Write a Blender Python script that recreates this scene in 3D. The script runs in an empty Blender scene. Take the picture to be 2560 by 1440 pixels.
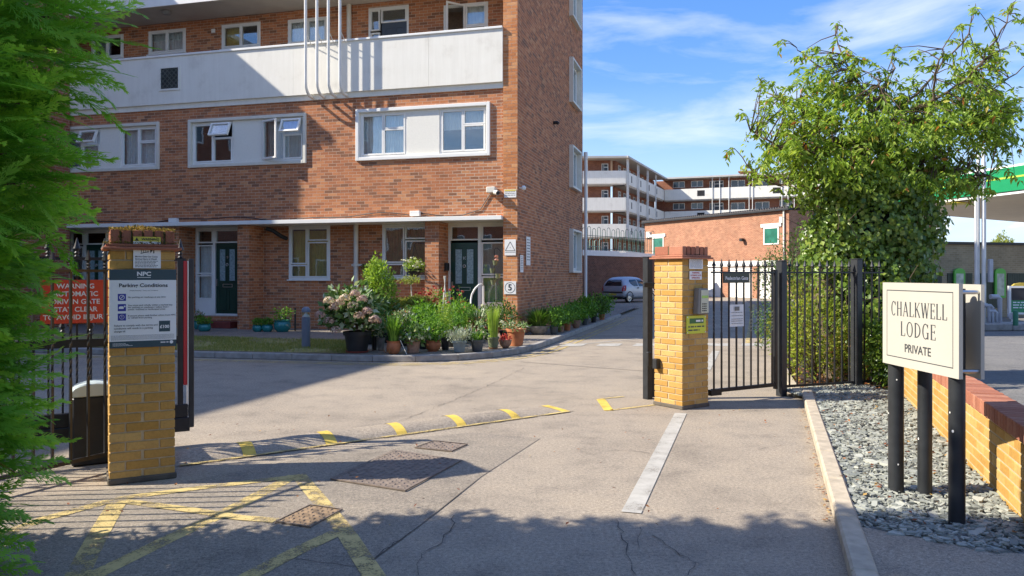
import bpy, bmesh, math, random
import numpy as np
from mathutils import Vector, Matrix
random.seed(7); rng = np.random.default_rng(7)
R = math.radians
scene = bpy.context.scene
COL = scene.collection
F, H, HZ = 1920.0, 1.55, 688.0          # focal length in photo pixels, eye height, horizon row

# ------------------------------------------------------------------ camera, sky, sun, exposure
cd = bpy.data.cameras.new('camera'); cam = bpy.data.objects.new('camera', cd); COL.objects.link(cam)
cd.sensor_width = 36.0; cd.lens = 36.0 * F / 2560.0; cd.shift_y = (HZ - 720.0) / 2560.0
cd.clip_start = 0.05; cd.clip_end = 6000
cam.location = (0, 0, H); cam.rotation_euler = (R(90), 0, 0)
scene.camera = cam
SUN = Vector((-0.785, -0.058, 0.616)).normalized()      # direction towards the sun
world = bpy.data.worlds.new('World'); scene.world = world; world.use_nodes = True
wn = world.node_tree; wn.nodes.clear()
def wnode(t, **k):
    n = wn.nodes.new(t)
    for a, b in k.items(): setattr(n, a, b)
    return n
sky = wnode('ShaderNodeTexSky', sky_type='NISHITA', sun_disc=False)
sky.sun_elevation = math.asin(SUN.z); sky.sun_rotation = math.atan2(SUN.x, SUN.y)
sky.altitude = 50; sky.air_density = 1.0; sky.dust_density = 0.3; sky.ozone_density = 2.2
tc = wnode('ShaderNodeTexCoord')
sep = wnode('ShaderNodeSeparateXYZ'); wn.links.new(tc.outputs['Generated'], sep.inputs[0])
mp = wnode('ShaderNodeMapping'); mp.inputs['Scale'].default_value = (3.2, 2.0, 15.0); mp.inputs['Rotation'].default_value = (0.0, 0.22, 0.3); mp.inputs['Location'].default_value = (3.44, 2.58, -0.79)
wn.links.new(tc.outputs['Generated'], mp.inputs[0])
cn = wnode('ShaderNodeTexNoise'); cn.inputs['Scale'].default_value = 1.15; cn.inputs['Detail'].default_value = 7; cn.inputs['Roughness'].default_value = 0.58; cn.inputs['Distortion'].default_value = 0.5
wn.links.new(mp.outputs[0], cn.inputs['Vector'])
cr = wnode('ShaderNodeValToRGB'); cr.color_ramp.elements[0].position = 0.44; cr.color_ramp.elements[1].position = 0.80
wn.links.new(cn.outputs['Fac'], cr.inputs[0])
# low cumulus band near the horizon
mp2 = wnode('ShaderNodeMapping'); mp2.inputs['Scale'].default_value = (7.0, 7.0, 17.0); mp2.inputs['Location'].default_value = (0.4, 0.0, 0.1)
wn.links.new(tc.outputs['Generated'], mp2.inputs[0])
cn2 = wnode('ShaderNodeTexNoise'); cn2.inputs['Scale'].default_value = 1.4; cn2.inputs['Detail'].default_value = 6; cn2.inputs['Roughness'].default_value = 0.5
wn.links.new(mp2.outputs[0], cn2.inputs['Vector'])
cr2 = wnode('ShaderNodeValToRGB'); cr2.color_ramp.elements[0].position = 0.54; cr2.color_ramp.elements[1].position = 0.62
wn.links.new(cn2.outputs['Fac'], cr2.inputs[0])
band = wnode('ShaderNodeValToRGB')
be = band.color_ramp.elements; be[0].position = 0.0; be[0].color = (1, 1, 1, 1); be[1].position = 0.11; be[1].color = (0, 0, 0, 1)
e_ = be.new(0.075); e_.color = (1, 1, 1, 1)
wn.links.new(sep.outputs['Z'], band.inputs[0])
mul2 = wnode('ShaderNodeMath', operation='MULTIPLY'); wn.links.new(cr2.outputs[0], mul2.inputs[0]); wn.links.new(band.outputs[0], mul2.inputs[1])
mul1 = wnode('ShaderNodeMath', operation='MULTIPLY'); wn.links.new(cr.outputs[0], mul1.inputs[0]); mul1.inputs[1].default_value = 0.62
mx = wnode('ShaderNodeMath', operation='MAXIMUM'); wn.links.new(mul1.outputs[0], mx.inputs[0]); wn.links.new(mul2.outputs[0], mx.inputs[1])
hsv = wnode('ShaderNodeHueSaturation'); hsv.inputs['Hue'].default_value = 0.512; hsv.inputs['Saturation'].default_value = 1.3; hsv.inputs['Value'].default_value = 0.85
# soft shoulder so that the bright horizon keeps its colour
ssep = wnode('ShaderNodeSeparateColor', mode='HSV'); wn.links.new(sky.outputs[0], ssep.inputs[0])
s1 = wnode('ShaderNodeMath', operation='MULTIPLY_ADD'); wn.links.new(ssep.outputs[2], s1.inputs[0]); s1.inputs[1].default_value = 0.16; s1.inputs[2].default_value = 0.55
s2 = wnode('ShaderNodeMath', operation='DIVIDE'); s2.inputs[0].default_value = 1.0; wn.links.new(s1.outputs[0], s2.inputs[1])
sv = wnode('ShaderNodeVectorMath', operation='SCALE'); wn.links.new(sky.outputs[0], sv.inputs[0]); wn.links.new(s2.outputs[0], sv.inputs['Scale'])
wn.links.new(sv.outputs[0], hsv.inputs['Color'])
cmix = wnode('ShaderNodeMixRGB'); cmix.inputs['Color2'].default_value = (3.7, 3.8, 4.0, 1)
hz_ = wnode('ShaderNodeValToRGB'); hz_.color_ramp.elements[0].position = 0.0; hz_.color_ramp.elements[0].color = (0.85, 0.85, 0.85, 1); hz_.color_ramp.elements[1].position = 0.24; hz_.color_ramp.elements[1].color = (0, 0, 0, 1)
wn.links.new(sep.outputs['Z'], hz_.inputs[0])
hm = wnode('ShaderNodeMixRGB'); hm.inputs['Color2'].default_value = (2.05, 2.75, 3.9, 1); wn.links.new(hz_.outputs[0], hm.inputs['Fac']); wn.links.new(hsv.outputs[0], hm.inputs['Color1'])
wn.links.new(mx.outputs[0], cmix.inputs['Fac']); wn.links.new(hm.outputs[0], cmix.inputs['Color1'])
bg = wnode('ShaderNodeBackground'); bg.inputs['Strength'].default_value = 0.15
wn.links.new(cmix.outputs[0], bg.inputs['Color'])
wo = wnode('ShaderNodeOutputWorld'); wn.links.new(bg.outputs[0], wo.inputs['Surface'])
sl = bpy.data.lights.new('sun', 'SUN'); sl.energy = 3.9; sl.angle = R(0.53); sl.color = (1.0, 0.935, 0.83)
sun = bpy.data.objects.new('sun', sl); COL.objects.link(sun); sun.location = (-20, 0, 30)
sun.rotation_euler = (-SUN).to_track_quat('-Z', 'Y').to_euler()
scene.view_settings.view_transform = 'Standard'; scene.view_settings.look = 'None'
scene.view_settings.exposure = 1.22; scene.view_settings.gamma = 1.0; scene.view_settings.use_curve_mapping = False
scene.cycles.max_bounces = 8; scene.cycles.transparent_max_bounces = 12; scene.cycles.use_denoising = True

# ------------------------------------------------------------------ materials
MATS = {}
def newmat(name):
    m = bpy.data.materials.new(name); m.use_nodes = True; nt = m.node_tree
    return m, nt, nt.nodes['Principled BSDF']
def nd(nt, t, **k):
    n = nt.nodes.new(t)
    for a, b in k.items(): setattr(n, a, b)
    return n
def ramp(nt, stops, fac):
    r = nd(nt, 'ShaderNodeValToRGB'); el = r.color_ramp.elements
    while len(el) < len(stops): el.new(0.5)
    for e, (p, c) in zip(el, stops): e.position = p; e.color = (*c, 1)
    nt.links.new(fac, r.inputs[0]); return r.outputs[0]
def noise(nt, scale, detail=4, rough=0.55, vec=None):
    n = nd(nt, 'ShaderNodeTexNoise'); n.inputs['Scale'].default_value = scale; n.inputs['Detail'].default_value = detail; n.inputs['Roughness'].default_value = rough
    if vec is None:
        g = nd(nt, 'ShaderNodeNewGeometry'); vec = g.outputs['Position']
    nt.links.new(vec, n.inputs['Vector']); return n.outputs['Fac']
def mixc(nt, fac, a, b, blend='MIX'):
    m = nd(nt, 'ShaderNodeMixRGB', blend_type=blend)
    for s, v in ((m.inputs['Fac'], fac), (m.inputs['Color1'], a), (m.inputs['Color2'], b)):
        if isinstance(v, (int, float)): s.default_value = v
        elif isinstance(v, tuple): s.default_value = (*v, 1)
        else: nt.links.new(v, s)
    return m.outputs[0]
def bump(nt, p, h, strength=0.3, dist=0.01):
    b = nd(nt, 'ShaderNodeBump'); b.inputs['Strength'].default_value = strength; b.inputs['Distance'].default_value = dist
    nt.links.new(h, b.inputs['Height']); nt.links.new(b.outputs[0], p.inputs['Normal'])
def M(name, col, rough=0.6, var=0.12, scale=6.0, metal=0.0, bmp=0.0, bscale=80.0, spec=0.5, coat=0.0):
    """plain surface with a little procedural unevenness"""
    if name in MATS: return MATS[name]
    m, nt, p = newmat(name)
    n = noise(nt, scale, 5)
    a = tuple(c * (1 - var) for c in col); b = tuple(min(1, c * (1 + var)) for c in col)
    c = ramp(nt, [(0.3, a), (0.7, b)], n); nt.links.new(c, p.inputs['Base Color'])
    p.inputs['Roughness'].default_value = rough; p.inputs['Metallic'].default_value = metal
    p.inputs['Specular IOR Level'].default_value = spec
    if coat: p.inputs['Coat Weight'].default_value = coat
    if bmp: bump(nt, p, noise(nt, bscale, 4), bmp, 0.004)
    MATS[name] = m; return m
def brickmat(name, stops, single=False, grime=0.35):
    """per-brick colour: object-random for single bricks, the 'rnd' attribute for joined ones"""
    m, nt, p = newmat(name)
    if single: f = nd(nt, 'ShaderNodeObjectInfo').outputs['Random']
    else:
        at = nd(nt, 'ShaderNodeAttribute'); at.attribute_name = 'rnd'; f = at.outputs['Fac']
    c = ramp(nt, stops, f)
    n1 = noise(nt, 55, 5, 0.65); c = mixc(nt, 0.55, c, ramp(nt, [(0.25, (0.62, 0.6, 0.6)), (0.5, (1, 1, 1)), (0.8, (1.28, 1.22, 1.15))], n1), 'MULTIPLY')
    n3 = noise(nt, 6.5, 6, 0.7); c = mixc(nt, 0.4, c, ramp(nt, [(0.3, (0.66, 0.62, 0.58)), (0.5, (1, 1, 1)), (0.72, (1.12, 1.1, 1.06))], n3), 'MULTIPLY')
    n2 = noise(nt, 0.9, 5, 0.6); c = mixc(nt, grime, c, ramp(nt, [(0.3, (0.74, 0.71, 0.70)), (0.62, (1.1, 1.08, 1.05))], n2), 'MULTIPLY')
    nt.links.new(c, p.inputs['Base Color']); p.inputs['Roughness'].default_value = 0.88; p.inputs['Specular IOR Level'].default_value = 0.25
    bump(nt, p, noise(nt, 140, 4, 0.7), 0.3, 0.002)
    MATS[name] = m; return m
RED = [(0.0, (0.243, 0.117, 0.067)), (0.15, (0.329, 0.141, 0.072)), (0.35, (0.436, 0.169, 0.078)), (0.65, (0.493, 0.193, 0.084)), (0.88, (0.542, 0.225, 0.101)), (1.0, (0.581, 0.282, 0.135))]
ORANGE = [(0.0, (0.458, 0.174, 0.068)), (0.4, (0.551, 0.226, 0.088)), (0.75, (0.603, 0.268, 0.112)), (1.0, (0.634, 0.329, 0.152))]
YEL = [(0.0, (0.427, 0.239, 0.058)), (0.35, (0.475, 0.271, 0.072)), (0.7, (0.513, 0.308, 0.094)), (1.0, (0.541, 0.35, 0.122))]
REDC = [(0.0, (0.30, 0.115, 0.07)), (0.5, (0.38, 0.15, 0.09)), (1.0, (0.43, 0.2, 0.125))]
m_red = brickmat('red_brick', RED); m_red1 = brickmat('red_brick_single', RED, True)
m_org = brickmat('orange_brick', ORANGE); m_org1 = brickmat('orange_brick_single', ORANGE, True)
m_yel1 = brickmat('yellow_brick', YEL, True, 0.25); m_cop1 = brickmat('red_coping_brick', REDC, True, 0.3)
m_mort = M('mortar', (0.42, 0.36, 0.30), 0.95, 0.15, 30, bmp=0.4)
m_mortr = M('red_wall_mortar', (0.52, 0.37, 0.26), 0.95, 0.18, 12, bmp=0.4)
m_morty = M('yellow_wall_mortar', (0.46, 0.36, 0.22), 0.95, 0.15, 20, bmp=0.4)
def farbrick(name, c1, c2, mort):
    m, nt, p = newmat(name)
    tcn = nd(nt, 'ShaderNodeUVMap') if False else nd(nt, 'ShaderNodeAttribute'); 
    tcn.attribute_name = 'wall'
    b = nd(nt, 'ShaderNodeTexBrick'); b.inputs['Scale'].default_value = 1.0
    b.inputs['Brick Width'].default_value = 0.225; b.inputs['Row Height'].default_value = 0.075; b.inputs['Mortar Size'].default_value = 0.007
    b.inputs['Color1'].default_value = (*c1, 1); b.inputs['Color2'].default_value = (*c2, 1); b.inputs['Mortar'].default_value = (*mort, 1)
    nt.links.new(tcn.outputs['Vector'], b.inputs['Vector'])
    n2 = noise(nt, 1.3, 6, 0.7); c = mixc(nt, 0.8, b.outputs['Color'], ramp(nt, [(0.3, (0.7, 0.68, 0.66)), (0.65, (1.15, 1.1, 1.05))], n2), 'MULTIPLY')
    nt.links.new(c, p.inputs['Base Color']); p.inputs['Roughness'].default_value = 0.9; p.inputs['Specular IOR Level'].default_value = 0.2
    MATS[name] = m; return m
m_far = farbrick('distant_brick', (0.36, 0.135, 0.072), (0.24, 0.08, 0.048), (0.36, 0.27, 0.21))
m_hall = farbrick('hall_brick', (0.42, 0.195, 0.11), (0.31, 0.125, 0.072), (0.44, 0.34, 0.25))
m_terr = farbrick('terrace_brick', (0.20, 0.085, 0.055), (0.12, 0.055, 0.04), (0.26, 0.19, 0.15))
def render_white():
    m, nt, p = newmat('white_render')
    n = noise(nt, 1.6, 7, 0.65); c = ramp(nt, [(0.25, (0.68, 0.64, 0.55)), (0.45, (0.80, 0.765, 0.67)), (0.8, (0.84, 0.81, 0.72))], n)
    g = nd(nt, 'ShaderNodeNewGeometry'); mpn = nd(nt, 'ShaderNodeMapping'); mpn.inputs['Scale'].default_value = (3.0, 3.0, 0.16)
    nt.links.new(g.outputs['Position'], mpn.inputs[0]); s = noise(nt, 3.0, 6, 0.7, mpn.outputs[0])
    c = mixc(nt, 0.12, c, ramp(nt, [(0.35, (0.55, 0.53, 0.48)), (0.6, (1, 1, 1))], s), 'MULTIPLY')
    nt.links.new(c, p.inputs['Base Color']); p.inputs['Roughness'].default_value = 0.75; p.inputs['Specular IOR Level'].default_value = 0.3
    bump(nt, p, noise(nt, 45, 5), 0.25, 0.006); MATS['white_render'] = m; return m
m_rend = render_white()
m_cream = M('cream_render', (0.78, 0.75, 0.66), 0.9, 0.06, 40, bmp=0.8, bscale=90)
m_wht = M('white_upvc', (0.82, 0.80, 0.74), 0.35, 0.04, 3)
m_crm = M('cream_paint', (0.70, 0.66, 0.56), 0.5, 0.06, 5)
m_pipe = M('white_pipe', (0.70, 0.69, 0.65), 0.4, 0.08, 4)
m_soff = M('soffit_paint', (0.50, 0.47, 0.42), 0.8, 0.08, 2)
m_dark = M('dark_interior', (0.02, 0.02, 0.022), 0.9, 0.3, 2)
m_room = M('room_interior', (0.12, 0.11, 0.10), 0.9, 0.3, 1.5)
m_blk = M('black_metal', (0.014, 0.014, 0.015), 0.42, 0.35, 14, bmp=0.15, bscale=60)
m_post = M('dark_grey_metal', (0.022, 0.024, 0.026), 0.45, 0.3, 9)
m_grnd = M('green_door_paint', (0.010, 0.045, 0.030), 0.35, 0.15, 3)
m_gdoor = M('grey_door_paint', (0.05, 0.06, 0.075), 0.4, 0.1, 3)
m_steel = M('steel', (0.55, 0.55, 0.53), 0.3, 0.1, 10, metal=0.9)
m_chrome = M('chrome', (0.75, 0.75, 0.74), 0.15, 0.05, 10, metal=1.0)
m_net = M('net_curtain', (0.88, 0.89, 0.90), 0.9, 0.1, 12)
m_blind = M('vertical_blind', (0.86, 0.87, 0.86), 0.9, 0.1, 6)
m_ochre = M('ochre_blind', (0.66, 0.48, 0.12), 0.9, 0.12, 4)
m_gcurt = M('green_blind', (0.12, 0.15, 0.06), 0.9, 0.2, 7)
m_gry = M('grey_blind', (0.74, 0.75, 0.73), 0.9, 0.1, 5)
def glass():
    m, nt, p = newmat('window_glass'); nt.nodes.remove(p)
    out = [n for n in nt.nodes if n.type == 'OUTPUT_MATERIAL'][0]
    t = nd(nt, 'ShaderNodeBsdfTransparent'); t.inputs[0].default_value = (0.93, 0.96, 0.95, 1)
    g = nd(nt, 'ShaderNodeBsdfGlossy'); g.inputs['Roughness'].default_value = 0.015; g.inputs[0].default_value = (0.9, 0.95, 1, 1)
    bn = nd(nt, 'ShaderNodeBump'); bn.inputs['Strength'].default_value = 0.02; bn.inputs['Distance'].default_value = 0.05
    nt.links.new(noise(nt, 1.5, 2), bn.inputs['Height']); nt.links.new(bn.outputs[0], g.inputs['Normal'])
    l = nd(nt, 'ShaderNodeLayerWeight'); l.inputs[0].default_value = 0.3
    mr = nd(nt, 'ShaderNodeMapRange'); mr.inputs['To Min'].default_value = 0.13; mr.inputs['To Max'].default_value = 0.75
    nt.links.new(l.outputs['Fresnel'], mr.inputs['Value'])
    mxs = nd(nt, 'ShaderNodeMixShader'); nt.links.new(mr.outputs[0], mxs.inputs[0]); nt.links.new(t.outputs[0], mxs.inputs[1]); nt.links.new(g.outputs[0], mxs.inputs[2])
    nt.links.new(mxs.outputs[0], out.inputs[0]); MATS['window_glass'] = m; return m
m_glass = glass()
m_fglass = M('distant_glass', (0.06, 0.08, 0.10), 0.08, 0.5, 1.2, spec=0.8)
m_frost = M('obscured_glass', (0.26, 0.36, 0.38), 0.18, 0.35, 25, bmp=0.7, bscale=40, spec=0.6)
def asphalt(name, base, fine=1.0, warm=1.0):
    m, nt, p = newmat(name)
    a = noise(nt, 150, 3, 0.8); b = noise(nt, 42, 4, 0.8); l = noise(nt, 0.55, 6, 0.65); k = noise(nt, 2.2, 7, 0.72)
    c = ramp(nt, [(0.34, tuple(x * 0.35 for x in base)), (0.5, base), (0.66, tuple(min(0.9, x * 1.8) for x in base))], mixc(nt, 0.45, a, b))
    c = mixc(nt, 0.55, c, ramp(nt, [(0.3, (0.62, 0.62, 0.63)), (0.5, (1.0, 1.0, 1.0)), (0.7, (1.22, 1.2, 1.16))], l), 'MULTIPLY')
    c = mixc(nt, 0.4, c, ramp(nt, [(0.33, (0.55, 0.55, 0.56)), (0.47, (1.0, 1.0, 1.0)), (0.6, (1.1, 1.08, 1.05))], k), 'MULTIPLY')
    nt.links.new(c, p.inputs['Base Color']); p.inputs['Roughness'].default_value = 0.9; p.inputs['Specular IOR Level'].default_value = 0.3
    bump(nt, p, mixc(nt, 0.5, a, b), 0.6 * fine, 0.012); MATS[name] = m; return m
m_asph = asphalt('asphalt', (0.315, 0.262, 0.198), 0.8)
m_patch = asphalt('coarse_asphalt', (0.28, 0.236, 0.182), 1.5)
m_path = asphalt('path_asphalt', (0.24, 0.205, 0.165), 0.6)
m_fore = asphalt('forecourt_concrete', (0.17, 0.16, 0.145), 0.3)
m_conc = M('kerb_concrete', (0.44, 0.37, 0.27), 0.92, 0.22, 9, bmp=0.6, bscale=110)
m_conc2 = M('grey_kerb', (0.31, 0.285, 0.25), 0.92, 0.22, 7, bmp=0.6, bscale=110)
def paint(name, col, wear=0.5):
    m, nt, p = newmat(name)
    out = [n for n in nt.nodes if n.type == 'OUTPUT_MATERIAL'][0]
    a = noise(nt, 90, 5, 0.75); b = noise(nt, 5, 6, 0.7); f = mixc(nt, 0.5, a, b)
    c = mixc(nt, 0.6, col, ramp(nt, [(0.35, (0.6, 0.58, 0.55)), (0.65, (1.1, 1.1, 1.1))], b), 'MULTIPLY')
    nt.links.new(c, p.inputs['Base Color']); p.inputs['Roughness'].default_value = 0.75
    r = nd(nt, 'ShaderNodeMapRange'); r.inputs['From Min'].default_value = wear - 0.035; r.inputs['From Max'].default_value = wear + 0.035
    nt.links.new(f, r.inputs['Value'])
    t = nd(nt, 'ShaderNodeBsdfTransparent'); ms = nd(nt, 'ShaderNodeMixShader')
    nt.links.new(r.outputs[0], ms.inputs[0]); nt.links.new(t.outputs[0], ms.inputs[1]); nt.links.new(p.outputs[0], ms.inputs[2]); nt.links.new(ms.outputs[0], out.inputs[0])
    MATS[name] = m; return m
m_ypaint = paint('worn_yellow_paint', (0.56, 0.42, 0.16), 0.475)
m_ybright = paint('yellow_paint', (0.72, 0.50, 0.08), 0.40)
m_wpaint = paint('white_paint', (0.44, 0.415, 0.36), 0.41)
def foliage(name, stops, trans=0.35, rough=0.5, spec=0.35):
    m, nt, p = newmat(name)
    out = [n for n in nt.nodes if n.type == 'OUTPUT_MATERIAL'][0]
    at = nd(nt, 'ShaderNodeAttribute'); at.attribute_name = 'rnd'
    c = ramp(nt, stops, at.outputs['Fac'])
    nt.links.new(c, p.inputs['Base Color']); p.inputs['Roughness'].default_value = rough; p.inputs['Specular IOR Level'].default_value = spec
    t = nd(nt, 'ShaderNodeBsdfTranslucent'); nt.links.new(mixc(nt, 1.0, c, (1.35, 1.35, 0.7), 'MULTIPLY'), t.inputs[0])
    ms = nd(nt, 'ShaderNodeMixShader'); ms.inputs[0].default_value = trans
    nt.links.new(p.outputs[0], ms.inputs[1]); nt.links.new(t.outputs[0], ms.inputs[2]); nt.links.new(ms.outputs[0], out.inputs[0])
    MATS[name] = m; return m
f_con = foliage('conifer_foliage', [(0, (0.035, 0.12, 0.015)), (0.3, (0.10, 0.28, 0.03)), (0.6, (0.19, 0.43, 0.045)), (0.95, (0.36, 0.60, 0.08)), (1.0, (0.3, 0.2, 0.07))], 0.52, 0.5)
f_tree = foliage('cherry_foliage', [(0, (0.11, 0.19, 0.03)), (0.3, (0.21, 0.32, 0.045)), (0.6, (0.30, 0.41, 0.06)), (0.85, (0.40, 0.47, 0.09)), (0.95, (0.50, 0.45, 0.09)), (0.985, (0.5, 0.32, 0.06)), (1.0, (0.45, 0.17, 0.05))], 0.5, 0.42)
f_ivy = foliage('ivy_foliage', [(0, (0.06, 0.12, 0.018)), (0.4, (0.13, 0.22, 0.03)), (0.75, (0.24, 0.33, 0.05)), (1.0, (0.42, 0.48, 0.10))], 0.35, 0.35, 0.5)
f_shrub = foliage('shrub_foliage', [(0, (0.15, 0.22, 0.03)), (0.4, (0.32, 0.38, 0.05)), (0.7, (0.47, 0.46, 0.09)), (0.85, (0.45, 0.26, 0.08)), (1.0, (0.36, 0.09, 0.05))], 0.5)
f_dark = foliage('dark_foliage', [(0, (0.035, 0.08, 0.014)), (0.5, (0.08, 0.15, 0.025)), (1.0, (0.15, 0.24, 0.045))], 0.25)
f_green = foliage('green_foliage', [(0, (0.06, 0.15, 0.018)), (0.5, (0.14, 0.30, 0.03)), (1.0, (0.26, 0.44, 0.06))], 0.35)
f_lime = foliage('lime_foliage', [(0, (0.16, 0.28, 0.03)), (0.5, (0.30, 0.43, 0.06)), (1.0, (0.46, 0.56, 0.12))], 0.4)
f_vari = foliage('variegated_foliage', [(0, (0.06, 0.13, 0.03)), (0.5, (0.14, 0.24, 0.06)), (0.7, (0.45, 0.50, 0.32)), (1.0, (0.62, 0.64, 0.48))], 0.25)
f_silver = foliage('silver_foliage', [(0, (0.20, 0.24, 0.18)), (0.6, (0.38, 0.42, 0.34)), (1.0, (0.58, 0.60, 0.52))], 0.25)
f_gold = foliage('gold_foliage', [(0, (0.14, 0.18, 0.02)), (0.5, (0.28, 0.32, 0.05)), (1.0, (0.42, 0.42, 0.10))], 0.4)
f_hyd = foliage('hydrangea_bloom', [(0, (0.26, 0.15, 0.13)), (0.4, (0.45, 0.28, 0.24)), (0.7, (0.58, 0.46, 0.34)), (1.0, (0.68, 0.62, 0.44))], 0.25)
f_redf = foliage('red_bloom', [(0, (0.40, 0.03, 0.03)), (0.6, (0.58, 0.08, 0.06)), (1.0, (0.66, 0.22, 0.16))], 0.3)
f_whtf = foliage('white_bloom', [(0, (0.62, 0.60, 0.42)), (1.0, (0.80, 0.79, 0.70))], 0.3)
f_litter = foliage('dead_leaves', [(0, (0.10, 0.03, 0.015)), (0.4, (0.25, 0.08, 0.03)), (0.75, (0.38, 0.16, 0.05)), (1.0, (0.5, 0.34, 0.1))], 0.15, 0.7)
f_grass = foliage('lawn_grass', [(0, (0.12, 0.18, 0.03)), (0.5, (0.25, 0.28, 0.06)), (0.8, (0.38, 0.35, 0.11)), (1.0, (0.46, 0.40, 0.17))], 0.3)
f_slate = foliage('slate_stone', [(0, (0.15, 0.16, 0.14)), (0.3, (0.24, 0.25, 0.215)), (0.7, (0.32, 0.33, 0.28)), (1.0, (0.42, 0.42, 0.35))], 0.0, 0.7, 0.4)
m_bark = M('bark', (0.13, 0.095, 0.065), 0.95, 0.35, 18, bmp=0.9, bscale=40)
m_twig = M('twig_bark', (0.10, 0.065, 0.04), 0.9, 0.3, 20)
m_soil = M('soil', (0.045, 0.032, 0.022), 0.98, 0.4, 14, bmp=0.8, bscale=50)
m_moss = foliage('moss', [(0, (0.10, 0.09, 0.02)), (0.5, (0.30, 0.20, 0.05)), (1.0, (0.50, 0.36, 0.12))], 0.2, 0.9)
m_terra = M('terracotta', (0.42, 0.15, 0.06), 0.8, 0.2, 9, bmp=0.25)
m_terrb = M('weathered_terracotta', (0.33, 0.19, 0.12), 0.9, 0.35, 16, bmp=0.4)
m_pblk = M('black_plastic', (0.018, 0.019, 0.02), 0.5, 0.3, 8)
m_pgrey = M('grey_plastic', (0.055, 0.06, 0.062), 0.5, 0.2, 8)
m_pblue = M('blue_grey_pot', (0.16, 0.20, 0.205), 0.55, 0.2, 10)
m_polv = M('olive_pot', (0.15, 0.17, 0.09), 0.55, 0.2, 8)
m_teal = M('teal_glaze', (0.02, 0.20, 0.19), 0.18, 0.15, 6, spec=0.7)
m_stone = M('grey_stone', (0.20, 0.18, 0.16), 0.9, 0.25, 14, bmp=0.6)
m_bollg = M('grey_blue_paint', (0.16, 0.18, 0.22), 0.45, 0.1, 6)
m_lens = M('clear_plastic', (0.55, 0.54, 0.50), 0.15, 0.05, 4)

# ------------------------------------------------------------------ geometry helpers
def G(u, v, z=0.0):
    Y = (H - z) * F / (v - HZ); return Vector(((u - 1280) / F * Y, Y, z))
def P(u, v, Y):
    return Vector(((u - 1280) / F * Y, Y, H - (v - HZ) / F * Y))
class Fr:
    """a local frame: x along the angle, y to its left, z up"""
    def __init__(s, ox, oy, ang=0.0, oz=0.0):
        s.o = Vector((ox, oy, oz)); s.a = ang; s.c = math.cos(ang); s.s = math.sin(ang)
    def __call__(s, x, y, z=0.0): return Vector((s.o.x + s.c * x - s.s * y, s.o.y + s.s * x + s.c * y, s.o.z + z))
    def inv(s, p):
        dx, dy = p[0] - s.o.x, p[1] - s.o.y; return (s.c * dx + s.s * dy, -s.s * dx + s.c * dy)
WORLD = Fr(0, 0)
def frame(p0, p1): return Fr(p0[0], p0[1], math.atan2(p1[1] - p0[1], p1[0] - p0[0]))
def setup(o, parent=None, label=None, cat=None, group=None, kind=None):
    COL.objects.link(o)
    if parent is not None: o.parent = parent
    if label: o['label'] = label
    if cat: o['category'] = cat
    if group: o['group'] = group
    if kind: o['kind'] = kind
    return o
def thing(name, loc, label, cat, group=None):
    o = bpy.data.objects.new(name, None); o.empty_display_size = 0.2; o.location = loc
    return setup(o, None, label, cat, group)
def base_of(parent):
    b = Vector((0, 0, 0))
    while parent is not None: b += parent.location; parent = parent.parent
    return b
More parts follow.
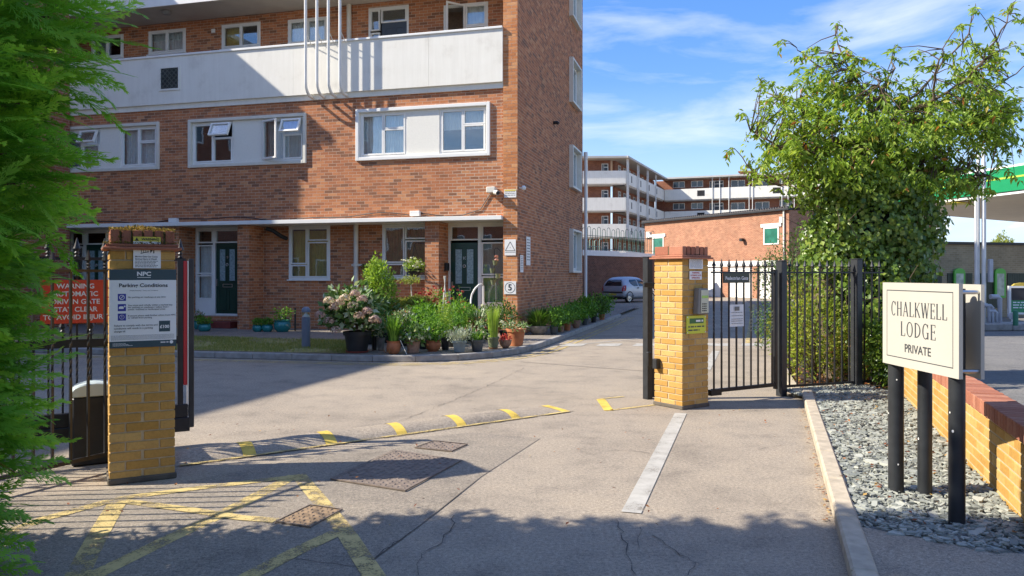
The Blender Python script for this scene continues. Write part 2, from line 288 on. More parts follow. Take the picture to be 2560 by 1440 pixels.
class MB:
    def __init__(s, fr=WORLD): s.fr = fr; s.v = []; s.f = []; s.r = []; s.uv = []
    def add(s, pts, faces, rnd=0.5):
        n = len(s.v)
        for p in pts: s.v.append(s.fr(*p)); s.r.append(rnd)
        s.f += [tuple(n + i for i in f) for f in faces]
    def box(s, x0, x1, y0, y1, z0, z1, rnd=0.5):
        s.add([(x0, y0, z0), (x1, y0, z0), (x1, y1, z0), (x0, y1, z0), (x0, y0, z1), (x1, y0, z1), (x1, y1, z1), (x0, y1, z1)],
              [(0, 3, 2, 1), (4, 5, 6, 7), (0, 1, 5, 4), (1, 2, 6, 5), (2, 3, 7, 6), (3, 0, 4, 7)], rnd)
    def prism(s, pts, z0, z1, rnd=0.5):
        n = len(pts)
        s.add([(x, y, z0) for x, y in pts] + [(x, y, z1) for x, y in pts],
              [tuple(range(n))[::-1], tuple(range(n, 2 * n))] + [(i, (i + 1) % n, n + (i + 1) % n, n + i) for i in range(n)], rnd)
    def vprism(s, pts, y0, y1, rnd=0.5):
        """outline in x,z extruded along y"""
        n = len(pts)
        s.add([(x, y0, z) for x, z in pts] + [(x, y1, z) for x, z in pts],
              [tuple(range(n)), tuple(range(n, 2 * n))[::-1]] + [((i + 1) % n, i, n + i, n + (i + 1) % n) for i in range(n)], rnd)
    def tube(s, pts, r, n=8, r1=None, cap=True):
        pts = [Vector(p) for p in pts]; m = len(pts); r1 = r if r1 is None else r1
        V = []; Fs = []
        for i, p in enumerate(pts):
            d = (pts[min(i + 1, m - 1)] - pts[max(i - 1, 0)]); d = d.normalized() if d.length > 1e-9 else Vector((0, 0, 1))
            a = d.cross(Vector((0, 0, 1)));
            if a.length < 0.05: a = Vector((1, 0, 0)) if i == 0 else a
            if a.length < 0.05: a = Vector((1, 0, 0))
            a = (a - d * a.dot(d)).normalized(); b = d.cross(a); rr = r + (r1 - r) * i / max(1, m - 1)
            for k in range(n):
                t = 2 * math.pi * k / n; V.append(p + a * (rr * math.cos(t)) + b * (rr * math.sin(t)))
        for i in range(m - 1):
            for k in range(n): Fs.append((i * n + k, i * n + (k + 1) % n, (i + 1) * n + (k + 1) % n, (i + 1) * n + k))
        if cap: Fs += [tuple(range(n))[::-1], tuple(range((m - 1) * n, m * n))]
        s.add([tuple(v) for v in V], Fs)
    def lathe(s, prof, c=(0, 0, 0), n=20, sq=None, rot=0.0):
        V = []; Fs = []; m = len(prof)
        for r, z in prof:
            for k in range(n):
                t = 2 * math.pi * k / n + rot; V.append((c[0] + r * math.cos(t), c[1] + r * math.sin(t), c[2] + z))
        for i in range(m - 1):
            for k in range(n): Fs.append((i * n + k, i * n + (k + 1) % n, (i + 1) * n + (k + 1) % n, (i + 1) * n + k))
        Fs += [tuple(range(n))[::-1], tuple(range((m - 1) * n, m * n))]
        s.add(V, Fs)
    def build(s, name, mat, parent=None, smooth=False, bevel=0.0, kind=None, label=None, cat=None, group=None, loc=None, wall=False):
        b = base_of(parent); o0 = Vector((0, 0, 0))
        if parent is None and loc is not None: o0 = Vector(loc)
        off = b + o0
        me = bpy.data.meshes.new(name); me.from_pydata([tuple(p - off) for p in s.v], [], s.f); me.update()
        a = me.attributes.new('rnd', 'FLOAT_COLOR', 'POINT'); a.data.foreach_set('color', np.repeat(np.array(s.r, dtype=np.float32), 4))
        if wall:   # metric wall coordinates: along the wall, height
            w = me.attributes.new('wall', 'FLOAT_VECTOR', 'CORNER'); fr = wall if isinstance(wall, Fr) else s.fr
            dat = np.zeros((len(me.loops), 3), np.float32)
            for pl in me.polygons:
                nx, ny = pl.normal.x * fr.c + pl.normal.y * fr.s, -pl.normal.x * fr.s + pl.normal.y * fr.c
                for li in pl.loop_indices:
                    q = me.vertices[me.loops[li].vertex_index].co + off; lx, ly = fr.inv(q)
                    dat[li] = (lx if abs(ny) >= abs(nx) else ly, q.z, 0)
            w.data.foreach_set('vector', dat.ravel())
        if bevel:
            bm = bmesh.new(); bm.from_mesh(me); bmesh.ops.bevel(bm, geom=bm.edges[:], offset=bevel, segments=1, affect='EDGES', clamp_overlap=True); bm.to_mesh(me); bm.free()
        bm = bmesh.new(); bm.from_mesh(me); bmesh.ops.recalc_face_normals(bm, faces=bm.faces); bm.to_mesh(me); bm.free()
        me.materials.append(mat)
        if smooth: me.polygons.foreach_set('use_smooth', [True] * len(me.polygons)); me.set_sharp_from_angle(angle=R(40))
        o = bpy.data.objects.new(name, me); o.location = o0
        return setup(o, parent, label, cat, group, kind)
def quads(name, V, Q, rnd, mat, parent=None, kind=None, label=None, cat=None, group=None, smooth=False):
    """big mesh from numpy arrays: V (n,3) world, Q (m,4), rnd (n,)"""
    b = np.array(base_of(parent)); V = (V - b).astype(np.float32)
    me = bpy.data.meshes.new(name); me.vertices.add(len(V)); me.vertices.foreach_set('co', V.ravel())
    me.loops.add(Q.size); me.loops.foreach_set('vertex_index', Q.astype(np.int32).ravel())
    me.polygons.add(len(Q)); me.polygons.foreach_set('loop_start', np.arange(0, Q.size, 4, dtype=np.int32)); me.polygons.foreach_set('loop_total', np.full(len(Q), 4, np.int32))
    me.update(calc_edges=True)
    a = me.attributes.new('rnd', 'FLOAT_COLOR', 'POINT'); a.data.foreach_set('color', np.repeat(rnd.astype(np.float32), 4))
    me.polygons.foreach_set('use_smooth', np.full(len(Q), bool(smooth)))
    me.materials.append(mat)
    return setup(bpy.data.objects.new(name, me), parent, label, cat, group, kind)
def nrm(a): return a / np.maximum(1e-9, np.linalg.norm(a, axis=-1, keepdims=True))
def leafarr(Pb, D, N, L, W, fold=0.18, droop=0.12):
    D = nrm(D); S = nrm(np.cross(D, N)); N = np.cross(S, D); L = L[:, None]; W = W[:, None]
    mid = Pb + D * L * 0.5 - N * W * fold; tip = Pb + D * L - N * L * droop
    le = Pb + D * L * 0.42 - S * W * 0.5; ri = Pb + D * L * 0.42 + S * W * 0.5
    V = np.stack([Pb, ri, tip, le, mid], 1).reshape(-1, 3); n = len(Pb); i = np.arange(n)[:, None] * 5
    Q = np.concatenate([i + np.array([[0, 1, 2, 4]]), i + np.array([[0, 4, 2, 3]])], 0)
    return V, Q
def leaves(name, Pb, D, N, L, W, mat, parent, rnd=None, **k):
    rnd = rng.random(len(Pb)) if rnd is None else rnd
    V, Q = leafarr(Pb, D, N, L, W, k.pop('fold', 0.18), k.pop('droop', 0.12))
    return quads(name, V, Q, np.repeat(rnd, 5), mat, parent, **k)
def bladearr(Pb, out, h, reach, w, seg=4):
    n = len(Pb); t = np.linspace(0, 1, seg + 1)
    up = np.array([0, 0, 1.0]); S = nrm(np.cross(out, up))
    rows = []
    for q in t:
        c = Pb + out * (reach[:, None] * q ** 1.7) + up * (h[:, None] * (1.25 * q - 0.25 * q * q * (1 + reach / np.maximum(h, 1e-6))[:, None]))
        ww = (w * (1 - q ** 2 * 0.93) * 0.5)[:, None]
        rows += [c - S * ww, c + S * ww]
    V = np.stack(rows, 1).reshape(-1, 3); m = 2 * (seg + 1); i = np.arange(n)[:, None] * m
    Q = np.concatenate([i + np.array([[2 * k, 2 * k + 1, 2 * k + 3, 2 * k + 2]]) for k in range(seg)], 0)
    return V, Q, m
def text(body, size, mat, parent, at, ax, up, align='CENTER', bold=0.0, name='lettering', sx=1.0, lift=0.0015):
    """flat lettering: origin at, along ax, up"""
    cu = bpy.data.curves.new(name, 'FONT'); cu.body = body; cu.size = size; cu.align_x = align; cu.align_y = 'CENTER'; cu.offset = bold; cu.resolution_u = 3
    t = bpy.data.objects.new('tmp', cu); COL.objects.link(t); dg = bpy.context.evaluated_depsgraph_get(); dg.update()
    me = bpy.data.meshes.new_from_object(t.evaluated_get(dg)); bpy.data.objects.remove(t); bpy.data.curves.remove(cu)
    ax = Vector(ax).normalized(); up = Vector(up).normalized(); n = ax.cross(up); at = Vector(at) + n * lift - base_of(parent)
    for v in me.vertices: v.co = at + ax * (v.co.x * sx) + up * v.co.y
    me.materials.clear(); me.materials.append(mat); me.name = name
    return setup(bpy.data.objects.new(name, me), parent)
m_ink = M('black_ink', (0.015, 0.016, 0.018), 0.6, 0.1); m_inkw = M('white_ink', (0.8, 0.8, 0.78), 0.5, 0.04); m_inkr = M('red_ink', (0.5, 0.02, 0.02), 0.5, 0.05)
m_inkg = M('grey_ink', (0.045, 0.05, 0.055), 0.6, 0.1)
def ribbon(pts, w, z):
    """flat strip on the ground along world points, width w (number or list)"""
    mb = MB(); n = len(pts); V = []
    for i, p in enumerate(pts):
        a = Vector(pts[max(0, i - 1)][:2]); b = Vector(pts[min(n - 1, i + 1)][:2]); d = (b - a).normalized(); s = Vector((-d.y, d.x))
        ww = (w[i] if isinstance(w, (list, tuple)) else w) / 2
        V += [(p[0] - s.x * ww, p[1] - s.y * ww, z), (p[0] + s.x * ww, p[1] + s.y * ww, z)]
    mb.add(V, [(2 * i, 2 * i + 1, 2 * i + 3, 2 * i + 2) for i in range(n - 1)]); return mb
def sheet(pts, z):
    mb = MB(); mb.add([(p[0], p[1], z) for p in pts], [tuple(range(len(pts)))]); return mb
# bricks that stand as single parts share these meshes
_bm = {}
def brickmesh(l, d, h, mat, bev=0.004):
    key = (round(l, 3), round(d, 3), round(h, 3), mat.name)
    if key in _bm: return _bm[key]
    bm = bmesh.new(); bmesh.ops.create_cube(bm, size=1.0); bmesh.ops.scale(bm, vec=(l, d, h), verts=bm.verts)
    bmesh.ops.bevel(bm, geom=bm.edges[:], offset=bev, segments=1, affect='EDGES')
    me = bpy.data.meshes.new('brick'); bm.to_mesh(me); bm.free(); me.materials.append(mat); _bm[key] = me; return me
def brick(c, ang, l, d, h, mat, parent, name='brick', tilt=0.0):
    o = bpy.data.objects.new(name, brickmesh(l, d, h, mat)); o.location = Vector(c) - base_of(parent); o.rotation_euler = (tilt, 0, ang)
    return setup(o, parent)
# ================================================================== the setting: ground, road, pavements, markings
ground = sheet([(-120, -60), (160, -60), (160, 260), (-120, 260)], 0.0).build('road', m_asph, kind='structure')
ground['label'] = 'light grey worn asphalt driveway and courtyard road'
U2 = Vector((0.9666, -0.2567)); W2 = Vector((0.2567, 0.9666)); CX, CY = 0.135, 18.46
FA = Fr(CX, CY, math.atan2(U2.y, U2.x))          # main facade: x right, y into the building
FS = Fr(CX, CY, math.atan2(W2.y, W2.x))          # end wall: x away from the camera, y into the building
sheet([G(430, 1212), G(700, 1158), G(1010, 1098), G(1180, 1082), G(1350, 1097), G(1204, 1192), G(1053, 1313), G(935, 1400), G(800, 1560), G(0, 1560), G(-500, 1400), G(-300, 1290), G(0, 1250)], 0.004).build('asphalt_patch', m_patch, ground)
def mark(name, pts, w, mat, z=0.0055): return ribbon(pts, w, z).build(name, mat, ground)
def lin(a, b, n=8): return [a.lerp(b, i / n) for i in range(n + 1)]
mark('white_line', lin(G(1702, 1034), G(1578, 1283)), 0.13, m_wpaint)
ZY = 0.0058
# hatched keep-clear box of worn yellow lines
for pts, w in [([(738, 1190), (545, 1292), (420, 1350), (225, 1446)], 0.115), ([(297, 1252), (245, 1340), (188, 1450)], 0.12),
               ([(745, 1188), (815, 1272), (862, 1330), (940, 1450)], 0.115), ([(842, 1334), (735, 1384), (610, 1450)], 0.11),
               ([(752, 1192), (500, 1222), (300, 1248), (110, 1300), (-80, 1372)], 0.10), ([(300, 1254), (480, 1278), (600, 1297), (690, 1304)], 0.09)]:
    P3 = []
    for a, b in zip(pts[:-1], pts[1:]): P3 += lin(G(*a), G(*b), 5)[:-1]
    mark('yellow_box_line', P3 + [G(*pts[-1])], w, m_ypaint, ZY); ZY += 0.0007
# flat yellow marks beside the right pillar
mark('yellow_bar', lin(G(1502, 999), G(1522, 1027), 3), 0.11, m_ybright)
mark('yellow_line', lin(G(1497, 998), G(1560, 992), 3), 0.05, m_ypaint); mark('yellow_line', lin(G(1528, 1026), G(1636, 1013), 4), 0.06, m_ypaint)
# kerb line of the island in front of the flats
KB = [Vector(p) for p in [(-14.6, 16.75), (-10, 15.5), (-6.0, 14.42), (-3.1, 13.85), (-2.0, 13.62), (-0.9, 13.85), (0.0, 14.75), (0.5, 15.9), (0.95, 17.45), (2.3, 22.2), (3.6, 26.9), (4.05, 28.4)]]
def resample(pts, step):
    out = [pts[0].copy()]; acc = 0.0
    for a, b in zip(pts[:-1], pts[1:]):
        L = (b - a).length; t = step - acc
        while t <= L: out.append(a + (b - a) * (t / L)); t += step
        acc = (acc + L) % step
    out.append(pts[-1].copy()); return out
def smoothline(pts, k=2):
    for _ in range(k):
        q = [pts[0]]
        for a, b in zip(pts[:-1], pts[1:]): q += [a.lerp(b, 0.25), a.lerp(b, 0.75)]
        pts = q + [pts[-1]]
    return pts
KS = smoothline(KB)
kerb = bpy.data.objects.new('island_kerb', None); setup(kerb, kind='structure'); kerb['label'] = 'grey concrete kerb round the planted island'
kpts = resample(KS, 0.78)
for a, b in zip(kpts[:-1], kpts[1:]):
    if (b - a).length < 0.2: continue
    fr = frame(a, b); L = (b - a).length; mb = MB(fr); dz = random.uniform(-0.004, 0.004)
    mb.vprism([(0.004, 0.0), (L - 0.004, 0.0), (L - 0.004, 0.115 + dz), (0.004, 0.115 + dz)], 0.0, 0.13); mb.build('kerb_stone', m_conc2, kerb, bevel=0.012)
def offset(pts, d):
    out = []
    for i, p in enumerate(pts):
        t = (pts[min(i + 1, len(pts) - 1)] - pts[max(i - 1, 0)]).normalized(); out.append(p + Vector((-t.y, t.x)) * d)
    return out
sheet([tuple(p) for p in offset(KS, 0.12)] + [(6, 36), (-30, 40), (-26, 20)], 0.105).build('pavement', m_path, kind='structure')['label'] = 'dark grey tarmac path round the brick flats'
for d in (-0.28, -0.46): mark('double_yellow_line', [Vector((p.x, p.y, 0)) for p in offset(KS, d)], 0.07, m_ypaint)
LAWN = [(-14.2, 17.0), (-10, 15.78), (-6.0, 14.7), (-3.2, 14.15), (-2.75, 14.35), (-3.3, 16.9), (-7.2, 18.0), (-14.0, 19.9)]
sheet(LAWN, 0.112).build('lawn', M('dry_turf', (0.27, 0.245, 0.09), 0.95, 0.4, 2.2, bmp=0.8, bscale=120), kind='structure')['label'] = 'dry strip of lawn between path and kerb'
def in_poly(x, y, poly):
    c = np.zeros(len(x), bool); n = len(poly)
    for i in range(n):
        (x0, y0), (x1, y1) = poly[i], poly[(i + 1) % n]
        c ^= ((y0 > y) != (y1 > y)) & (x < (x1 - x0) * (y - y0) / (y1 - y0 + 1e-12) + x0)
    return c
gx = rng.uniform(-9.5, -2.6, 60000); gy = rng.uniform(14.0, 19.0, 60000); ok = in_poly(gx, gy, LAWN) & (rng.random(60000) < 0.25 + 0.75 * (np.sin(gx * 2.1) * np.sin(gy * 1.7 + gx) > -0.3)); gx, gy = gx[ok], gy[ok]
n = len(gx); th = rng.uniform(0, 6.28, n); o_ = np.stack([np.cos(th), np.sin(th), 0 * th], 1)
V, Q, m_ = bladearr(np.stack([gx, gy, np.full(n, 0.112)], 1), o_, rng.uniform(0.025, 0.06, n), rng.uniform(0.0, 0.03, n), np.full(n, 0.006), 2)
rr = np.clip(rng.random(n) * 0.6 + 0.4 * (gx < -3.6) * rng.random(n), 0, 1)
quads('grass', V, Q, np.repeat(rr, m_), f_grass, kind='stuff', label='short dry grass on the strip of lawn', cat='grass')
# give-way blocks across the side road and its centre line, yellow lines beyond the gate
for k in range(7):
    x = 1.02 + k * 0.80; y = 16.75 + k * 0.012
    sheet([(x, y), (x + 0.5, y - 0.02), (x + 0.68, y + 0.6), (x + 0.2, y + 0.62)], 0.006).build('give_way_block', m_wpaint, ground)
mark('white_line', lin(G(1790, 878), G(1764, 925)), 0.15, m_wpaint)
for u0, u1 in ((1870, 1884), (1898, 1901)): mark('yellow_line', lin(G(u0, 860), G(u1, 758)), 0.12, m_ypaint)
mark('white_line', lin(G(1375, 868), G(1620, 845)), 0.07, m_wpaint)
# cracks and a trench seam in the asphalt
def crack(pts, w=0.0055, jit=0.03):
    P3 = []
    for a, b in zip(pts[:-1], pts[1:]):
        A, B = G(*a), G(*b); k = max(3, int((B - A).length / 0.07))
        P3 += [A.lerp(B, i / k) + Vector((random.gauss(0, jit), random.gauss(0, jit), 0)) * (0.4 if i else 0) for i in range(k)]
    P3.append(G(*pts[-1])); ribbon(P3, [w * random.uniform(0.3, 1.4) for _ in P3], 0.0065).build('crack', M('crack_dirt', (0.075, 0.066, 0.056), 0.95, 0.3), ground)
for c in ([(980, 1062), (1060, 1030), (1150, 995), (1240, 955), (1310, 920)], [(1135, 1290), (1130, 1320), (1105, 1360), (1065, 1380), (1050, 1400), (1046, 1440)],
          [(1540, 1300), (1555, 1350), (1575, 1400), (1590, 1440)], [(1630, 1340), (1700, 1390), (1740, 1410), (1770, 1400)], [(1720, 1440), (1740, 1410)],
          [(935, 1400), (960, 1375), (1010, 1350)], [(700, 1395), (830, 1410), (930, 1420)], [(1600, 1320), (1598, 1370)], [(1520, 1128), (1570, 1126), (1625, 1135)], [(1895, 1125), (1960, 1112)]):
    crack(c)
ribbon([G(1204, 1192), G(1150, 1235), G(1053, 1313), G(935, 1400)], [0.001, 0.004, 0.003, 0.005], 0.0066).build('patch_seam', MATS['crack_dirt'], ground)
ribbon(lin(G(1300, 905), G(1700, 935), 12), 0.02, 0.0066).build('patch_seam', MATS['crack_dirt'], ground)
# manhole covers
def manhole(corners, label, mat, nub):
    c = [G(*p) for p in corners]; o = sum(c, Vector()) / 4
    t = thing('manhole_cover', (o.x, o.y, 0), label, 'manhole cover')
    mb = MB(); out = [o + (p - o) * 1.06 for p in c]
    V = [(p.x, p.y, 0.009) for p in out] + [(p.x, p.y, 0.018) for p in out] + [(p.x, p.y, 0.018) for p in c] + [(p.x, p.y, 0.009) for p in c]
    mb.add(V, [(i, (i + 1) % 4, 4 + (i + 1) % 4, 4 + i) for i in range(4)] + [(4 + i, 4 + (i + 1) % 4, 8 + (i + 1) % 4, 8 + i) for i in range(4)]); mb.build('frame', m_iron, t)
    sheet([(p.x, p.y) for p in c], 0.0125).build('plate', mat, t)
    mb = MB(); e1 = (c[1] - c[0]); e2 = (c[3] - c[0]); n1 = max(6, int(e1.length / 0.05)); n2 = max(6, int(e2.length / 0.05))
    for i in range(n1):
        for j in range(n2):
            p = c[0] + e1 * ((i + 0.5) / n1) + e2 * ((j + 0.5) / n2); a = 0.016
            d = e1.normalized() * a if (i + j) % 2 else e2.normalized() * a; s = Vector((-d.y, d.x, 0)) * 0.5
            q = [p - d - s, p + d - s, p + d + s, p - d + s]; mb.add([(v.x, v.y, 0.0125) for v in q] + [(p.x + (v.x - p.x) * 0.6, p.y + (v.y - p.y) * 0.6, 0.017) for v in q], [(4, 5, 6, 7), (0, 1, 5, 4), (1, 2, 6, 5), (2, 3, 7, 6), (3, 0, 4, 7)])
    mb.build('raised_tread', mat, t, kind='stuff')
m_iron = MATS.get('rusty_iron') or M('rusty_iron', (0.19, 0.145, 0.11), 0.75, 0.35, 18, bmp=0.4)
m_iron2 = M('painted_iron', (0.24, 0.16, 0.09), 0.8, 0.4, 14, bmp=0.4)
manhole([(836, 1200), (1012, 1228), (1146, 1156), (985, 1131)], 'large square cast iron manhole cover in the pillar shadow', m_iron, True)
manhole([(1040, 1122), (1128, 1131), (1166, 1114), (1085, 1106)], 'small rusty iron cover close to the speed hump', m_iron, False)
manhole([(694, 1308), (775, 1321), (852, 1279), (775, 1268)], 'small iron cover with yellow paint smeared over it', m_iron2, False)
# speed hump with yellow bars
hA, hB = G(436, 1168), G(1436, 1028); hd = (hB - hA).normalized(); hs = Vector((-hd.y, hd.x, 0)); HL = (hB - hA).length
hump = thing('speed_hump', ((hA + hB) / 2)[:], 'low asphalt speed hump with yellow bars across the gateway', 'speed hump')
def humpz(t, q):   # t 0..1 along, q -1..1 across
    end = min(1.0, (1 - t) / 0.22, t / 0.02 if t < 0.02 else 1.0); return 0.065 * max(0.0, end) * (1 - q * q) ** 0.8 + 0.004
HW = 0.24
def hpt(t, q, lift=0.0):
    p = hA + hd * (HL * t) + hs * (HW * (1 + q)) * (1 + 0.04 * math.sin(t * 23)); return (p.x, p.y, humpz(t, q) + lift)
mb = MB(); NT, NQ = 60, 12
mb.add([hpt(i / NT, -1 + 2 * j / NQ) for i in range(NT + 1) for j in range(NQ + 1)], [(i * (NQ + 1) + j, i * (NQ + 1) + j + 1, (i + 1) * (NQ + 1) + j + 1, (i + 1) * (NQ + 1) + j) for i in range(NT) for j in range(NQ)])
mb.build('ridge', m_asph, hump, smooth=True)
def hump_t(u): # param of the hump line at photo column u
    lo, hi = 0.0, 1.0
    for _ in range(40):
        m = (lo + hi) / 2; p = hA + hd * (HL * m) + hs * HW
        if 1280 + p.x / p.y * F < u: lo = m
        else: hi = m
    return lo
for u in (612, 812, 984, 1131, 1264, 1387):
    t0 = hump_t(u); dt = 0.055 / HL; mb = MB()
    mb.add([hpt(t0 + s * dt + 0.012 * q * 0.6, q, 0.004) for s in (-1, 1) for q in np.linspace(-1.0, 1.0, 13)], [(j, j + 1, 14 + j, 13 + j) for j in range(12)])
    mb.build('yellow_bar', m_ybright, hump)
mb = MB(); tt = np.linspace(0.01, 0.98, 40)
mb.add([v for t in tt for v in ((*(hA + hd * HL * t - hs * 0.035)[:2], 0.012), (*(hA + hd * HL * t + hs * 0.012)[:2], 0.013))], [(2 * i, 2 * i + 1, 2 * i + 3, 2 * i + 2) for i in range(39)]); mb.build('edge_line', m_ypaint, hump)
# ------------------------------------------------------------------ slate bed, kerb and planted bed on the right
K0, K1 = G(2014, 1030), G(2094, 1340); kd = (K0 - K1).normalized(); KF = frame(K1, K0)      # kerb line, x away from the camera
rk = bpy.data.objects.new('entrance_kerb', None); setup(rk, kind='structure'); rk['label'] = 'buff concrete kerb between driveway and slate bed'
x = -2.6
while x < 4.9:
    L = 0.9; mb = MB(KF); mb.vprism([(x + 0.003, 0), (x + L - 0.003, 0), (x + L - 0.003, 0.10), (x + 0.003, 0.10)], -0.125, 0.0); mb.build('kerb_stone', m_conc, rk, bevel=0.014); x += L
# low return of the kerb by the gate post and edging curving away behind the gate
EB = smoothline([Vector(p) for p in [(3.62, 9.72), (3.95, 11.0), (4.55, 13.0), (5.75, 16.6)]])
for a, b in zip(resample(EB, 0.9)[:-1], resample(EB, 0.9)[1:]):
    fr = frame(a, b); L = (b - a).length; mb = MB(fr); mb.vprism([(0.003, 0), (L, 0), (L, 0.09), (0.003, 0.09)], -0.06, 0.06); mb.build('kerb_stone', m_conc, rk, bevel=0.01)
wA, wB = G(2485, 1255), G(2245, 990); WF = frame(wA, wB)     # low yellow wall, x away, base of its left face at y=0
kin = lambda x: KF(x, -0.125); 
bed_poly = [tuple(KF(0.0, -0.125)[:2]), tuple(KF(4.9, -0.125)[:2]), (3.5, 10.0), (4.7, 10.45), tuple(WF(4.6, 0)[:2]), tuple(WF(-1.2, 0)[:2]), (2.55, 4.10)]
sheet(bed_poly, 0.055).build('slate_bed', M('slate_dust', (0.20, 0.205, 0.19), 0.95, 0.3, 12), kind='structure')['label'] = 'bed of slate chippings beside the driveway'
NS = 36000; sx = rng.uniform(1.6, 5.0, NS); sy = rng.uniform(3.6, 10.4, NS); ok = in_poly(sx, sy, bed_poly); sx, sy = sx[ok], sy[ok]; n = len(sx)
sizes = rng.gamma(2.8, 0.0086, n).clip(0.016, 0.085)
ang6 = np.arange(6) * math.pi / 3; rad = rng.uniform(0.45, 1.25, (n, 6)); th = rng.uniform(0, 6.28, n)[:, None]; asp = rng.uniform(0.28, 0.7, n)[:, None]
lx = np.cos(ang6) * rad * sizes[:, None]; ly = np.sin(ang6) * rad * sizes[:, None] * asp
px_ = lx * np.cos(th) - ly * np.sin(th); py_ = lx * np.sin(th) + ly * np.cos(th)
tx = rng.normal(0, 0.14, n)[:, None]; ty = rng.normal(0, 0.14, n)[:, None]; hz = (0.062 + rng.random(n) * 0.028)[:, None]; thk = (sizes * rng.uniform(0.18, 0.4, n))[:, None]
zt = hz + px_ * tx + py_ * ty; sxx, syy = sx[:, None], sy[:, None]
top = np.stack([px_ + sxx, py_ + syy, zt], 2); bot = np.stack([px_ * 1.06 + sxx, py_ * 1.06 + syy, zt - thk], 2)
V = np.concatenate([top, bot], 1).reshape(-1, 3); i = np.arange(n)[:, None] * 12
Q = np.concatenate([i + np.array([[0, 1, 2, 3]]), i + np.array([[0, 3, 4, 5]])] + [i + np.array([[6 + k, 6 + (k + 1) % 6, (k + 1) % 6, k]]) for k in range(6)], 0)
quads('slate_chippings', V, Q, np.repeat(rng.random(n), 12), f_slate, kind='stuff', label='grey green slate chippings covering the sign bed', cat='gravel')
# tarmac apron in front of the slate and forecourt beyond the low wall
sheet([tuple(KF(0.0, -0.12)[:2]), (2.55, 4.13), (3.3, 3.9), (6, 3.2), (6, -3), tuple(KF(-7, -0.12)[:2])], 0.07).build('apron', m_asph, kind='structure')['label'] = 'tarmac apron in front of the slate bed'
sheet([tuple(WF(-8, -0.25)[:2]), tuple(WF(5, -0.25)[:2]), (8.0, 18.0), (14, 46), (90, 60), (60, -20)], 0.012).build('forecourt', m_fore, kind='structure')['label'] = 'pale grey concrete forecourt of the filling station'
sheet([(3.65, 9.9), (4.7, 10.35), tuple(WF(4.7, 0)[:2]), tuple(WF(5, -0.25)[:2]), (8.0, 18.0), (10.5, 27), (9.0, 27), (5.85, 16.6), (4.55, 13.0), (3.98, 11.0)], 0.05).build('planted_bed', m_soil, kind='structure')['label'] = 'earth bed under the ivy clad tree'
# fallen leaves
def scatter_leaves(nm, n, xs, ys, poly, z, lab, s=(0.03, 0.07)):
    X = rng.uniform(*xs, n); Y = rng.uniform(*ys, n)
    if poly: ok = in_poly(X, Y, poly); X, Y = X[ok], Y[ok]
    n = len(X); th = rng.uniform(0, 6.28, n); D = np.stack([np.cos(th), np.sin(th), rng.normal(0, 0.25, n)], 1); N = nrm(np.stack([rng.normal(0, 0.35, n), rng.normal(0, 0.35, n), np.ones(n)], 1))
    L = rng.uniform(*s, n); leaves(nm, np.stack([X, Y, z + rng.random(n) * 0.03], 1), D, N, L, L * 0.55, f_litter, None, kind='stuff', label=lab, cat='leaves')
scatter_leaves('fallen_leaves', 2600, (3.6, 6.2), (9.5, 12.5), [(3.75, 10.0), (4.6, 10.2), (5.2, 9.9), (5.9, 11.2), (5.6, 12.5), (4.5, 12.5)], 0.06, 'drift of brown and red leaves under the shrubs')
scatter_leaves('slate_leaves', 620, (1.9, 5.0), (4.2, 10.2), bed_poly, 0.085, 'scattered dead leaves lying on the slate', (0.02, 0.05))
xs_ = rng.uniform(0.2, 4.6, 60); pk = np.array([KF(a, rng.uniform(0.005, 0.05), 0.012)[:] for a in xs_]); th = rng.uniform(0, 6.28, 60)
leaves('gutter_leaves', pk, np.stack([np.cos(th), np.sin(th), 0 * th + 0.15], 1), np.tile([0, 0, 1.0], (60, 1)), rng.uniform(0.015, 0.045, 60), rng.uniform(0.012, 0.025, 60), f_litter, None, kind='stuff', label='few dead leaves caught along the kerb', cat='leaves')
scatter_leaves('road_leaves', 130, (-3.0, 3.2), (4.6, 9.0), None, 0.008, 'few stray dry leaves on the driveway', (0.015, 0.04))
# ================================================================== brick walls with openings
def holes_strips(x0, x1, z0, z1, holes):
    xs = sorted({x0, x1, *[min(max(h[0], x0), x1) for h in holes], *[min(max(h[1], x0), x1) for h in holes]})
    out = []
    for a, b in zip(xs[:-1], xs[1:]):
        if b - a < 1e-4: continue
        c = (a + b) / 2; iv = sorted([(h[2], h[3]) for h in holes if h[0] < c < h[1]]); z = z0
        for p, q in iv:
            if p > z: out.append((a, b, z, min(p, z1)))
            z = max(z, q)
        if z < z1: out.append((a, b, z, z1))
    return out
def brickwall(fr, x0, x1, z0, z1, y, thick, holes, slab, acc, course=0.0765, L=0.2255, phase=0.0):
    """slab of mortar plus a list of proud bricks; the face looks along -y"""
    for a, b, c, d in holes_strips(x0, x1, z0, z1, holes): slab.box(a, b, y, y + thick, c, d)
    j = 0; z = z0
    while z < z1 - 0.02:
        zt = min(z + course - 0.010, z1); zc = (z + zt) / 2
        cut = sorted([(h[0], h[1]) for h in holes if h[2] < zc < h[3]])
        x = x0 - L + ((j % 2) * L / 2 + phase) % L
        while x < x1:
            segs = [(max(x, x0), min(x + L - 0.010, x1))]
            for p, q in cut:
                ns = []
                for a, b in segs:
                    if q <= a or p >= b: ns.append((a, b))
                    else:
                        if p - a > 0.03: ns.append((a, p))
                        if b - q > 0.03: ns.append((q, b))
                segs = ns
            for a, b in segs:
                if b - a > 0.03: acc.append((fr, a, b, y, z, zt))
            x += L
        z += course; j += 1
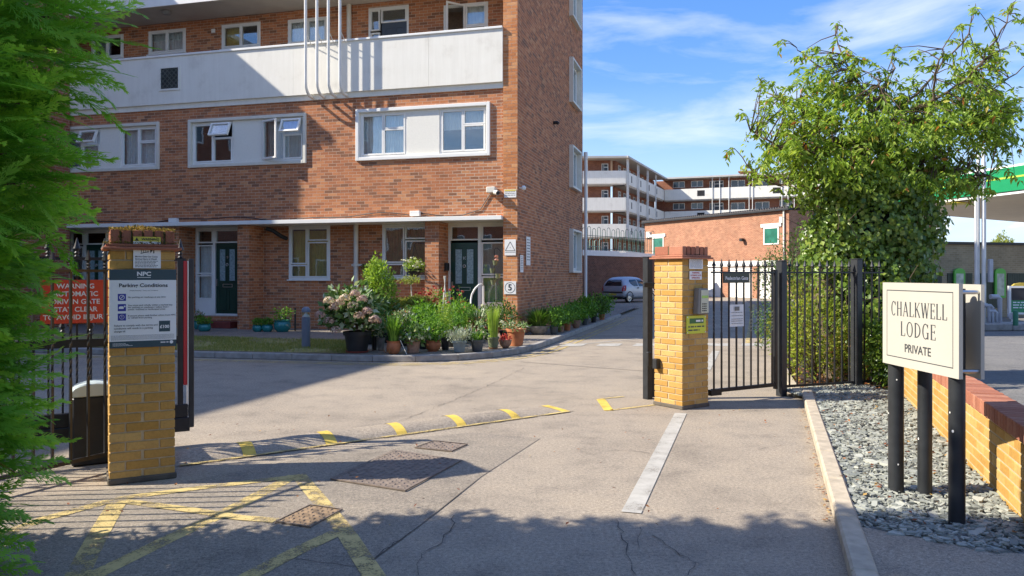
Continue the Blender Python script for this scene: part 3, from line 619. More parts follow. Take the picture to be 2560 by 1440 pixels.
def bricks_out(parent, acc, mat, mat1, nsingle, cam_xy=(0, 0), proud=0.005):
    if nsingle:
        full = sorted(acc, key=lambda q: (q[0]((q[1] + q[2]) / 2, q[3]).xy - Vector(cam_xy)).length_squared + (q[4] - 1.5) ** 2)
        single, rest = full[:nsingle], full[nsingle:]
    else: single, rest = [], acc
    for fr, a, b, y, z0, z1 in single: brick(fr((a + b) / 2, y + 0.022 - proud, (z0 + z1) / 2), fr.a, b - a, 0.044, z1 - z0, mat1, parent)
    if rest:
        V = []; Q = []; Rn = []; n = 0
        q = np.array([[0, 1, 5, 4], [1, 2, 6, 5], [3, 0, 4, 7], [4, 5, 6, 7], [0, 3, 2, 1]])
        for fr, a, b, y, z0, z1 in rest:
            pr = y - proud * random.uniform(0.5, 1.4); j = [random.uniform(-0.0015, 0.0015) for _ in range(4)]
            for p in ((a + j[0], pr, z0 + j[1]), (b + j[2], pr, z0), (b, y + 0.01, z0), (a, y + 0.01, z0), (a + j[1], pr, z1 + j[3]), (b + j[3], pr, z1), (b, y + 0.01, z1), (a, y + 0.01, z1)): V.append(fr(*p)[:])
            Q.append(q + n); n += 8; Rn += [random.random()] * 8
        quads('bricks', np.array(V), np.concatenate(Q), np.array(Rn), mat, parent, kind='stuff')
# ------------------------------------------------------------------ windows and doors
def border(mb, x0, x1, z0, z1, y0, y1, t):
    mb.box(x0, x0 + t, y0, y1, z0, z1); mb.box(x1 - t, x1, y0, y1, z0, z1); mb.box(x0 + t, x1 - t, y0, y1, z0, z0 + t); mb.box(x0 + t, x1 - t, y0, y1, z1 - t, z1)
def curtain(parent, fr, x0, x1, z0, z1, y, mat, wave=0.012, n=40, name='curtain'):
    mb = MB(fr); k = max(8, int((x1 - x0) * n)); V = []
    for i in range(k + 1):
        x = x0 + (x1 - x0) * i / k; d = wave * math.sin(i * 1.9) + wave * 0.5 * math.sin(i * 0.73); V += [(x, y + d, z0), (x, y + d, z1)]
    mb.add(V, [(2 * i, 2 * i + 2, 2 * i + 3, 2 * i + 1) for i in range(k)]); return mb.build(name, mat, parent)
def window(root, fr, x0, x1, z0, z1, y, cells, frame_mat=None, t=0.055, d=0.07, cover=None, cover_rect=None, sill=True, glass_mat=None, name='window', opened=()):
    """cells: (x0,x1,z0,z1) in 0..1 of the opening"""
    fm = frame_mat or m_wht; mb = MB(fr); border(mb, x0, x1, z0, z1, y, y + d, t)
    W_, H_ = x1 - x0 - 2 * t, z1 - z0 - 2 * t; panes = []; opens = []
    for i, (a, b, c, e) in enumerate(cells):
        cx0, cx1, cz0, cz1 = x0 + t + W_ * a, x0 + t + W_ * b, z0 + t + H_ * c, z0 + t + H_ * e; s = 0.038
        if i in opened: opens.append((cx0, cx1, cz0, cz1)); border(mb, cx0 + 0.002, cx1 - 0.002, cz0 + 0.002, cz1 - 0.002, y + 0.012, y + d - 0.01, 0.02); continue
        border(mb, cx0 + 0.002, cx1 - 0.002, cz0 + 0.002, cz1 - 0.002, y - 0.014, y + d - 0.012, s); panes.append((cx0 + s, cx1 - s, cz0 + s, cz1 - s))
    if sill: mb.box(x0 - 0.03, x1 + 0.03, y - 0.06, y - 0.0005, z0 - 0.03, z0 + 0.004)
    w = mb.build(name, fm, root, bevel=0.004)
    for a, b, c, e in panes:
        p = MB(fr); p.box(a - 0.004, b + 0.004, y + 0.022, y + 0.030, c - 0.004, e + 0.004); p.build('pane', glass_mat or m_glass, w)
    if cover is not None:
        r = cover_rect or (0, 1, 0, 1); curtain(w, fr, x0 + t + W_ * r[0], x0 + t + W_ * r[1], z0 + t + H_ * r[2], z0 + t + H_ * r[3], y + 0.16, cover)
    return w, opens
def casement(root, fr, rect, y, angle, side, top=False):
    """an opened sash: swings about its left (side=-1) or right edge, or about its top edge"""
    x0, x1, z0, z1 = rect; s = 0.045; w, h = x1 - x0, z1 - z0
    def loc(px, py, pz):
        if top: return (x0 + px, y - math.sin(angle) * (h - pz) + py * math.cos(angle), z1 - math.cos(angle) * (h - pz) + py * math.sin(angle) * -1)
        if side < 0: return (x0 + px * math.cos(angle), y - px * math.sin(angle) + py, z0 + pz)
        return (x1 - (w - px) * math.cos(angle), y - (w - px) * math.sin(angle) + py, z0 + pz)
    class LF:
        a = fr.a; c = fr.c; s = fr.s
        def __call__(self, px, py, pz): return fr(*loc(px, py, pz))
    mb = MB(LF()); border(mb, 0, w, 0, h, -0.03, 0.03, s); c = mb.build('casement', m_wht, root)
    p = MB(LF()); p.box(s - 0.004, w - s + 0.004, -0.004, 0.004, s - 0.004, h - s + 0.004); p.build('pane', m_glass, c)
def plate(fr, x0, x1, y, z0, z1, mat, parent=None, name='board', th=0.006, **k):
    mb = MB(fr); mb.box(x0, x1, y - th, y, z0, z1); return mb.build(name, mat, parent, **k)

# ================================================================== the main brick block of flats
flats = thing('apartment_building', (CX, CY, 0), 'nearest red brick block of flats with white balcony parapet', 'building')
XL = -17.0; YF = 0.06; D1 = 0.76; YG = 1.26
slab = MB(FA); acc = []; accp = []
win_ff = [(-13.52, -10.2), (-9.23, -5.70), (-4.25, -0.72)]
brickwall(FA, XL, -0.36, 2.98, 6.08, YF, 0.25, [(a, b, 4.48, 5.75) for a, b in win_ff], slab, acc)
gf = [(-6.62, -5.38, 1.43, 2.88), (-3.87, -2.45, 1.46, 2.88), (-9.56, -8.10, 0.42, 2.88), (-2.03, -0.36, 0.36, 2.88), (-13.9, -12.5, 0.42, 2.88), (-12.2, -11.0, 1.43, 2.88)]
brickwall(FA, XL, -0.36, 0.10, 2.88, D1, 0.25, gf, slab, acc)
gal = [(-13.6, -12.44, 8.03, 8.73), (-11.56, -10.28, 8.03, 8.73), (-9.08, -7.82, 8.0, 8.71), (-6.95, -5.72, 7.96, 8.68), (-4.5, -3.33, 6.3, 8.78), (-2.34, -1.12, 7.2, 8.67)]
brickwall(FA, XL, -0.36, 6.22, 8.92, YG, 0.25, gal, slab, acc)
gal3 = [(a, b, c + 2.85, d + 2.85) for a, b, c, d in gal]
brickwall(FA, XL, -0.36, 9.1, 11.75, YG, 0.25, gal3, slab, acc)
# piers under the canopy and the tall end pier
for a, b in ((-2.40, -2.035), (-7.74, -7.39), (-9.92, -9.57), (-14.9, -14.55)):
    brickwall(FA, a, b, 0.10, 2.88, YF, D1 - YF - 0.002, [], slab, acc, phase=0.06)
    fs = Fr(*FA(b, YF)[:2], FS.a); sl2 = MB(fs); brickwall(fs, 0.003, D1 - YF - 0.01, 0.10, 2.88, -0.0015, 0.05, [], sl2, acc, phase=0.11); sl2.build('pier_return', m_mortr, flats)
brickwall(FA, -0.36, -0.003, 0.10, 11.75, 0.0, 0.3, [], slab, accp, phase=0.1)
side_w = [(6.72, 8.32, 1.65, 3.04), (6.72, 8.32, 4.42, 5.77), (6.72, 8.32, 7.20, 8.62), (6.72, 8.32, 10.0, 11.4)]
sslab = MB(FS); sacc = []
brickwall(FS, 0.004, 9.3, 0.10, 11.75, 0.0, 0.3, side_w, sslab, sacc)
slab.build('wall', m_mortr, flats); sslab.build('end_wall', m_mortr, flats)
bricks_out(flats, accp, m_org, m_org1, 120, proud=0.0028); bricks_out(flats, acc, m_red, m_red1, 180, proud=0.0009); bricks_out(flats, sacc, m_red, m_red1, 0, proud=0.0018)
# inside: rear walls so that glass looks into rooms
mb = MB(FA); mb.box(XL, -0.45, 3.0, 3.1, 0.1, 11.7); mb.box(XL, XL + 0.1, 0.4, 9.2, 0.1, 11.7); mb.box(XL, -0.35, 9.0, 9.2, 0.1, 11.7); mb.build('inner_wall', m_room, flats)
mb = MB(FA)
for z in (0.3, 2.9, 6.0, 8.95): mb.box(XL, -0.4, D1 + 0.28, 3.0, z, z + 0.08)
mb.build('floor', m_room, flats)
# white canopy, bands, parapets, slabs, roof
mb = MB(FA); mb.box(XL, -0.362, -0.16, YF - 0.002, 2.885, 2.985); mb.build('canopy_fascia', m_wht, flats, bevel=0.006)
mb = MB(FA); mb.box(XL, -0.362, YF, D1 - 0.003, 2.882, 2.978); mb.build('canopy_soffit', m_crm, flats)
mb = MB(FA); mb.box(XL, -0.362, 0.01, YG - 0.004, 6.082, 6.22); mb.build('balcony_slab', m_rend, flats)
mb = MB(FA); x = -0.363
for wdt in (1.9, 3.75, 3.75, 3.75, 3.4):
    mb.box(x - wdt + 0.004, x, -0.05, 0.06, 6.221, 7.50) if x - wdt < -9.45 < x or x - wdt < -10.1 < x else mb.box(x - wdt + 0.004, x, -0.05, 0.06, 6.221, 7.50); x -= wdt
par = mb.build('parapet', m_rend, flats)
mb = MB(FA); mb.box(XL, -0.363, -0.085, 0.10, 7.502, 7.56); mb.build('coping', m_wht, flats, bevel=0.008)
gmb = MB(FA); border(gmb, -10.1, -9.44, 6.58, 7.24, -0.075, -0.051, 0.05); gmb.build('vent_frame', m_rend, flats)
gmb = MB(FA); gmb.box(-10.05, -9.49, -0.056, -0.0505, 6.63, 7.19)
gm = gmb.build('vent_grille', M('grille_dark', (0.03, 0.035, 0.03), 0.7, 0.3), flats)
gmb = MB(FA)
for i in range(4):
    for j in range(4):
        cx, cz = -10.05 + 0.14 * i, 6.63 + 0.14 * j; s = 0.008
        for (ax, az, bx, bz) in ((0, 0, .14, .14), (0, .14, .14, 0)):
            dx, dz = bx - ax, bz - az; L_ = math.hypot(dx, dz); px, pz = -dz / L_ * s, dx / L_ * s
            gmb.vprism([(cx + ax - px, cz + az - pz), (cx + bx - px, cz + bz - pz), (cx + bx + px, cz + bz + pz), (cx + ax + px, cz + az + pz)], -0.068, -0.058)
gmb.build('lattice', M('grille_metal', (0.09, 0.10, 0.085), 0.6, 0.2), gm)
mb = MB(FA); mb.box(XL, -0.362, -0.03, YG - 0.004, 8.925, 9.098); mb.build('soffit_slab', m_soff, flats)
mb = MB(FA); mb.box(XL, -0.362, -0.07, -0.032, 8.90, 9.09); mb.build('slab_fascia', m_wht, flats)
mb = MB(FA); mb.box(XL, -0.363, -0.05, 0.06, 9.10, 10.4); mb.build('parapet', m_rend, flats)
mb = MB(FA); mb.box(XL - 0.3, 0.25, -0.35, 9.6, 11.76, 11.95); mb.build('roof', m_soff, flats)
# first floor window bands: surround, two windows and a cream panel each
covers = [((m_net, None), (m_net, None)), ((None, None), (m_gry, None)), ((m_blind, None), (m_gry, (0, 1, 0.55, 1)))]
CELL = [(0, 0.5, 0, 1), (0.5, 1, 0.0, 0.63), (0.5, 1, 0.63, 1)]
for k, (a, b) in enumerate(win_ff):
    mb = MB(FA); border(mb, a - 0.02, b + 0.02, 4.46, 5.77, YF - 0.06, YF + 0.12, 0.085); mb.build('window_surround', m_crm if k < 2 else m_wht, flats, bevel=0.008)
    mid0, mid1 = a + 0.085 + 1.28, b - 0.085 - 1.22
    mb = MB(FA); mb.box(mid0, mid1, YF + 0.012, YF + 0.05, 4.546, 5.684); mb.build('infill_panel', m_cream, flats)
    for j, (p, q) in enumerate(((a + 0.067, mid0), (mid1, b - 0.067))):
        op = () if k != 1 else (2,) if j == 0 else (0, 2)
        if k == 0 and j == 0: op = (2,)
        w_, os_ = window(flats, FA, p, q, 4.546, 5.684, YF + 0.035, CELL, cover=covers[k][j][0], cover_rect=covers[k][j][1], sill=False, opened=op)
        for i, rct in enumerate(os_):
            tall = rct[3] - rct[2] > 0.7
            casement(flats, FA, rct, YF - 0.03, R(22) if tall else R(24), -1, top=not tall)
# gallery windows
TW = [(0, 0.5, 0, 1), (0.5, 1, 0, 1)]
for k, (a, b, c, d) in enumerate(gal):
    for up in (0, 2.85):
        if k < 4: window(flats, FA, a, b, c + up, d + up, YG - 0.01, TW, cover=[m_gry, m_gry, m_ochre, m_net][k], cover_rect=(0, [0.5, 1, 0.5, 1][k], 0, 1))
        elif k == 5:
            w_, os_ = window(flats, FA, a, b, c + up, d + up, YG - 0.01, [(0, 0.5, 0, 1), (0.5, 1, 0, 0.6), (0.5, 1, 0.6, 1)], opened=(0,), cover=m_gry, cover_rect=(0.5, 1, 0.6, 1))
            casement(flats, FA, os_[0], YG - 0.04, R(48), 1)
def panel_door(root, fr, x0, x1, z0, z1, y, mat, lights=(), number=None, knocker=False, slot=True):
    mb = MB(fr); mb.box(x0, x1, y, y + 0.05, z0, z1); w, h = x1 - x0, z1 - z0
    for i in (0, 1):
        a = x0 + w * (0.13 + 0.42 * i); b = a + w * 0.32
        border(mb, a, b, z0 + h * 0.06, z0 + h * 0.36, y - 0.012, y + 0.004, 0.03)
        border(mb, a, b, z0 + h * 0.46, z0 + h * 0.93, y - 0.014, y + 0.004, 0.03)
    dr = mb.build('door', mat, root, bevel=0.004)
    for i in (0, 1):
        a = x0 + w * (0.13 + 0.42 * i) + 0.03; b = a + w * 0.32 - 0.06
        p = MB(fr); p.box(a, b, y - 0.006, y - 0.002, z0 + h * (0.46 if not lights else lights[0]) + 0.03, z0 + h * (0.93 if not lights else lights[1]) - 0.03); p.build('door_light', m_frost if not lights else m_fglass, dr)
    if slot:
        p = MB(fr); border(p, x0 + w * 0.3, x0 + w * 0.72, z0 + h * 0.385, z0 + h * 0.43, y - 0.012, y - 0.001, 0.012); p.build('letter_slot', m_steel, dr)
    p = MB(fr); p.box(x0 + 0.03, x0 + 0.06, y - 0.05, y - 0.001, z0 + h * 0.40, z0 + h * 0.50); p.build('handle', m_steel, dr)
    if knocker:
        p = MB(fr); cx, cz = (x0 + x1) / 2, z0 + h * 0.70
        p.tube([(cx + 0.032 * math.cos(t), y - 0.02, cz + 0.036 * math.sin(t)) for t in np.linspace(0, 6.283, 15)], 0.010, 6); p.build('knocker', m_steel, dr)
    if number: text(number, 0.11, m_steel, dr, fr((x0 + x1) / 2, y - 0.003, z0 + h * 0.80), fr(1, 0) - fr(0, 0), (0, 0, 1))
    return dr
# gallery front doors with side light and fanlight
for up in (0, 2.85):
    z0, z1 = 6.3 + up, 8.78 + up
    window(flats, FA, -4.5, -3.33, z0, z1, YG - 0.01, [(0, 0.27, 0.0, 0.74), (0, 0.27, 0.76, 1), (0.3, 1, 0.84, 1)], sill=False, name='door_frame')
    panel_door(flats, FA, -4.11, -3.39, z0 + 0.04, z0 + 2.06, YG + 0.0, m_gdoor, lights=(0.46, 0.82))
# ground floor: windows
CG = [(0, 0.44, 0, 0.26), (0, 0.44, 0.27, 1), (0.45, 1, 0, 0.72), (0.45, 1, 0.74, 1)]
window(flats, FA, -6.62, -5.38, 1.43, 2.88, D1 - 0.01, CG, cover=m_ochre, cover_rect=(0, 1, 0, 0.95))
window(flats, FA, -3.87, -2.45, 1.46, 2.88, D1 - 0.01, CG, cover=m_gcurt)
window(flats, FA, -12.2, -11.0, 1.43, 2.88, D1 - 0.01, CG, cover=m_net)
# ground floor: front doors
def front_door(x0, x1, z0, flip, num, cov):
    w = x1 - x0; z1 = 2.88
    if flip:   # side light on the right
        d0, d1 = x0 + 0.07, x0 + 0.80; s0, s1 = (d1 + 0.09 - x0 - 0.055) / (w - 0.11), 1.0; dl, dh = 0.0, (d1 - x0) / (w - 0.11)
    else: d1, d0 = x1 - 0.07, x1 - 0.80; s0, s1 = 0.0, (d0 - 0.09 - x0 - 0.055) / (w - 0.11); dl, dh = (d0 - 0.07 - x0) / (w - 0.11), 1.0
    fr_, _ = window(flats, FA, x0, x1, z0, z1, D1 - 0.02, [(s0, s1, 0.17, 0.46), (s0, s1, 0.47, 0.82), (s0, s1, 0.84, 1), (dl, dh, 0.84, 1)], sill=False, name='door_frame', t=0.06)
    mb = MB(FA); a = x0 + 0.06 + (w - 0.12) * s0; b = x0 + 0.06 + (w - 0.12) * s1; mb.box(a, b, D1 - 0.02, D1 + 0.02, z0 + 0.06, z0 + 0.47)
    m0 = d1 if flip else d0 - 0.09; mb.box(m0 + 0.004, m0 + 0.085, D1 - 0.035, D1 + 0.04, z0 + 0.05, z1 - 0.05); mb.build('lower_panel', m_wht, fr_)
    curtain(fr_, FA, a, b, z0 + 0.45, z1 - 0.5, D1 + 0.14, cov, 0.02, 22)
    panel_door(flats, FA, d0, d1, z0 + 0.03, z0 + 2.02, D1 - 0.005, m_grnd, number=num, knocker=True)
front_door(-2.03, -0.362, 0.36, True, '10', M('sage_curtain', (0.34, 0.40, 0.34), 0.9, 0.1, 6))
front_door(-9.56, -8.10, 0.42, False, '9', m_net)
front_door(-13.9, -12.5, 0.42, False, None, m_net)
for a, b in ((-9.45, -8.1), (-1.98, -0.8)):
    mb = MB(FA); mb.box(a, b, 0.25, D1 - 0.03, 0.10, 0.28); mb.build('door_step', M('red_tile', (0.20, 0.035, 0.025), 0.6, 0.2, 8), flats, bevel=0.01)
# downpipes
mb = MB(FA); mb.tube([(-4.58, D1 - 0.09, 0.1), (-4.58, D1 - 0.09, 2.88)], 0.062, 14); mb.tube([(-4.58, D1 - 0.09, 1.78), (-4.58, D1 - 0.09, 1.86)], 0.082, 14); mb.box(-4.7, -4.4, D1 - 0.12, D1 - 0.06, 1.80, 1.84); mb.build('downpipe', m_crm, flats, smooth=True)
mb = MB(FA); mb.tube([(-5.04, YG - 0.08, 6.2), (-5.04, YG - 0.08, 8.92)], 0.065, 12); mb.build('downpipe', m_crm, flats, smooth=True)
mb = MB(FS); mb.tube([(9.37, -0.10, 0.1), (9.37, -0.10, 5.9)], 0.055, 12); mb.tube([(9.37, -0.10, 5.7), (9.37, -0.10, 5.95)], 0.075, 12); mb.build('downpipe', m_wht, flats, smooth=True)
mb = MB(FA); mb.tube([(-7.0, 0.25, 2.80), (-6.85, 0.35, 2.74), (-6.7, 0.5, 2.60), (-6.7, D1, 2.55)], 0.055, 12); mb.build('soil_pipe', m_pblk, flats, smooth=True)
# four white poles standing off the balcony, hooked into the wall at their feet
for xx in (-5.47, -5.15, -4.83, -4.51):
    mb = MB(FA); yp = -0.36
    mb.tube([(xx, yp, 12.2), (xx, yp, 6.45), (xx, yp + 0.015, 6.33), (xx + 0.01, yp + 0.07, 6.22), (xx + 0.015, yp + 0.16, 6.15), (xx + 0.015, yp + 0.34, 6.13)], 0.038, 12)
    pole = mb.build('pole', m_pipe, flats, smooth=True)
    mb = MB(FA); mb.tube([(xx, yp, 7.72), (xx + 0.01, -0.07, 7.46)], 0.012, 6); mb.build('bracket', m_pipe, pole)
# end wall windows with projecting white surrounds
for a, b, c, d in side_w:
    mb = MB(FS); border(mb, a - 0.02, b + 0.02, c - 0.02, d + 0.02, -0.14, 0.12, 0.07); mb.build('window_surround', m_crm, flats, bevel=0.006)
    window(flats, FS, a + 0.05, b - 0.05, c + 0.05, d - 0.05, 0.03, [(0, 0.5, 0, 0.62), (0, 0.5, 0.64, 1), (0.5, 1, 0, 1)], cover=m_net, sill=False)
# small fittings on the walls
mb = MB(FA); mb.tube([(-13.0, -0.02, 3.03)] + [(x, 0.035, 3.05 + 0.05 * math.sin(x * 1.3) + 0.03 * math.sin(x * 3.1)) for x in np.linspace(-12.5, -2.75, 40)], 0.012, 5); mb.build('cable', m_pblk, flats)
mb = MB(FA); mb.tube([(-2.5, 0.035, 3.1), (-1.9, 0.035, 3.0), (-1.4, 0.04, 3.02), (-0.95, 0.04, 3.15), (-0.75, 0.04, 3.45), (-0.62, 0.04, 3.62)], 0.012, 5); mb.build('cable', m_pblk, flats)
mb = MB(FA); mb.box(-2.76, -2.5, -0.06, YF - 0.006, 3.02, 3.15); mb.build('junction_box', m_wht, flats, bevel=0.01)
mb = MB(FA); mb.box(-9.8, -9.55, -0.08, YF - 0.006, 2.99, 3.10); mb.build('junction_box', m_wht, flats, bevel=0.01)
mb = MB(FA); mb.box(-9.4, -9.28, YG - 0.05, YG - 0.006, 8.5, 8.62); mb.build('junction_box', m_wht, flats, bevel=0.01)
mb = MB(FA); mb.lathe([(0.0, 8.92), (0.13, 8.915), (0.14, 8.87), (0.10, 8.82), (0.0, 8.81)], (-10.2, 0.35, 0), 16); mb.build('ceiling_lamp', M('lamp_grey', (0.25, 0.25, 0.24), 0.4, 0.1), flats, smooth=True)
# ------------------------------------------------------------------ things fixed to the flats
UX = FA(1, 0) - FA(0, 0); UZ = (0, 0, 1)
def sign_on(fr, xc, zc, w, h, y, mat, name, label, cat='sign', th=0.012):
    t = thing(name, fr(xc, y, zc - h / 2), label, cat); plate(fr, xc - w / 2, xc + w / 2, y, zc - h / 2, zc + h / 2, mat, t, 'board', th=th); return t
def ring(fr, xc, zc, r0, r1, y, n=36):
    mb = MB(fr); V = []
    for k in range(n):
        a = 2 * math.pi * k / n; V += [(xc + r0 * math.cos(a), y, zc + r0 * math.sin(a)), (xc + r1 * math.cos(a), y, zc + r1 * math.sin(a))]
    mb.add(V, [(2 * k, 2 * k + 1, 2 * ((k + 1) % n) + 1, 2 * ((k + 1) % n)) for k in range(n)]); return mb
def wordline(parent, fr, x0, x1, y, z, h, mat, name='text_line'):
    """a line of print too small to read: word-length dashes"""
    mb = MB(fr); x = x0
    while x < x1 - h:
        w = min(random.uniform(2, 7) * h * 0.75, x1 - x); mb.add([(x, y, z), (x + w, y, z), (x + w, y, z + h), (x, y, z + h)], [(0, 1, 2, 3)]); x += w + h * 0.8
    return mb.build(name, mat, parent)
m_board = M('white_board', (0.78, 0.77, 0.73), 0.45, 0.04, 5)
t = sign_on(FA, -0.185, 1.25, 0.30, 0.31, -0.012, m_board, 'number_sign', 'square white sign with a circled black 5 on the corner pier', th=0.008)
text('5', 0.21, m_ink, t, FA(-0.185, -0.022, 1.25), UX, UZ, bold=0.004); ring(FA, -0.185, 1.25, 0.118, 0.128, -0.0225).build('ring', m_ink, t)
t = sign_on(FA, -0.18, 2.22, 0.28, 0.385, -0.012, m_board, 'warning_triangle_sign', 'white sign with a black triangle on the corner pier', th=0.008)
mb = MB(FA); tri = [(-0.30, 2.14), (-0.06, 2.14), (-0.18, 2.355)]
for (a, b) in zip(tri, tri[1:] + tri[:1]):
    dx, dz = b[0] - a[0], b[1] - a[1]; L_ = math.hypot(dx, dz); nx, nz = -dz / L_ * 0.006, dx / L_ * 0.006
    mb.add([(a[0] - nx, -0.0222, a[1] - nz), (b[0] - nx, -0.0222, b[1] - nz), (b[0] + nx, -0.0222, b[1] + nz), (a[0] + nx, -0.0222, a[1] + nz)], [(0, 1, 2, 3)])
mb.add([(-0.31, -0.0222, 2.10), (-0.05, -0.0222, 2.10), (-0.05, -0.0222, 2.108), (-0.31, -0.0222, 2.108)], [(0, 1, 2, 3)]); mb.build('triangle', m_ink, t)
text('v', 0.05, m_ink, t, FA(-0.18, -0.022, 2.22), UX, UZ)
t = sign_on(FA, -0.18, 3.52, 0.30, 0.20, -0.012, m_board, 'camera_notice', 'small cream camera notice high on the corner pier', th=0.008)
for k in range(3): wordline(t, FA, -0.31, -0.05, -0.0212, 3.55 - 0.04 * k, 0.012, m_inkg)
plate(FA, -0.32, -0.04, -0.0208, 3.575, 3.612, M('yellow_print', (0.65, 0.5, 0.08), 0.5), t, 'header', th=0.0012)
c = thing('security_camera', FA(-0.6, 0, 3.55), 'cream security camera with dark lens under the corner of the wall', 'camera')
mb = MB(FA); mb.box(-0.74, -0.52, -0.17, 0.05, 3.54, 3.68); mb.build('housing', m_crm, c, bevel=0.012)
mb = MB(FA); mb.tube([(-0.56, -0.10, 3.56), (-0.44, -0.20, 3.52)], 0.055, 14); bd = mb.build('camera_body', m_crm, c, smooth=True)
mb = MB(FA); mb.tube([(-0.445, -0.196, 3.522), (-0.43, -0.21, 3.517)], 0.045, 14); mb.build('lens', m_pblk, bd)
c = thing('floodlight', FS(0.02, -0.05, 3.6), 'small white lamp on the end wall corner', 'lamp')
mb = MB(FS); mb.lathe([(0.0, 3.60), (0.05, 3.62), (0.06, 3.67), (0.03, 3.71), (0.0, 3.71)], (0.12, -0.12, 0), 12); mb.build('head', m_wht, c, smooth=True); mb = MB(FS); mb.tube([(0.12, -0.12, 3.66), (0.12, -0.002, 3.66)], 0.015, 6); mb.build('arm', m_wht, c)
for xc, zc, w, h, nm, lb in ((1.0, 2.16, 0.42, 0.72, 'tall_notice', 'tall white notice on the shaded end wall'), (0.32, 1.83, 0.30, 0.42, 'small_notice', 'small white notice by the corner of the end wall')):
    t = sign_on(FS, xc, zc, w, h, -0.014, m_board, nm, lb, 'notice')
    for k in range(8): wordline(t, FS, xc - w * 0.4, xc + w * 0.4, -0.0272, zc + h * (0.38 - 0.1 * k), h * 0.028, m_inkg)
mb = MB(FS); t = thing('outlet_pipe', FS(4.2, 0, 5.9), 'stub of black pipe sticking out of the end wall', 'pipe'); mb.tube([(4.2, 0.0, 6.02), (4.2, -0.12, 6.02), (4.2, -0.16, 5.98)], 0.05, 10); mb.build('stub', m_pblk, t, smooth=True)
# letter box on the side of the door pier, number ten
t = thing('door_bell_box', FA(-2.03, 0.5, 1.78), 'black letter box on the pier beside door ten', 'letter box'); fs = Fr(*FA(-2.03, YF)[:2], FS.a); mb = MB(fs); mb.box(0.38, 0.58, -0.07, -0.008, 1.66, 1.86); mb.build('box', m_pblk, t, bevel=0.006)
# hand rail by door ten
t = thing('hand_rail', FA(-1.05, 0.1, 0.1), 'bent white hand rail beside green door ten', 'hand rail')
mb = MB(FA); mb.tube([(-1.18, 0.0, 0.1), (-1.18, 0.0, 0.95), (-1.16, 0.02, 1.08), (-1.09, 0.05, 1.22), (-1.0, 0.1, 1.32), (-0.95, 0.15, 1.33), (-0.92, 0.2, 1.28), (-0.92, 0.22, 0.1)], 0.022, 10); mb.build('rail', m_wht, t, smooth=True)

# ================================================================== other buildings
def plain_block(name, label, fr, L, Dp, Hh, mat=None):
    t = thing(name, fr(0, 0, 0), label, 'building'); mb = MB(fr); mb.box(0, L, 0, Dp, 0, Hh); mb.build('wall', mat or m_far, t, wall=True)
    mb = MB(fr); mb.box(-0.25, L + 0.25, -0.25, Dp + 0.25, Hh + 0.002, Hh + 0.2); mb.build('roof', m_soff, t)
    for i in range(int(L / 3)):
        for z in (1.2, 4.0, 6.8, 9.4):
            if z < Hh - 1.5:
                w = MB(fr); border(w, 0.9 + 3 * i, 2.2 + 3 * i, z, z + 1.2, -0.05, -0.002, 0.07); wo_ = w.build('window', m_wht, t); w = MB(fr); w.box(0.96 + 3 * i, 2.14 + 3 * i, -0.03, -0.004, z + 0.06, z + 1.14); w.build('pane', m_fglass, wo_)
    return t
# stair tower at the left end of the flats and the wing that closes the court on the left
ft = Fr(*FA(-13.0 - 5.5, -2.45)[:2], FA.a); plain_block('stair_tower', 'brick stair tower beside the left end of the flats', ft, 5.4, 2.40, 11.5)
pw = Vector((-3.6, 8.7)) + Vector((-1, -0.074)) * (11.7 * 1.2775); fw = Fr(pw.x - W2.x * 9, pw.y - W2.y * 9, FS.a); plain_block('side_wing', 'brick side wing on the left of the court', fw, 19.0, 9.0, 11.5)
# unseen additions: rear blocks cast shade, terrace behind the viewer fills window reflections
plain_block('unseen_rear_block', 'unseen brick block added behind the flats to shade the side road', Fr(*FA(-3.2, 9.8)[:2], FS.a), 15.0, 8.0, 11.5)
plain_block('unseen_low_block', 'unseen low brick block added to shade the car and terrace wall', Fr(*FA(-4.9, 25.0)[:2], FS.a), 10.5, 6.0, 5.6)
plain_block('unseen_street_terrace', 'unseen brick terrace added across the street for the window reflections', Fr(40, -24, math.pi), 120.0, 8.0, 6.0)
# ------------------------------------------------------------------ terrace wall with white coping behind the parked car
T0, T1 = P(1440, 700, 46.0), P(1704, 700, 54.5); FT = frame(T0, T1); TL = (T1 - T0).xy.length
terr = thing('terrace_wall', T0.xy.to_3d(), 'dark brick terrace wall with white coping behind the silver car', 'wall')
mb = MB(FT); mb.box(-0.5, TL, 0, 0.3, 0, 2.75); mb.build('wall', m_terr, terr, wall=True)
mb = MB(FT); mb.box(-0.5, 4.3, -0.06, 0.36, 2.752, 3.08); mb.box(4.302, TL, -0.06, 0.36, 2.752, 3.0); mb.build('coping', m_wht, terr)
mb = MB(FT); mb.box(-0.5, TL, 0.37, 9, 2.6, 2.68); mb.build('terrace_floor', m_path, terr)
m_grail = M('green_rail_paint', (0.05, 0.12, 0.085), 0.5, 0.2, 5); m_grail2 = M('pale_green_rail_paint', (0.30, 0.45, 0.36), 0.5, 0.15, 5)
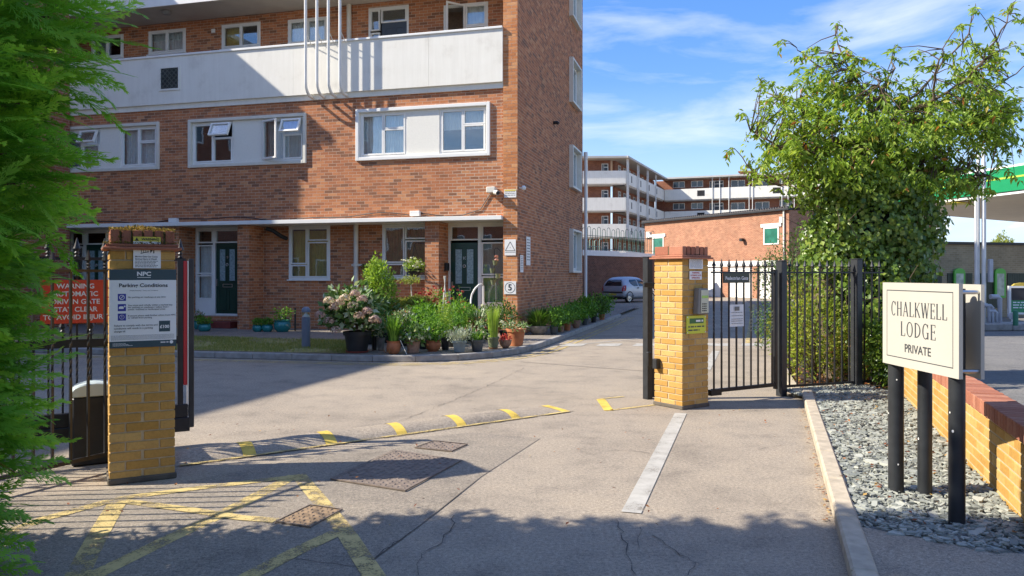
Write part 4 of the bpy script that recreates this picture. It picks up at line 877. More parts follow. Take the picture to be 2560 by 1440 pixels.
def hoop_railing(fr, x0, x1, y, z0, z1, step, mat, label, r=0.018):
    t = thing('hoop_railing', fr(x0, y, z0), label, 'railing')
    mb = MB(fr); mb.tube([(x0, y, z0 + 0.1), (x1, y, z0 + 0.1)], r, 6); mb.tube([(x0, y, z0 + (z1 - z0) * 0.62), (x1, y, z0 + (z1 - z0) * 0.62)], r, 6); mb.build('rail', mat, t)
    x = x0; k = 0
    while x < x1:
        mb = MB(fr)
        hh = z1 - 0.1 * (k % 2)
        mb.tube([(x, y, z0 + 0.0), (x, y, hh - step * 0.5)] + [(x + step * 0.5 - step * 0.5 * math.cos(a), y, hh - step * 0.5 + step * 0.5 * math.sin(a)) for a in np.linspace(0.4, math.pi - 0.4, 5)] + [(x + step, y, hh - step * 0.5), (x + step, y, z0)], r, 5); mb.build('hoop', mat, t); x += step * 1.55; k += 1
hoop_railing(FT, 0.3, 8.6, 0.15, 3.08, 4.55, 0.32, m_grail, 'dark green hooped railing along the terrace wall')
hoop_railing(FT, 1.0, 9.0, 5.0, 2.68, 4.2, 0.36, m_grail2, 'pale green hooped railing further back on the terrace', 0.028)
# ------------------------------------------------------------------ brick hall with garages under it
HA = Vector((10.67, 61.7)); FH = Fr(HA.x, HA.y, math.atan2(-0.879, 0.476)); HLn = 14.6
hall = thing('garage_hall', (HA.x, HA.y, 0), 'sunlit orange brick hall above white garage doors', 'building')
def hx(u): r = (u - 1280) / F; return (55 * r - 14.3) / (0.476 + 0.879 * r) + 7.63
doors = [(hx(1700), hx(1752)), (hx(1768), hx(1803)), (hx(1821), hx(1880)), (hx(1897), hx(1950))]
mb = MB(FH)
for q in holes_strips(0, HLn, 0, 5.7, [(a, b, -1, 2.12) for a, b in doors]): mb.box(q[0], q[1], 0, 0.3, q[2], q[3])
mb.box(HLn - 0.3, HLn - 0.002, 0.3, 12, 0, 5.7); mb.box(0.002, 0.3, 0.3, 12, 0, 5.9); mb.build('wall', m_hall, hall, wall=FH)
mb = MB(FH); mb.box(-0.2, HLn + 0.15, -0.25, 0.1, 5.70, 5.79); mb.build('gutter', m_pblk, hall)
mb = MB(FH); n = 70
for i in range(n):
    x = -0.15 + (HLn + 0.25) * i / n; w = (HLn + 0.25) / n; mb.vprism([(x, 5.80), (x + w, 5.80), (x + w, 5.84), (x + w * 0.55, 5.87), (x + w * 0.5, 5.94), (x + w * 0.1, 5.94), (x, 5.85)], -0.2, 0.3)
mb.build('roof_sheet_edge', M('roof_sheet', (0.06, 0.055, 0.055), 0.7, 0.2), hall)
mb = MB(FH); mb.add([(-0.15, -0.2, 5.86), (HLn + 0.1, -0.2, 5.86), (HLn + 0.1, 12, 6.1), (-0.15, 12, 6.1)], [(0, 1, 2, 3)]); mb.build('roof', MATS['roof_sheet'], hall)
for a, b in doors:
    mb = MB(FH); mb.box(a, b, 0.06, 0.10, 0.02, 2.12)
    for k in range(1, 5): mb.box(a + 0.02, b - 0.02, 0.052, 0.0605, 0.42 * k, 0.42 * k + 0.012)
    mb.build('garage_door', m_wht, hall)
mb = MB(FH); mb.box(doors[1][0] - 0.8, HLn - 0.3, -0.05, -0.002, 2.16, 2.52); mb.build('lintel', m_wht, hall)
for u0, u1, z0, z1 in ((1912, 1945, 3.55, 4.6), (1634, 1658, 3.0, 4.45)):
    a, b = hx(u0), hx(u1); w = MB(FH); border(w, a - 0.08, b + 0.08, z0, z1 + 0.08, -0.05, -0.002, 0.08); wo_ = w.build('window', m_wht, hall); w = MB(FH); w.box(a, b, -0.03, -0.004, z0 + 0.08, z1); w.build('pane', M('green_glass', (0.03, 0.15, 0.10), 0.2, 0.4, 2), wo_)
    w = MB(FH); w.box(a - 0.3, b + 0.3, -0.08, -0.003, z1 + 0.1, z1 + 0.32); w.build('window_head', m_wht, hall)
mb = MB(FH); a = hx(1860); mb.box(a - 0.12, a + 0.12, -0.35, -0.05, 3.85, 4.05); mb.build('flood_lamp', m_pblk, hall, bevel=0.02)
mb = MB(FH); a = hx(1962); mb.tube([(a, -0.1, 0), (a, -0.1, 5.7)], 0.06, 8); mb.box(a - 0.3, a - 0.05, -0.2, -0.003, 4.9, 5.3); mb.build('downpipe', m_crm, hall)
mb = MB(FH); mb.box(0.3, 0.75, -0.12, -0.003, 4.55, 5.0); mb.build('vent_box', m_wht, hall)
# ------------------------------------------------------------------ distant block with white galleries
far = thing('gallery_block', (11.8, 80, 0), 'distant brick block with white access galleries', 'building')
FLO = [(2.75, 4.1), (5.55, 6.90), (8.30, 9.65), (11.1, 12.45)]; ZR = 13.75
faces = [((5.0, 80.4), (11.83, 80.0), 'a'), ((11.83, 80.0), (19.4, 98.0), 'b'), ((19.4, 98.0), (48.0, 87.1), 'c')]
walls = MB(); 
def shared(name, key, build):
    return build()
_wm = {}
def far_window(fr, x, z, y, w, h, kind='w'):
    key = (kind, round(w, 2), round(h, 2))
    if key not in _wm:
        f = Fr(0, 0); mb = MB(f); border(mb, 0, w, 0, h, 0.0, 0.05, 0.07)
        if kind == 'w': mb.box(w * 0.48, w * 0.54, 0.001, 0.049, 0.07, h - 0.07)
        else: mb.box(w * 0.3, w * 0.36, 0.001, 0.049, 0.07, h - 0.07); mb.box(w * 0.36, w - 0.07, 0.001, 0.049, h * 0.8, h * 0.84)
        o = mb.build('window', m_wht); p = MB(f)
        if kind == 'w': p.box(0.06, w - 0.06, 0.02, 0.03, 0.06, h - 0.06)
        else: p.box(0.06, w - 0.06, 0.02, 0.03, 0.06, h - 0.06)
        po = p.build('pane', m_fglass if kind == 'w' else m_gdoor); _wm[key] = (o.data, po.data); bpy.data.objects.remove(o); bpy.data.objects.remove(po)
    a, b = _wm[key]; o = bpy.data.objects.new('window' if kind == 'w' else 'door', a); o.location = fr(x, y, z) - far.location; o.rotation_euler = (0, 0, fr.a); setup(o, far)
    q = bpy.data.objects.new('pane', b); setup(q, o)
for p0, p1, k in faces:
    fr = frame(p0, p1); L = (Vector(p1) - Vector(p0)).length; wd = 1.5
    mb = MB(fr); mb.box({'a': 0, 'b': 1.45, 'c': -1.3}[k], L + {'a': -1.45, 'b': 1.3, 'c': 0}[k], wd, wd + 0.3, 0, ZR); mb.build('wall', m_far, far, wall=True)
    for i, (z0, z1) in enumerate(FLO):
        mb = MB(fr); e = 0.0 if k == 'b' else 0.06; mb.box(e, L - e, 0.0, 0.12, z0, z1); mb.build('gallery_parapet', m_rend, far)
        mb = MB(fr); mb.box(0.02, L - 0.02, 0.121, wd - 0.002, z0 - 0.14, z0 + 0.02); mb.build('gallery_slab', m_soff, far)
        st = 4.4 if k != 'b' else 4.2; x = 2.6 if k != 'c' else 4.6; 
        n_ = 0
        while x < L - 0.8 and k != 'a':
            mb = MB(fr)
            if k == 'b': mb.box(x - 0.14, x + 0.14, -0.02, -0.002, z0 + 0.35, z1 - 0.3)
            else: mb.box(x - 0.45, x + 0.45, -0.02, -0.002, z0 + 0.4, z1 - 0.25)
            mb.build('grille', m_dark, far); x += st if k == 'b' else 9.0
        if k == 'c':
            x = 0.9; n_ = 0
            while x < L - 3 and x < 22:
                if n_ % 5 in (0, 1): far_window(fr, x, z1 + 0.35, wd - 0.05, 1.5, 0.8); x += 2.3
                elif n_ % 5 == 2: far_window(fr, x, z0 + 0.15, wd - 0.05, 1.7, 2.25, 'd'); x += 2.6
                else: far_window(fr, x, z1 - 0.2, wd - 0.05, 1.7, 1.2); x += 2.9
                n_ += 1
        if k == 'b':
            for x in np.arange(2.6, L - 2, 2.2): far_window(fr, x, z0 + 0.15, wd - 0.05, 1.0, 2.2, 'd')
        if k == 'a': far_window(fr, L - 2.4, z0 + 0.2, wd - 0.05, 0.7, 2.1, 'd')
        if k == 'a': mb = MB(fr); mb.tube([(2.9, 0.9, z0), (2.9, 0.9, z0 + 2.8)], 0.07, 6); mb.build('downpipe', m_wht, far)
    for g in ([0.35, 0.7, 1.05, 4.9, 5.3, 5.7, 9.6, 10.0, 10.4, 14.2, 14.6] if k == 'b' else [6.0, 6.9, 8.0, 10.4, 10.8, 14.2, 14.9, 15.6, 16.8, 18.6] if k == 'c' else []):
        mb = MB(fr); mb.tube([(g, -0.06, 5.5), (g, -0.06, ZR)], 0.042, 6); mb.build('pole', m_pipe, far)
    mb = MB(fr); mb.box(-0.3, L + 0.3, -0.35, 9.0, ZR + (0.002 if k == 'b' else 0.008 if k == 'c' else 0), ZR + (0.20 if k == 'a' else 0.206 if k == 'b' else 0.212)); mb.build('roof', m_soff, far)
fr = frame(*faces[2][:2]); mb = MB(fr); mb.box(9.0, 10.6, 4, 5, ZR + 0.2, ZR + 1.0); mb.box(8.8, 10.8, 3.8, 5.2, ZR + 1.0, ZR + 1.15); mb.build('chimney', m_far, far, wall=True)

# ================================================================== filling station on the right
m_bpg = M('canopy_green', (0.015, 0.26, 0.10), 0.3, 0.06, 2, spec=0.6); m_bpl = M('canopy_lime', (0.45, 0.62, 0.08), 0.3, 0.05, 2)
cA, cB, cC, cD = Vector((20.0, 24.5)), Vector((17.2, 36.0)), Vector((31.0, 45.2)), Vector((36.0, 32.0))
can = thing('station_canopy', (26, 34, 0), 'green edged filling station canopy with white underside', 'canopy')
mb = MB(); q = [tuple(cA), tuple(cB), tuple(cC), tuple(cD)]; mb.prism(q[::-1], 4.62, 4.75); mb.build('soffit', M('canopy_soffit', (0.76, 0.68, 0.56), 0.6, 0.06, 1), can)
for nm, z0, z1, o, mt in (('white_edge', 4.60, 4.72, 0.10, m_wht), ('green_band', 4.722, 5.20, 0.16, m_bpg), ('lime_stripe', 5.202, 5.27, 0.17, m_bpl), ('green_band', 5.272, 5.62, 0.14, m_bpg), ('white_edge', 5.622, 5.70, 0.12, m_wht)):
    for a, b in ((cA, cB), (cB, cC), (cC, cD), (cD, cA)):
        f = frame(b, a); L = (a - b).length; mb = MB(f); mb.box(-o, L + o, -o, -0.002, z0, z1) if True else None; mb.build(nm, mt, can)
for x, y in ((22.5, 32), (29, 37), (31, 33)):
    mb = MB(); mb.box(x - 0.2, x + 0.2, y - 0.2, y + 0.2, 0, 4.62); mb.build('column', m_wht, can)
f = frame(cB, cA); mb = MB(f); mb.lathe([(0.0, 0.0), (0.45, 0.02), (0.5, 0.06), (0.0, 0.14)], (4.4, 0.25, 4.46), 20); mb.build('sun_emblem', M('emblem_yellow', (0.75, 0.62, 0.08), 0.4, 0.05), can)
S0, S1 = P(2290, 700, 27.2), P(2760, 700, 29.5); FP = frame(S0, S1); SL = (S1 - S0).xy.length
st = thing('station_wall', S0.xy.to_3d(), 'tan brick boundary wall with dark green lower cladding behind the pumps', 'wall')
m_tanw = farbrick('tan_brick', (0.34, 0.28, 0.18), (0.28, 0.23, 0.145), (0.36, 0.32, 0.24))
mb = MB(FP); mb.box(0, SL, 0, 0.3, 0, 2.66); mb.build('wall', m_tanw, st, wall=True)
mb = MB(FP); mb.box(0, SL, -0.1, 0.4, 2.662, 2.75); mb.build('capping', m_pblk, st)
m_clad = M('dark_green_cladding', (0.022, 0.035, 0.018), 0.5, 0.2, 4)
x = 0.0
while x < SL - 0.5:
    mb = MB(FP)
    for i in range(10): mb.box(x + 0.022 * 5 * i + 0.004, x + 0.11 * (i + 1) - 0.004, -0.03, -0.002, 0.35, 1.62)
    mb.build('cladding_panel', m_clad, st); x += 1.35
for u in (2381, 2512):
    fx = FP.inv(P(u, 700, 27.9))[0]
    t = thing('poster_frame', FP(fx, -0.06, 0.72), 'green arched poster frame on the station wall, ' + ('left one near the name sign' if u < 2400 else 'right one beside the pump'), 'poster')
    mb = MB(FP); w, z0, z1 = 0.24, 0.72, 1.66; arc = [(fx + w * math.cos(a), z1 + 0.14 * math.sin(a)) for a in np.linspace(0, math.pi, 9)]
    mb.vprism([(fx - w, z0), (fx + w, z0)] + arc, -0.10, -0.035); mb.build('frame', M('poster_green', (0.10, 0.42, 0.05), 0.4, 0.05), t)
    mb = MB(FP); mb.box(fx - w * 0.68, fx + w * 0.68, -0.104, -0.1005, z0 + 0.08, z1 - 0.05); mb.build('poster', M('poster_print', (0.42, 0.46, 0.36), 0.4, 0.35, 5), t)
# vent pipes
vp = thing('vent_pipes', P(2455, 820, 21.6).xy.to_3d(), 'cluster of tall grey vent pipes by the forecourt kerb', 'pipes')
v0 = P(2455, 820, 21.6)
for i, (du, top, r) in enumerate(((-0.17, 4.45, 0.04), (-0.06, 4.95, 0.04), (0.04, 5.15, 0.045), (0.12, 4.75, 0.04))):
    mb = MB(); mb.tube([(v0.x + du, v0.y + 0.08 * (i % 2), 0.1), (v0.x + du, v0.y + 0.08 * (i % 2), top)], r, 10); mb.build('pipe', m_pipe, vp, smooth=True)
m_pip2 = M('grey_pipe', (0.42, 0.43, 0.45), 0.5, 0.15, 6)
for i, (a, b, z) in enumerate(((0.16, 0.42, 0.95), (0.0, 0.22, 0.7), (-0.3, 0.12, 0.72), (0.1, 0.34, 0.55))):
    mb = MB(); mb.tube([(v0.x + a, v0.y - 0.12, z), (v0.x + b - 0.06, v0.y - 0.12, z), (v0.x + b, v0.y - 0.12, z - 0.06), (v0.x + b, v0.y - 0.12, 0.05)], 0.05 + 0.02 * (i == 0), 10); mb.build('elbow_pipe', m_pip2, vp, smooth=True)
mb = MB(); mb.box(v0.x + 0.15, v0.x + 0.26, v0.y - 0.1, v0.y, 1.35, 2.0); mb.build('control_box', m_pip2, vp, bevel=0.01)
# forecourt kerb, advert stand and bollard
f = frame(P(2380, 820, 21.0), P(2760, 820, 21.8)); t = thing('forecourt_kerb', f(0, 0, 0), 'grey concrete kerb along the forecourt edge', 'kerb')
for i in range(6):
    mb = MB(f); mb.box(0.9 * i + 0.004, 0.9 * (i + 1) - 0.004, -0.12, 0.6, 0.012, 0.22); mb.build('kerb_stone', m_conc2, t, bevel=0.03)
av = P(2562, 790, 23.5); f = Fr(av.x - 0.48, av.y, -0.1)
t = thing('advert_stand', (av.x, av.y, 0), 'white framed advert stand with green and black panels by the pumps', 'stand')
mb = MB(f); border(mb, 0, 1.3, 0.35, 1.22, 0, 0.1, 0.06); mb.box(0.1, 0.16, 0.02, 0.08, 0.012, 0.35); mb.box(1.1, 1.16, 0.02, 0.08, 0.012, 0.35); mb.build('frame', m_wht, t)
plate(f, 0.06, 1.24, 0.02, 0.80, 1.16, M('print_black', (0.03, 0.03, 0.035), 0.3, 0.4, 5), t, 'upper_panel'); plate(f, 0.06, 1.24, 0.02, 0.41, 0.78, m_bpg, t, 'lower_panel')
plate(f, 0.45, 0.62, 0.012, 0.48, 0.58, m_bpl, t, 'price_patch', th=0.003)
mb = MB(f); mb.vprism([(0.1, 1.225), (1.25, 1.225), (1.2, 1.29), (0.9, 1.33), (0.35, 1.32), (0.18, 1.29)], 0.01, 0.09); mb.build('yellow_header', M('header_yellow', (0.55, 0.40, 0.05), 0.5, 0.1), t)
for k in range(3): wordline(t, f, 0.12, 1.1, 0.0125, 0.70 - 0.08 * k, 0.035, m_inkw)
bv = P(2539, 820, 20.6); t = thing('green_bollard', (bv.x, bv.y, 0), 'short dark green bollard on the forecourt kerb', 'bollard'); mb = MB(); mb.lathe([(0.065, 0.2), (0.065, 0.56), (0.055, 0.60), (0.0, 0.61)], (bv.x, bv.y, 0), 14); mb.build('post', M('bollard_green', (0.02, 0.16, 0.09), 0.5, 0.1), t, smooth=True); mb = MB(); mb.tube([(bv.x - 0.09, bv.y + 0.02, 0.45), (bv.x - 0.09, bv.y + 0.08, 0.45)], 0.09, 14); mb.build('reflector', m_pip2, t)
# ================================================================== gate pillars
def pillar(c0, ang, label, nc=24, course=0.0712, side=0.445, z_start=0.03):
    """c0: street-side corner; brick on the street face runs along ang"""
    fr = Fr(c0[0], c0[1], ang); t = thing('gate_pillar', (c0[0], c0[1], 0), label, 'pillar')
    mb = MB(fr); i = 0.007; mb.box(i, side - i, i, side - i, 0, nc * course + z_start); mb.build('mortar_core', m_morty, t)
    mb = MB(fr); mb.box(-0.012, side + 0.012, -0.012, side + 0.012, 0, 0.045); mb.build('footing', M('damp_mortar', (0.12, 0.10, 0.075), 0.95, 0.3, 9, bmp=0.6), t, bevel=0.008)
    L, d, h = 0.2125, 0.1025, course - 0.010; j = 0.010
    for k in range(nc):
        z = z_start + course * k + h / 2
        for q in range(4):     # pinwheel of stretchers, alternate courses turned
            if (k + q) % 2 == 0:
                for s in (0, 1):
                    x = L / 2 + s * (side - L); y = d / 2
                    px, py = [(x, y), (side - y, x), (side - x, side - y), (y, side - x)][q]
                    brick(fr(px + random.gauss(0, 0.0008), py, z), ang + q * math.pi / 2, L, d, h, m_yel1, t)
            else:
                x = side / 2; y = d / 2; px, py = [(x, y), (side - y, x), (side - x, side - y), (y, side - x)][q]
                brick(fr(px, py, z), ang + q * math.pi / 2, side - 2 * (d + j), d, h, m_yel1, t)
    zt = z_start + nc * course
    mb = MB(fr); o = 0.045
    V = [(-o, -o), (side + o, -o), (side + o, side + o), (-o, side + o)]
    mb.prism(V, zt, zt + 0.022); mb.prism([(x * 1.0 + (0.02 if x < 0.2 else -0.02), y + (0.02 if y < 0.2 else -0.02)) for x, y in V], zt + 0.023, zt + 0.045); mb.build('tile_ledge', m_cop1, t, bevel=0.006)
    # brick-on-edge capping: soldiers round the top
    mb = MB(fr); mb.box(0.012, side - 0.012, 0.012, side - 0.012, zt + 0.045, zt + 0.142); mb.build('cap_core', M('mossy_mortar', (0.10, 0.085, 0.04), 0.95, 0.4, 25, bmp=0.8), t)
    n = 6; w = side / n
    for s in range(2):
        for k in range(n): brick(fr(w * (k + 0.5), 0.108 + s * (side - 0.216), zt + 0.098 + random.gauss(0, 0.002)), ang + random.gauss(0, 0.01), w - 0.013, 0.214, 0.10, m_cop1, t, 'cap_brick')
    return t, fr, zt
eang = math.atan2(0.55, 0.835)
pl, FL, ztl = pillar((-2.965, 5.655), R(29), 'left yellow brick gate pillar with mossy cap and parking sign')
pr, FR_, ztr = pillar((1.958, 8.83), R(35), 'right yellow brick gate pillar with keypad beside the pedestrian gate')
# moss on the left cap
n = 900; xx = rng.uniform(0.0, 0.445, n); yy = np.abs(rng.normal(0, 0.10, n)).clip(0, 0.44); zz = np.full(n, ztl + 0.145) + rng.random(n) * 0.012 * (1 + 2 * np.exp(-((xx - 0.2) / 0.1) ** 2))
p_ = np.array([FL(a, b, c)[:] for a, b, c in zip(xx, yy, zz)]); d_ = nrm(rng.normal(0, 1, (n, 3)) + [0, 0, 1.2])
leaves('moss', p_, d_, rng.normal(0, 1, (n, 3)), rng.uniform(0.008, 0.028, n), rng.uniform(0.006, 0.016, n), m_moss, pl, kind='stuff')
n = 420; xx = (rng.integers(0, 7, n) / 6 * 0.445 + rng.normal(0, 0.012, n)).clip(-0.03, 0.47); lo = rng.random(n) < 0.5; xx = np.where(lo, rng.uniform(-0.04, 0.48, n), xx)
zz = np.where(lo, ztl + 0.045 + rng.random(n) * 0.014, ztl + 0.05 + rng.random(n) * 0.09); yy = np.where(lo, rng.uniform(-0.035, -0.002, n), rng.uniform(-0.004, 0.004, n))
p_ = np.array([FL(a, b, c)[:] for a, b, c in zip(xx, yy, zz)]); d_ = nrm(rng.normal(0, 1, (n, 3)) + np.array(FL(0, -1)[:]) * 0 + [0.3, -1, 0.3])
leaves('joint_moss', p_, d_, rng.normal(0, 1, (n, 3)), rng.uniform(0.006, 0.018, n), rng.uniform(0.006, 0.014, n), m_moss, pl, rnd=rng.random(n) * 0.35, kind='stuff')
LX = FL(1, 0) - FL(0, 0); RX = FR_(1, 0) - FR_(0, 0)
# ---- parking conditions board
m_navy = M('dark_teal_print', (0.028, 0.065, 0.080), 0.4, 0.05, 3); m_blue = M('blue_print', (0.02, 0.03, 0.30), 0.4, 0.05); m_sgn = M('sign_white', (0.82, 0.82, 0.80), 0.4, 0.03, 3)
def zl(v): return H - (v - HZ) / F * 5.82
bx0, bx1, bz0, bz1 = -0.002, 0.452, zl(866), zl(674); BW = bx1 - bx0; BH = bz1 - bz0; yb = -0.010
pk = thing('parking_sign', FL(0.22, -0.01, bz0), 'Parking Conditions board with navy header fixed to the left pillar', 'sign')
plate(FL, bx0, bx1, yb, bz0, bz1, m_sgn, pk, 'board', th=0.006)
yp = yb - 0.0063
def sp(x, z): return FL(bx0 + BW * x, yp - 0.0006, bz1 - BH * z)     # fractions from the top left
def flat(x0, x1, z0, z1, mat, name, lift=0.0):
    mb = MB(FL); y = yp - lift; mb.add([(bx0 + BW * x0, y, bz1 - BH * z1), (bx0 + BW * x1, y, bz1 - BH * z1), (bx0 + BW * x1, y, bz1 - BH * z0), (bx0 + BW * x0, y, bz1 - BH * z0)], [(0, 1, 2, 3)]); return mb.build(name, mat, pk)
flat(0, 1, 0, 0.135, m_navy, 'header_band'); flat(0, 1, 0.915, 1, m_navy, 'footer_band'); flat(0.735, 0.905, 0.665, 0.805, m_navy, 'charge_box')
text('NPC', 0.042, m_inkw, pk, sp(0.51, 0.058), LX, UZ, bold=0.0016, sx=1.15); flat(0.41, 0.61, 0.098, 0.105, m_inkw, 'underline', 0.0008)
text('Parking Conditions', 0.038, m_ink, pk, sp(0.505, 0.205), LX, UZ, bold=0.0007, sx=1.13)
text('Private Property / Terms and Conditions', 0.0115, m_inkg, pk, sp(0.51, 0.27), LX, UZ)
for k, (z, L3) in enumerate(((0.355, ['No parking on roadways at any time']), (0.485, ['You must park wholly within a marked bay.', 'No parking on roadways / yellow lines /', 'paved / hatched or landscaped areas']), (0.605, ['If unsure please seek further advice from NPC', 'or refrain from parking']))):
    flat(0.125, 0.245, z - 0.045, z + 0.045, m_blue, 'pictogram')
    for i, ln in enumerate(L3): text(ln, 0.0155, m_inkg, pk, sp(0.272, z + (i - (len(L3) - 1) / 2) * 0.027), LX, UZ, 'LEFT', bold=0.0002, sx=1.12)
def ringl(x, z, r0, r1, name='symbol'):
    c = sp(x, z); f2 = Fr(c.x, c.y, FL.a, c.z); return ring(f2, 0, 0, r0, r1, -0.0006, 24).build(name, m_inkw, pk)
ringl(0.185, 0.355, 0.014, 0.018); mb = MB(FL); c0 = (bx0 + BW * 0.185, bz1 - BH * 0.355); mb.add([(c0[0] - 0.011, yp - 0.001, c0[1] - 0.008), (c0[0] - 0.008, yp - 0.001, c0[1] - 0.011), (c0[0] + 0.011, yp - 0.001, c0[1] + 0.008), (c0[0] + 0.008, yp - 0.001, c0[1] + 0.011)], [(0, 1, 2, 3)]); mb.build('symbol', m_inkw, pk)
cx, cz = bx0 + BW * 0.18, bz1 - BH * 0.487; mb = MB(FL); mb.add([(cx - 0.018, yp - 0.001, cz - 0.008), (cx + 0.014, yp - 0.001, cz - 0.008), (cx + 0.014, yp - 0.001, cz + 0.002), (cx + 0.008, yp - 0.001, cz + 0.011), (cx - 0.012, yp - 0.001, cz + 0.011), (cx - 0.018, yp - 0.001, cz + 0.002)], [(0, 1, 2, 3, 4, 5)]); mb.build('symbol', m_inkw, pk)
ringl(0.225, 0.47, 0.0, 0.006); ringl(0.185, 0.605, 0.014, 0.0165); text('!', 0.024, m_inkw, pk, sp(0.185, 0.605), LX, UZ, bold=0.0006)
for i, ln in enumerate(('Failure to comply with the terms and', 'conditions will result in a parking', 'charge of:')): text(ln, 0.0185, m_inkg, pk, sp(0.07, 0.715 + 0.037 * i), LX, UZ, 'LEFT', bold=0.0002, sx=1.05)
text('£100', 0.032, m_inkw, pk, sp(0.82, 0.742), LX, UZ, bold=0.0012, sx=1.0, lift=0.002)
for k in range(5): wordline(pk, FL, bx0 + BW * 0.03, bx1 - BW * 0.03, yp - 0.0006, bz1 - BH * (0.845 + 0.013 * k), 0.0022, m_inkg)
for k in range(3): wordline(pk, FL, bx0 + BW * 0.05, bx0 + BW * (0.24 + 0.05 * k), yp - 0.001, bz1 - BH * (0.945 + 0.014 * k), 0.003, m_inkw)
wordline(pk, FL, bx0 + BW * 0.76, bx0 + BW * 0.88, yp - 0.001, bz1 - BH * 0.95, 0.008, m_inkw); ringl(0.925, 0.943, 0.0, 0.0125, 'seal')
# ---- yellow headed warning sign above it
wx0, wx1, wz0, wz1 = 0.158, 0.345, zl(671), zl(593); ws = thing('warning_sign', FL(0.25, -0.01, wz0), 'small WARNING sign with yellow header near the top of the left pillar', 'sign')
plate(FL, wx0, wx1, -0.006, wz0, wz1, m_sgn, ws, 'board', th=0.005); m_yelp = M('sign_yellow', (0.62, 0.52, 0.05), 0.4, 0.04); WH = wz1 - wz0
def wq(pts, mat, name, lift=0.0006):
    mb = MB(FL); mb.add([(wx0 + (wx1 - wx0) * x, -0.011 - lift, wz1 - WH * z) for x, z in pts], [tuple(range(len(pts)))]); return mb.build(name, mat, ws)
wq([(0, 0.15), (1, 0.15), (1, 0), (0, 0)], m_yelp, 'header'); text('WARNING', 0.024, m_ink, ws, FL(wx0 + 0.116, -0.0125, wz1 - WH * 0.08), LX, UZ, bold=0.0006, sx=1.02)
wq([(0.05, 0.13), (0.2, 0.13), (0.125, 0.02)], m_ink, 'triangle', 0.0012)
for a in (0.28, 0.36, 0.44, 0.52): wq([(a, 0.50), (a + 0.02, 0.50), (a + 0.02, 0.24), (a, 0.24)], m_ink, 'gate_drawing')
wq([(0.26, 0.25), (0.56, 0.29), (0.56, 0.27), (0.26, 0.23)], m_ink, 'gate_drawing', 0.001); wq([(0.26, 0.54), (0.56, 0.48), (0.56, 0.46), (0.26, 0.52)], m_ink, 'gate_drawing', 0.001)
wq([(0.62, 0.52), (0.72, 0.40), (0.72, 0.22), (0.66, 0.24), (0.6, 0.36)], m_ink, 'figure'); wq([(0.72, 0.52), (0.76, 0.52), (0.76, 0.21), (0.72, 0.21)], m_ink, 'post_drawing')
for i, ln in enumerate(('Moving Gate Can Cause', 'Serious Injury or Death')): text(ln, 0.0155, m_ink, ws, FL(wx0 + 0.012, -0.0115, wz1 - WH * (0.63 + 0.075 * i)), LX, UZ, 'LEFT', bold=0.0003)
for i in range(5): wordline(ws, FL, wx0 + 0.012, wx1 - 0.02 - 0.01 * (i % 3), -0.0118, wz1 - WH * (0.78 + 0.045 * i), 0.004, m_inkg)
# ---- things on the right pillar
def zr(v): return H - (v - HZ) / F * 9.05
def onR(u0, u1, v0, v1): return (0.445 * (u0 - 1707) / 63, 0.445 * (u1 - 1707) / 63, zr(v1), zr(v0))
a, b, c, d = onR(1722, 1754.5, 640.5, 672.5); t = thing('white_notice', FR_(0.22, -0.01, c), 'white printed notice at the top of the right pillar', 'notice'); plate(FR_, a, b, -0.006, c, d, m_board, t, th=0.006)
text('ATTENTION', 0.02, m_ink, t, FR_((a + b) / 2, -0.0125, d - 0.018), RX, UZ, bold=0.0004)
for k in range(8): wordline(t, FR_, a + 0.015, b - 0.015, -0.0126, d - 0.042 - 0.013 * k, 0.005, m_inkg)
a, b, c, d = onR(1722.5, 1752, 678, 699); t = thing('red_warning_notice', FR_(0.22, -0.01, c), 'white notice with red warning letters on the right pillar', 'notice'); plate(FR_, a, b, -0.006, c, d, m_board, t, th=0.006)
for k, ln in enumerate(('WARNING', 'AUTOMATIC GATES', 'OPERATING')): text(ln, 0.026 if k != 1 else 0.02, m_inkr, t, FR_((a + b) / 2, -0.0125, d - 0.02 - 0.029 * k), RX, UZ, bold=0.0006)
a, b, c, d = onR(1731, 1757, 720, 784); t = thing('keypad', FR_(0.25, -0.05, c), 'tall metal entry keypad on the right pillar', 'keypad')
mb = MB(FR_); mb.vprism([(a, c), (b, c), (b, d - 0.004), (a + 0.02, d)], -0.085, -0.004); mb.build('housing', M('keypad_grey', (0.20, 0.19, 0.17), 0.4, 0.1, 8), t, bevel=0.008)
mb = MB(FR_); mb.box(a + 0.045, b - 0.01, -0.094, -0.0855, c + 0.015, d - 0.02); fp = mb.build('face_plate', M('keypad_face', (0.52, 0.52, 0.38), 0.35, 0.06), t, bevel=0.002)
mb = MB(FR_); mb.box(a + 0.055, b - 0.02, -0.096, -0.0942, d - 0.115, d - 0.085); mb.build('screen', M('screen_green', (0.35, 0.55, 0.10), 0.3, 0.05), t)
for r_ in range(4):
    for q in range(3):
        mb = MB(FR_); bx = a + 0.062 + q * 0.027; mb.box(bx, bx + 0.016, -0.098, -0.0942, c + 0.035 + r_ * 0.026, c + 0.048 + r_ * 0.026); mb.build('key', m_blk, t)
a, b, c, d = onR(1715, 1762, 788, 832); t = thing('yellow_sign', FR_(0.22, -0.01, c), 'lime yellow sign with green header low on the right pillar', 'sign'); plate(FR_, a, b, -0.006, c, d, M('lime_print', (0.55, 0.58, 0.04), 0.35, 0.05), t, th=0.006)
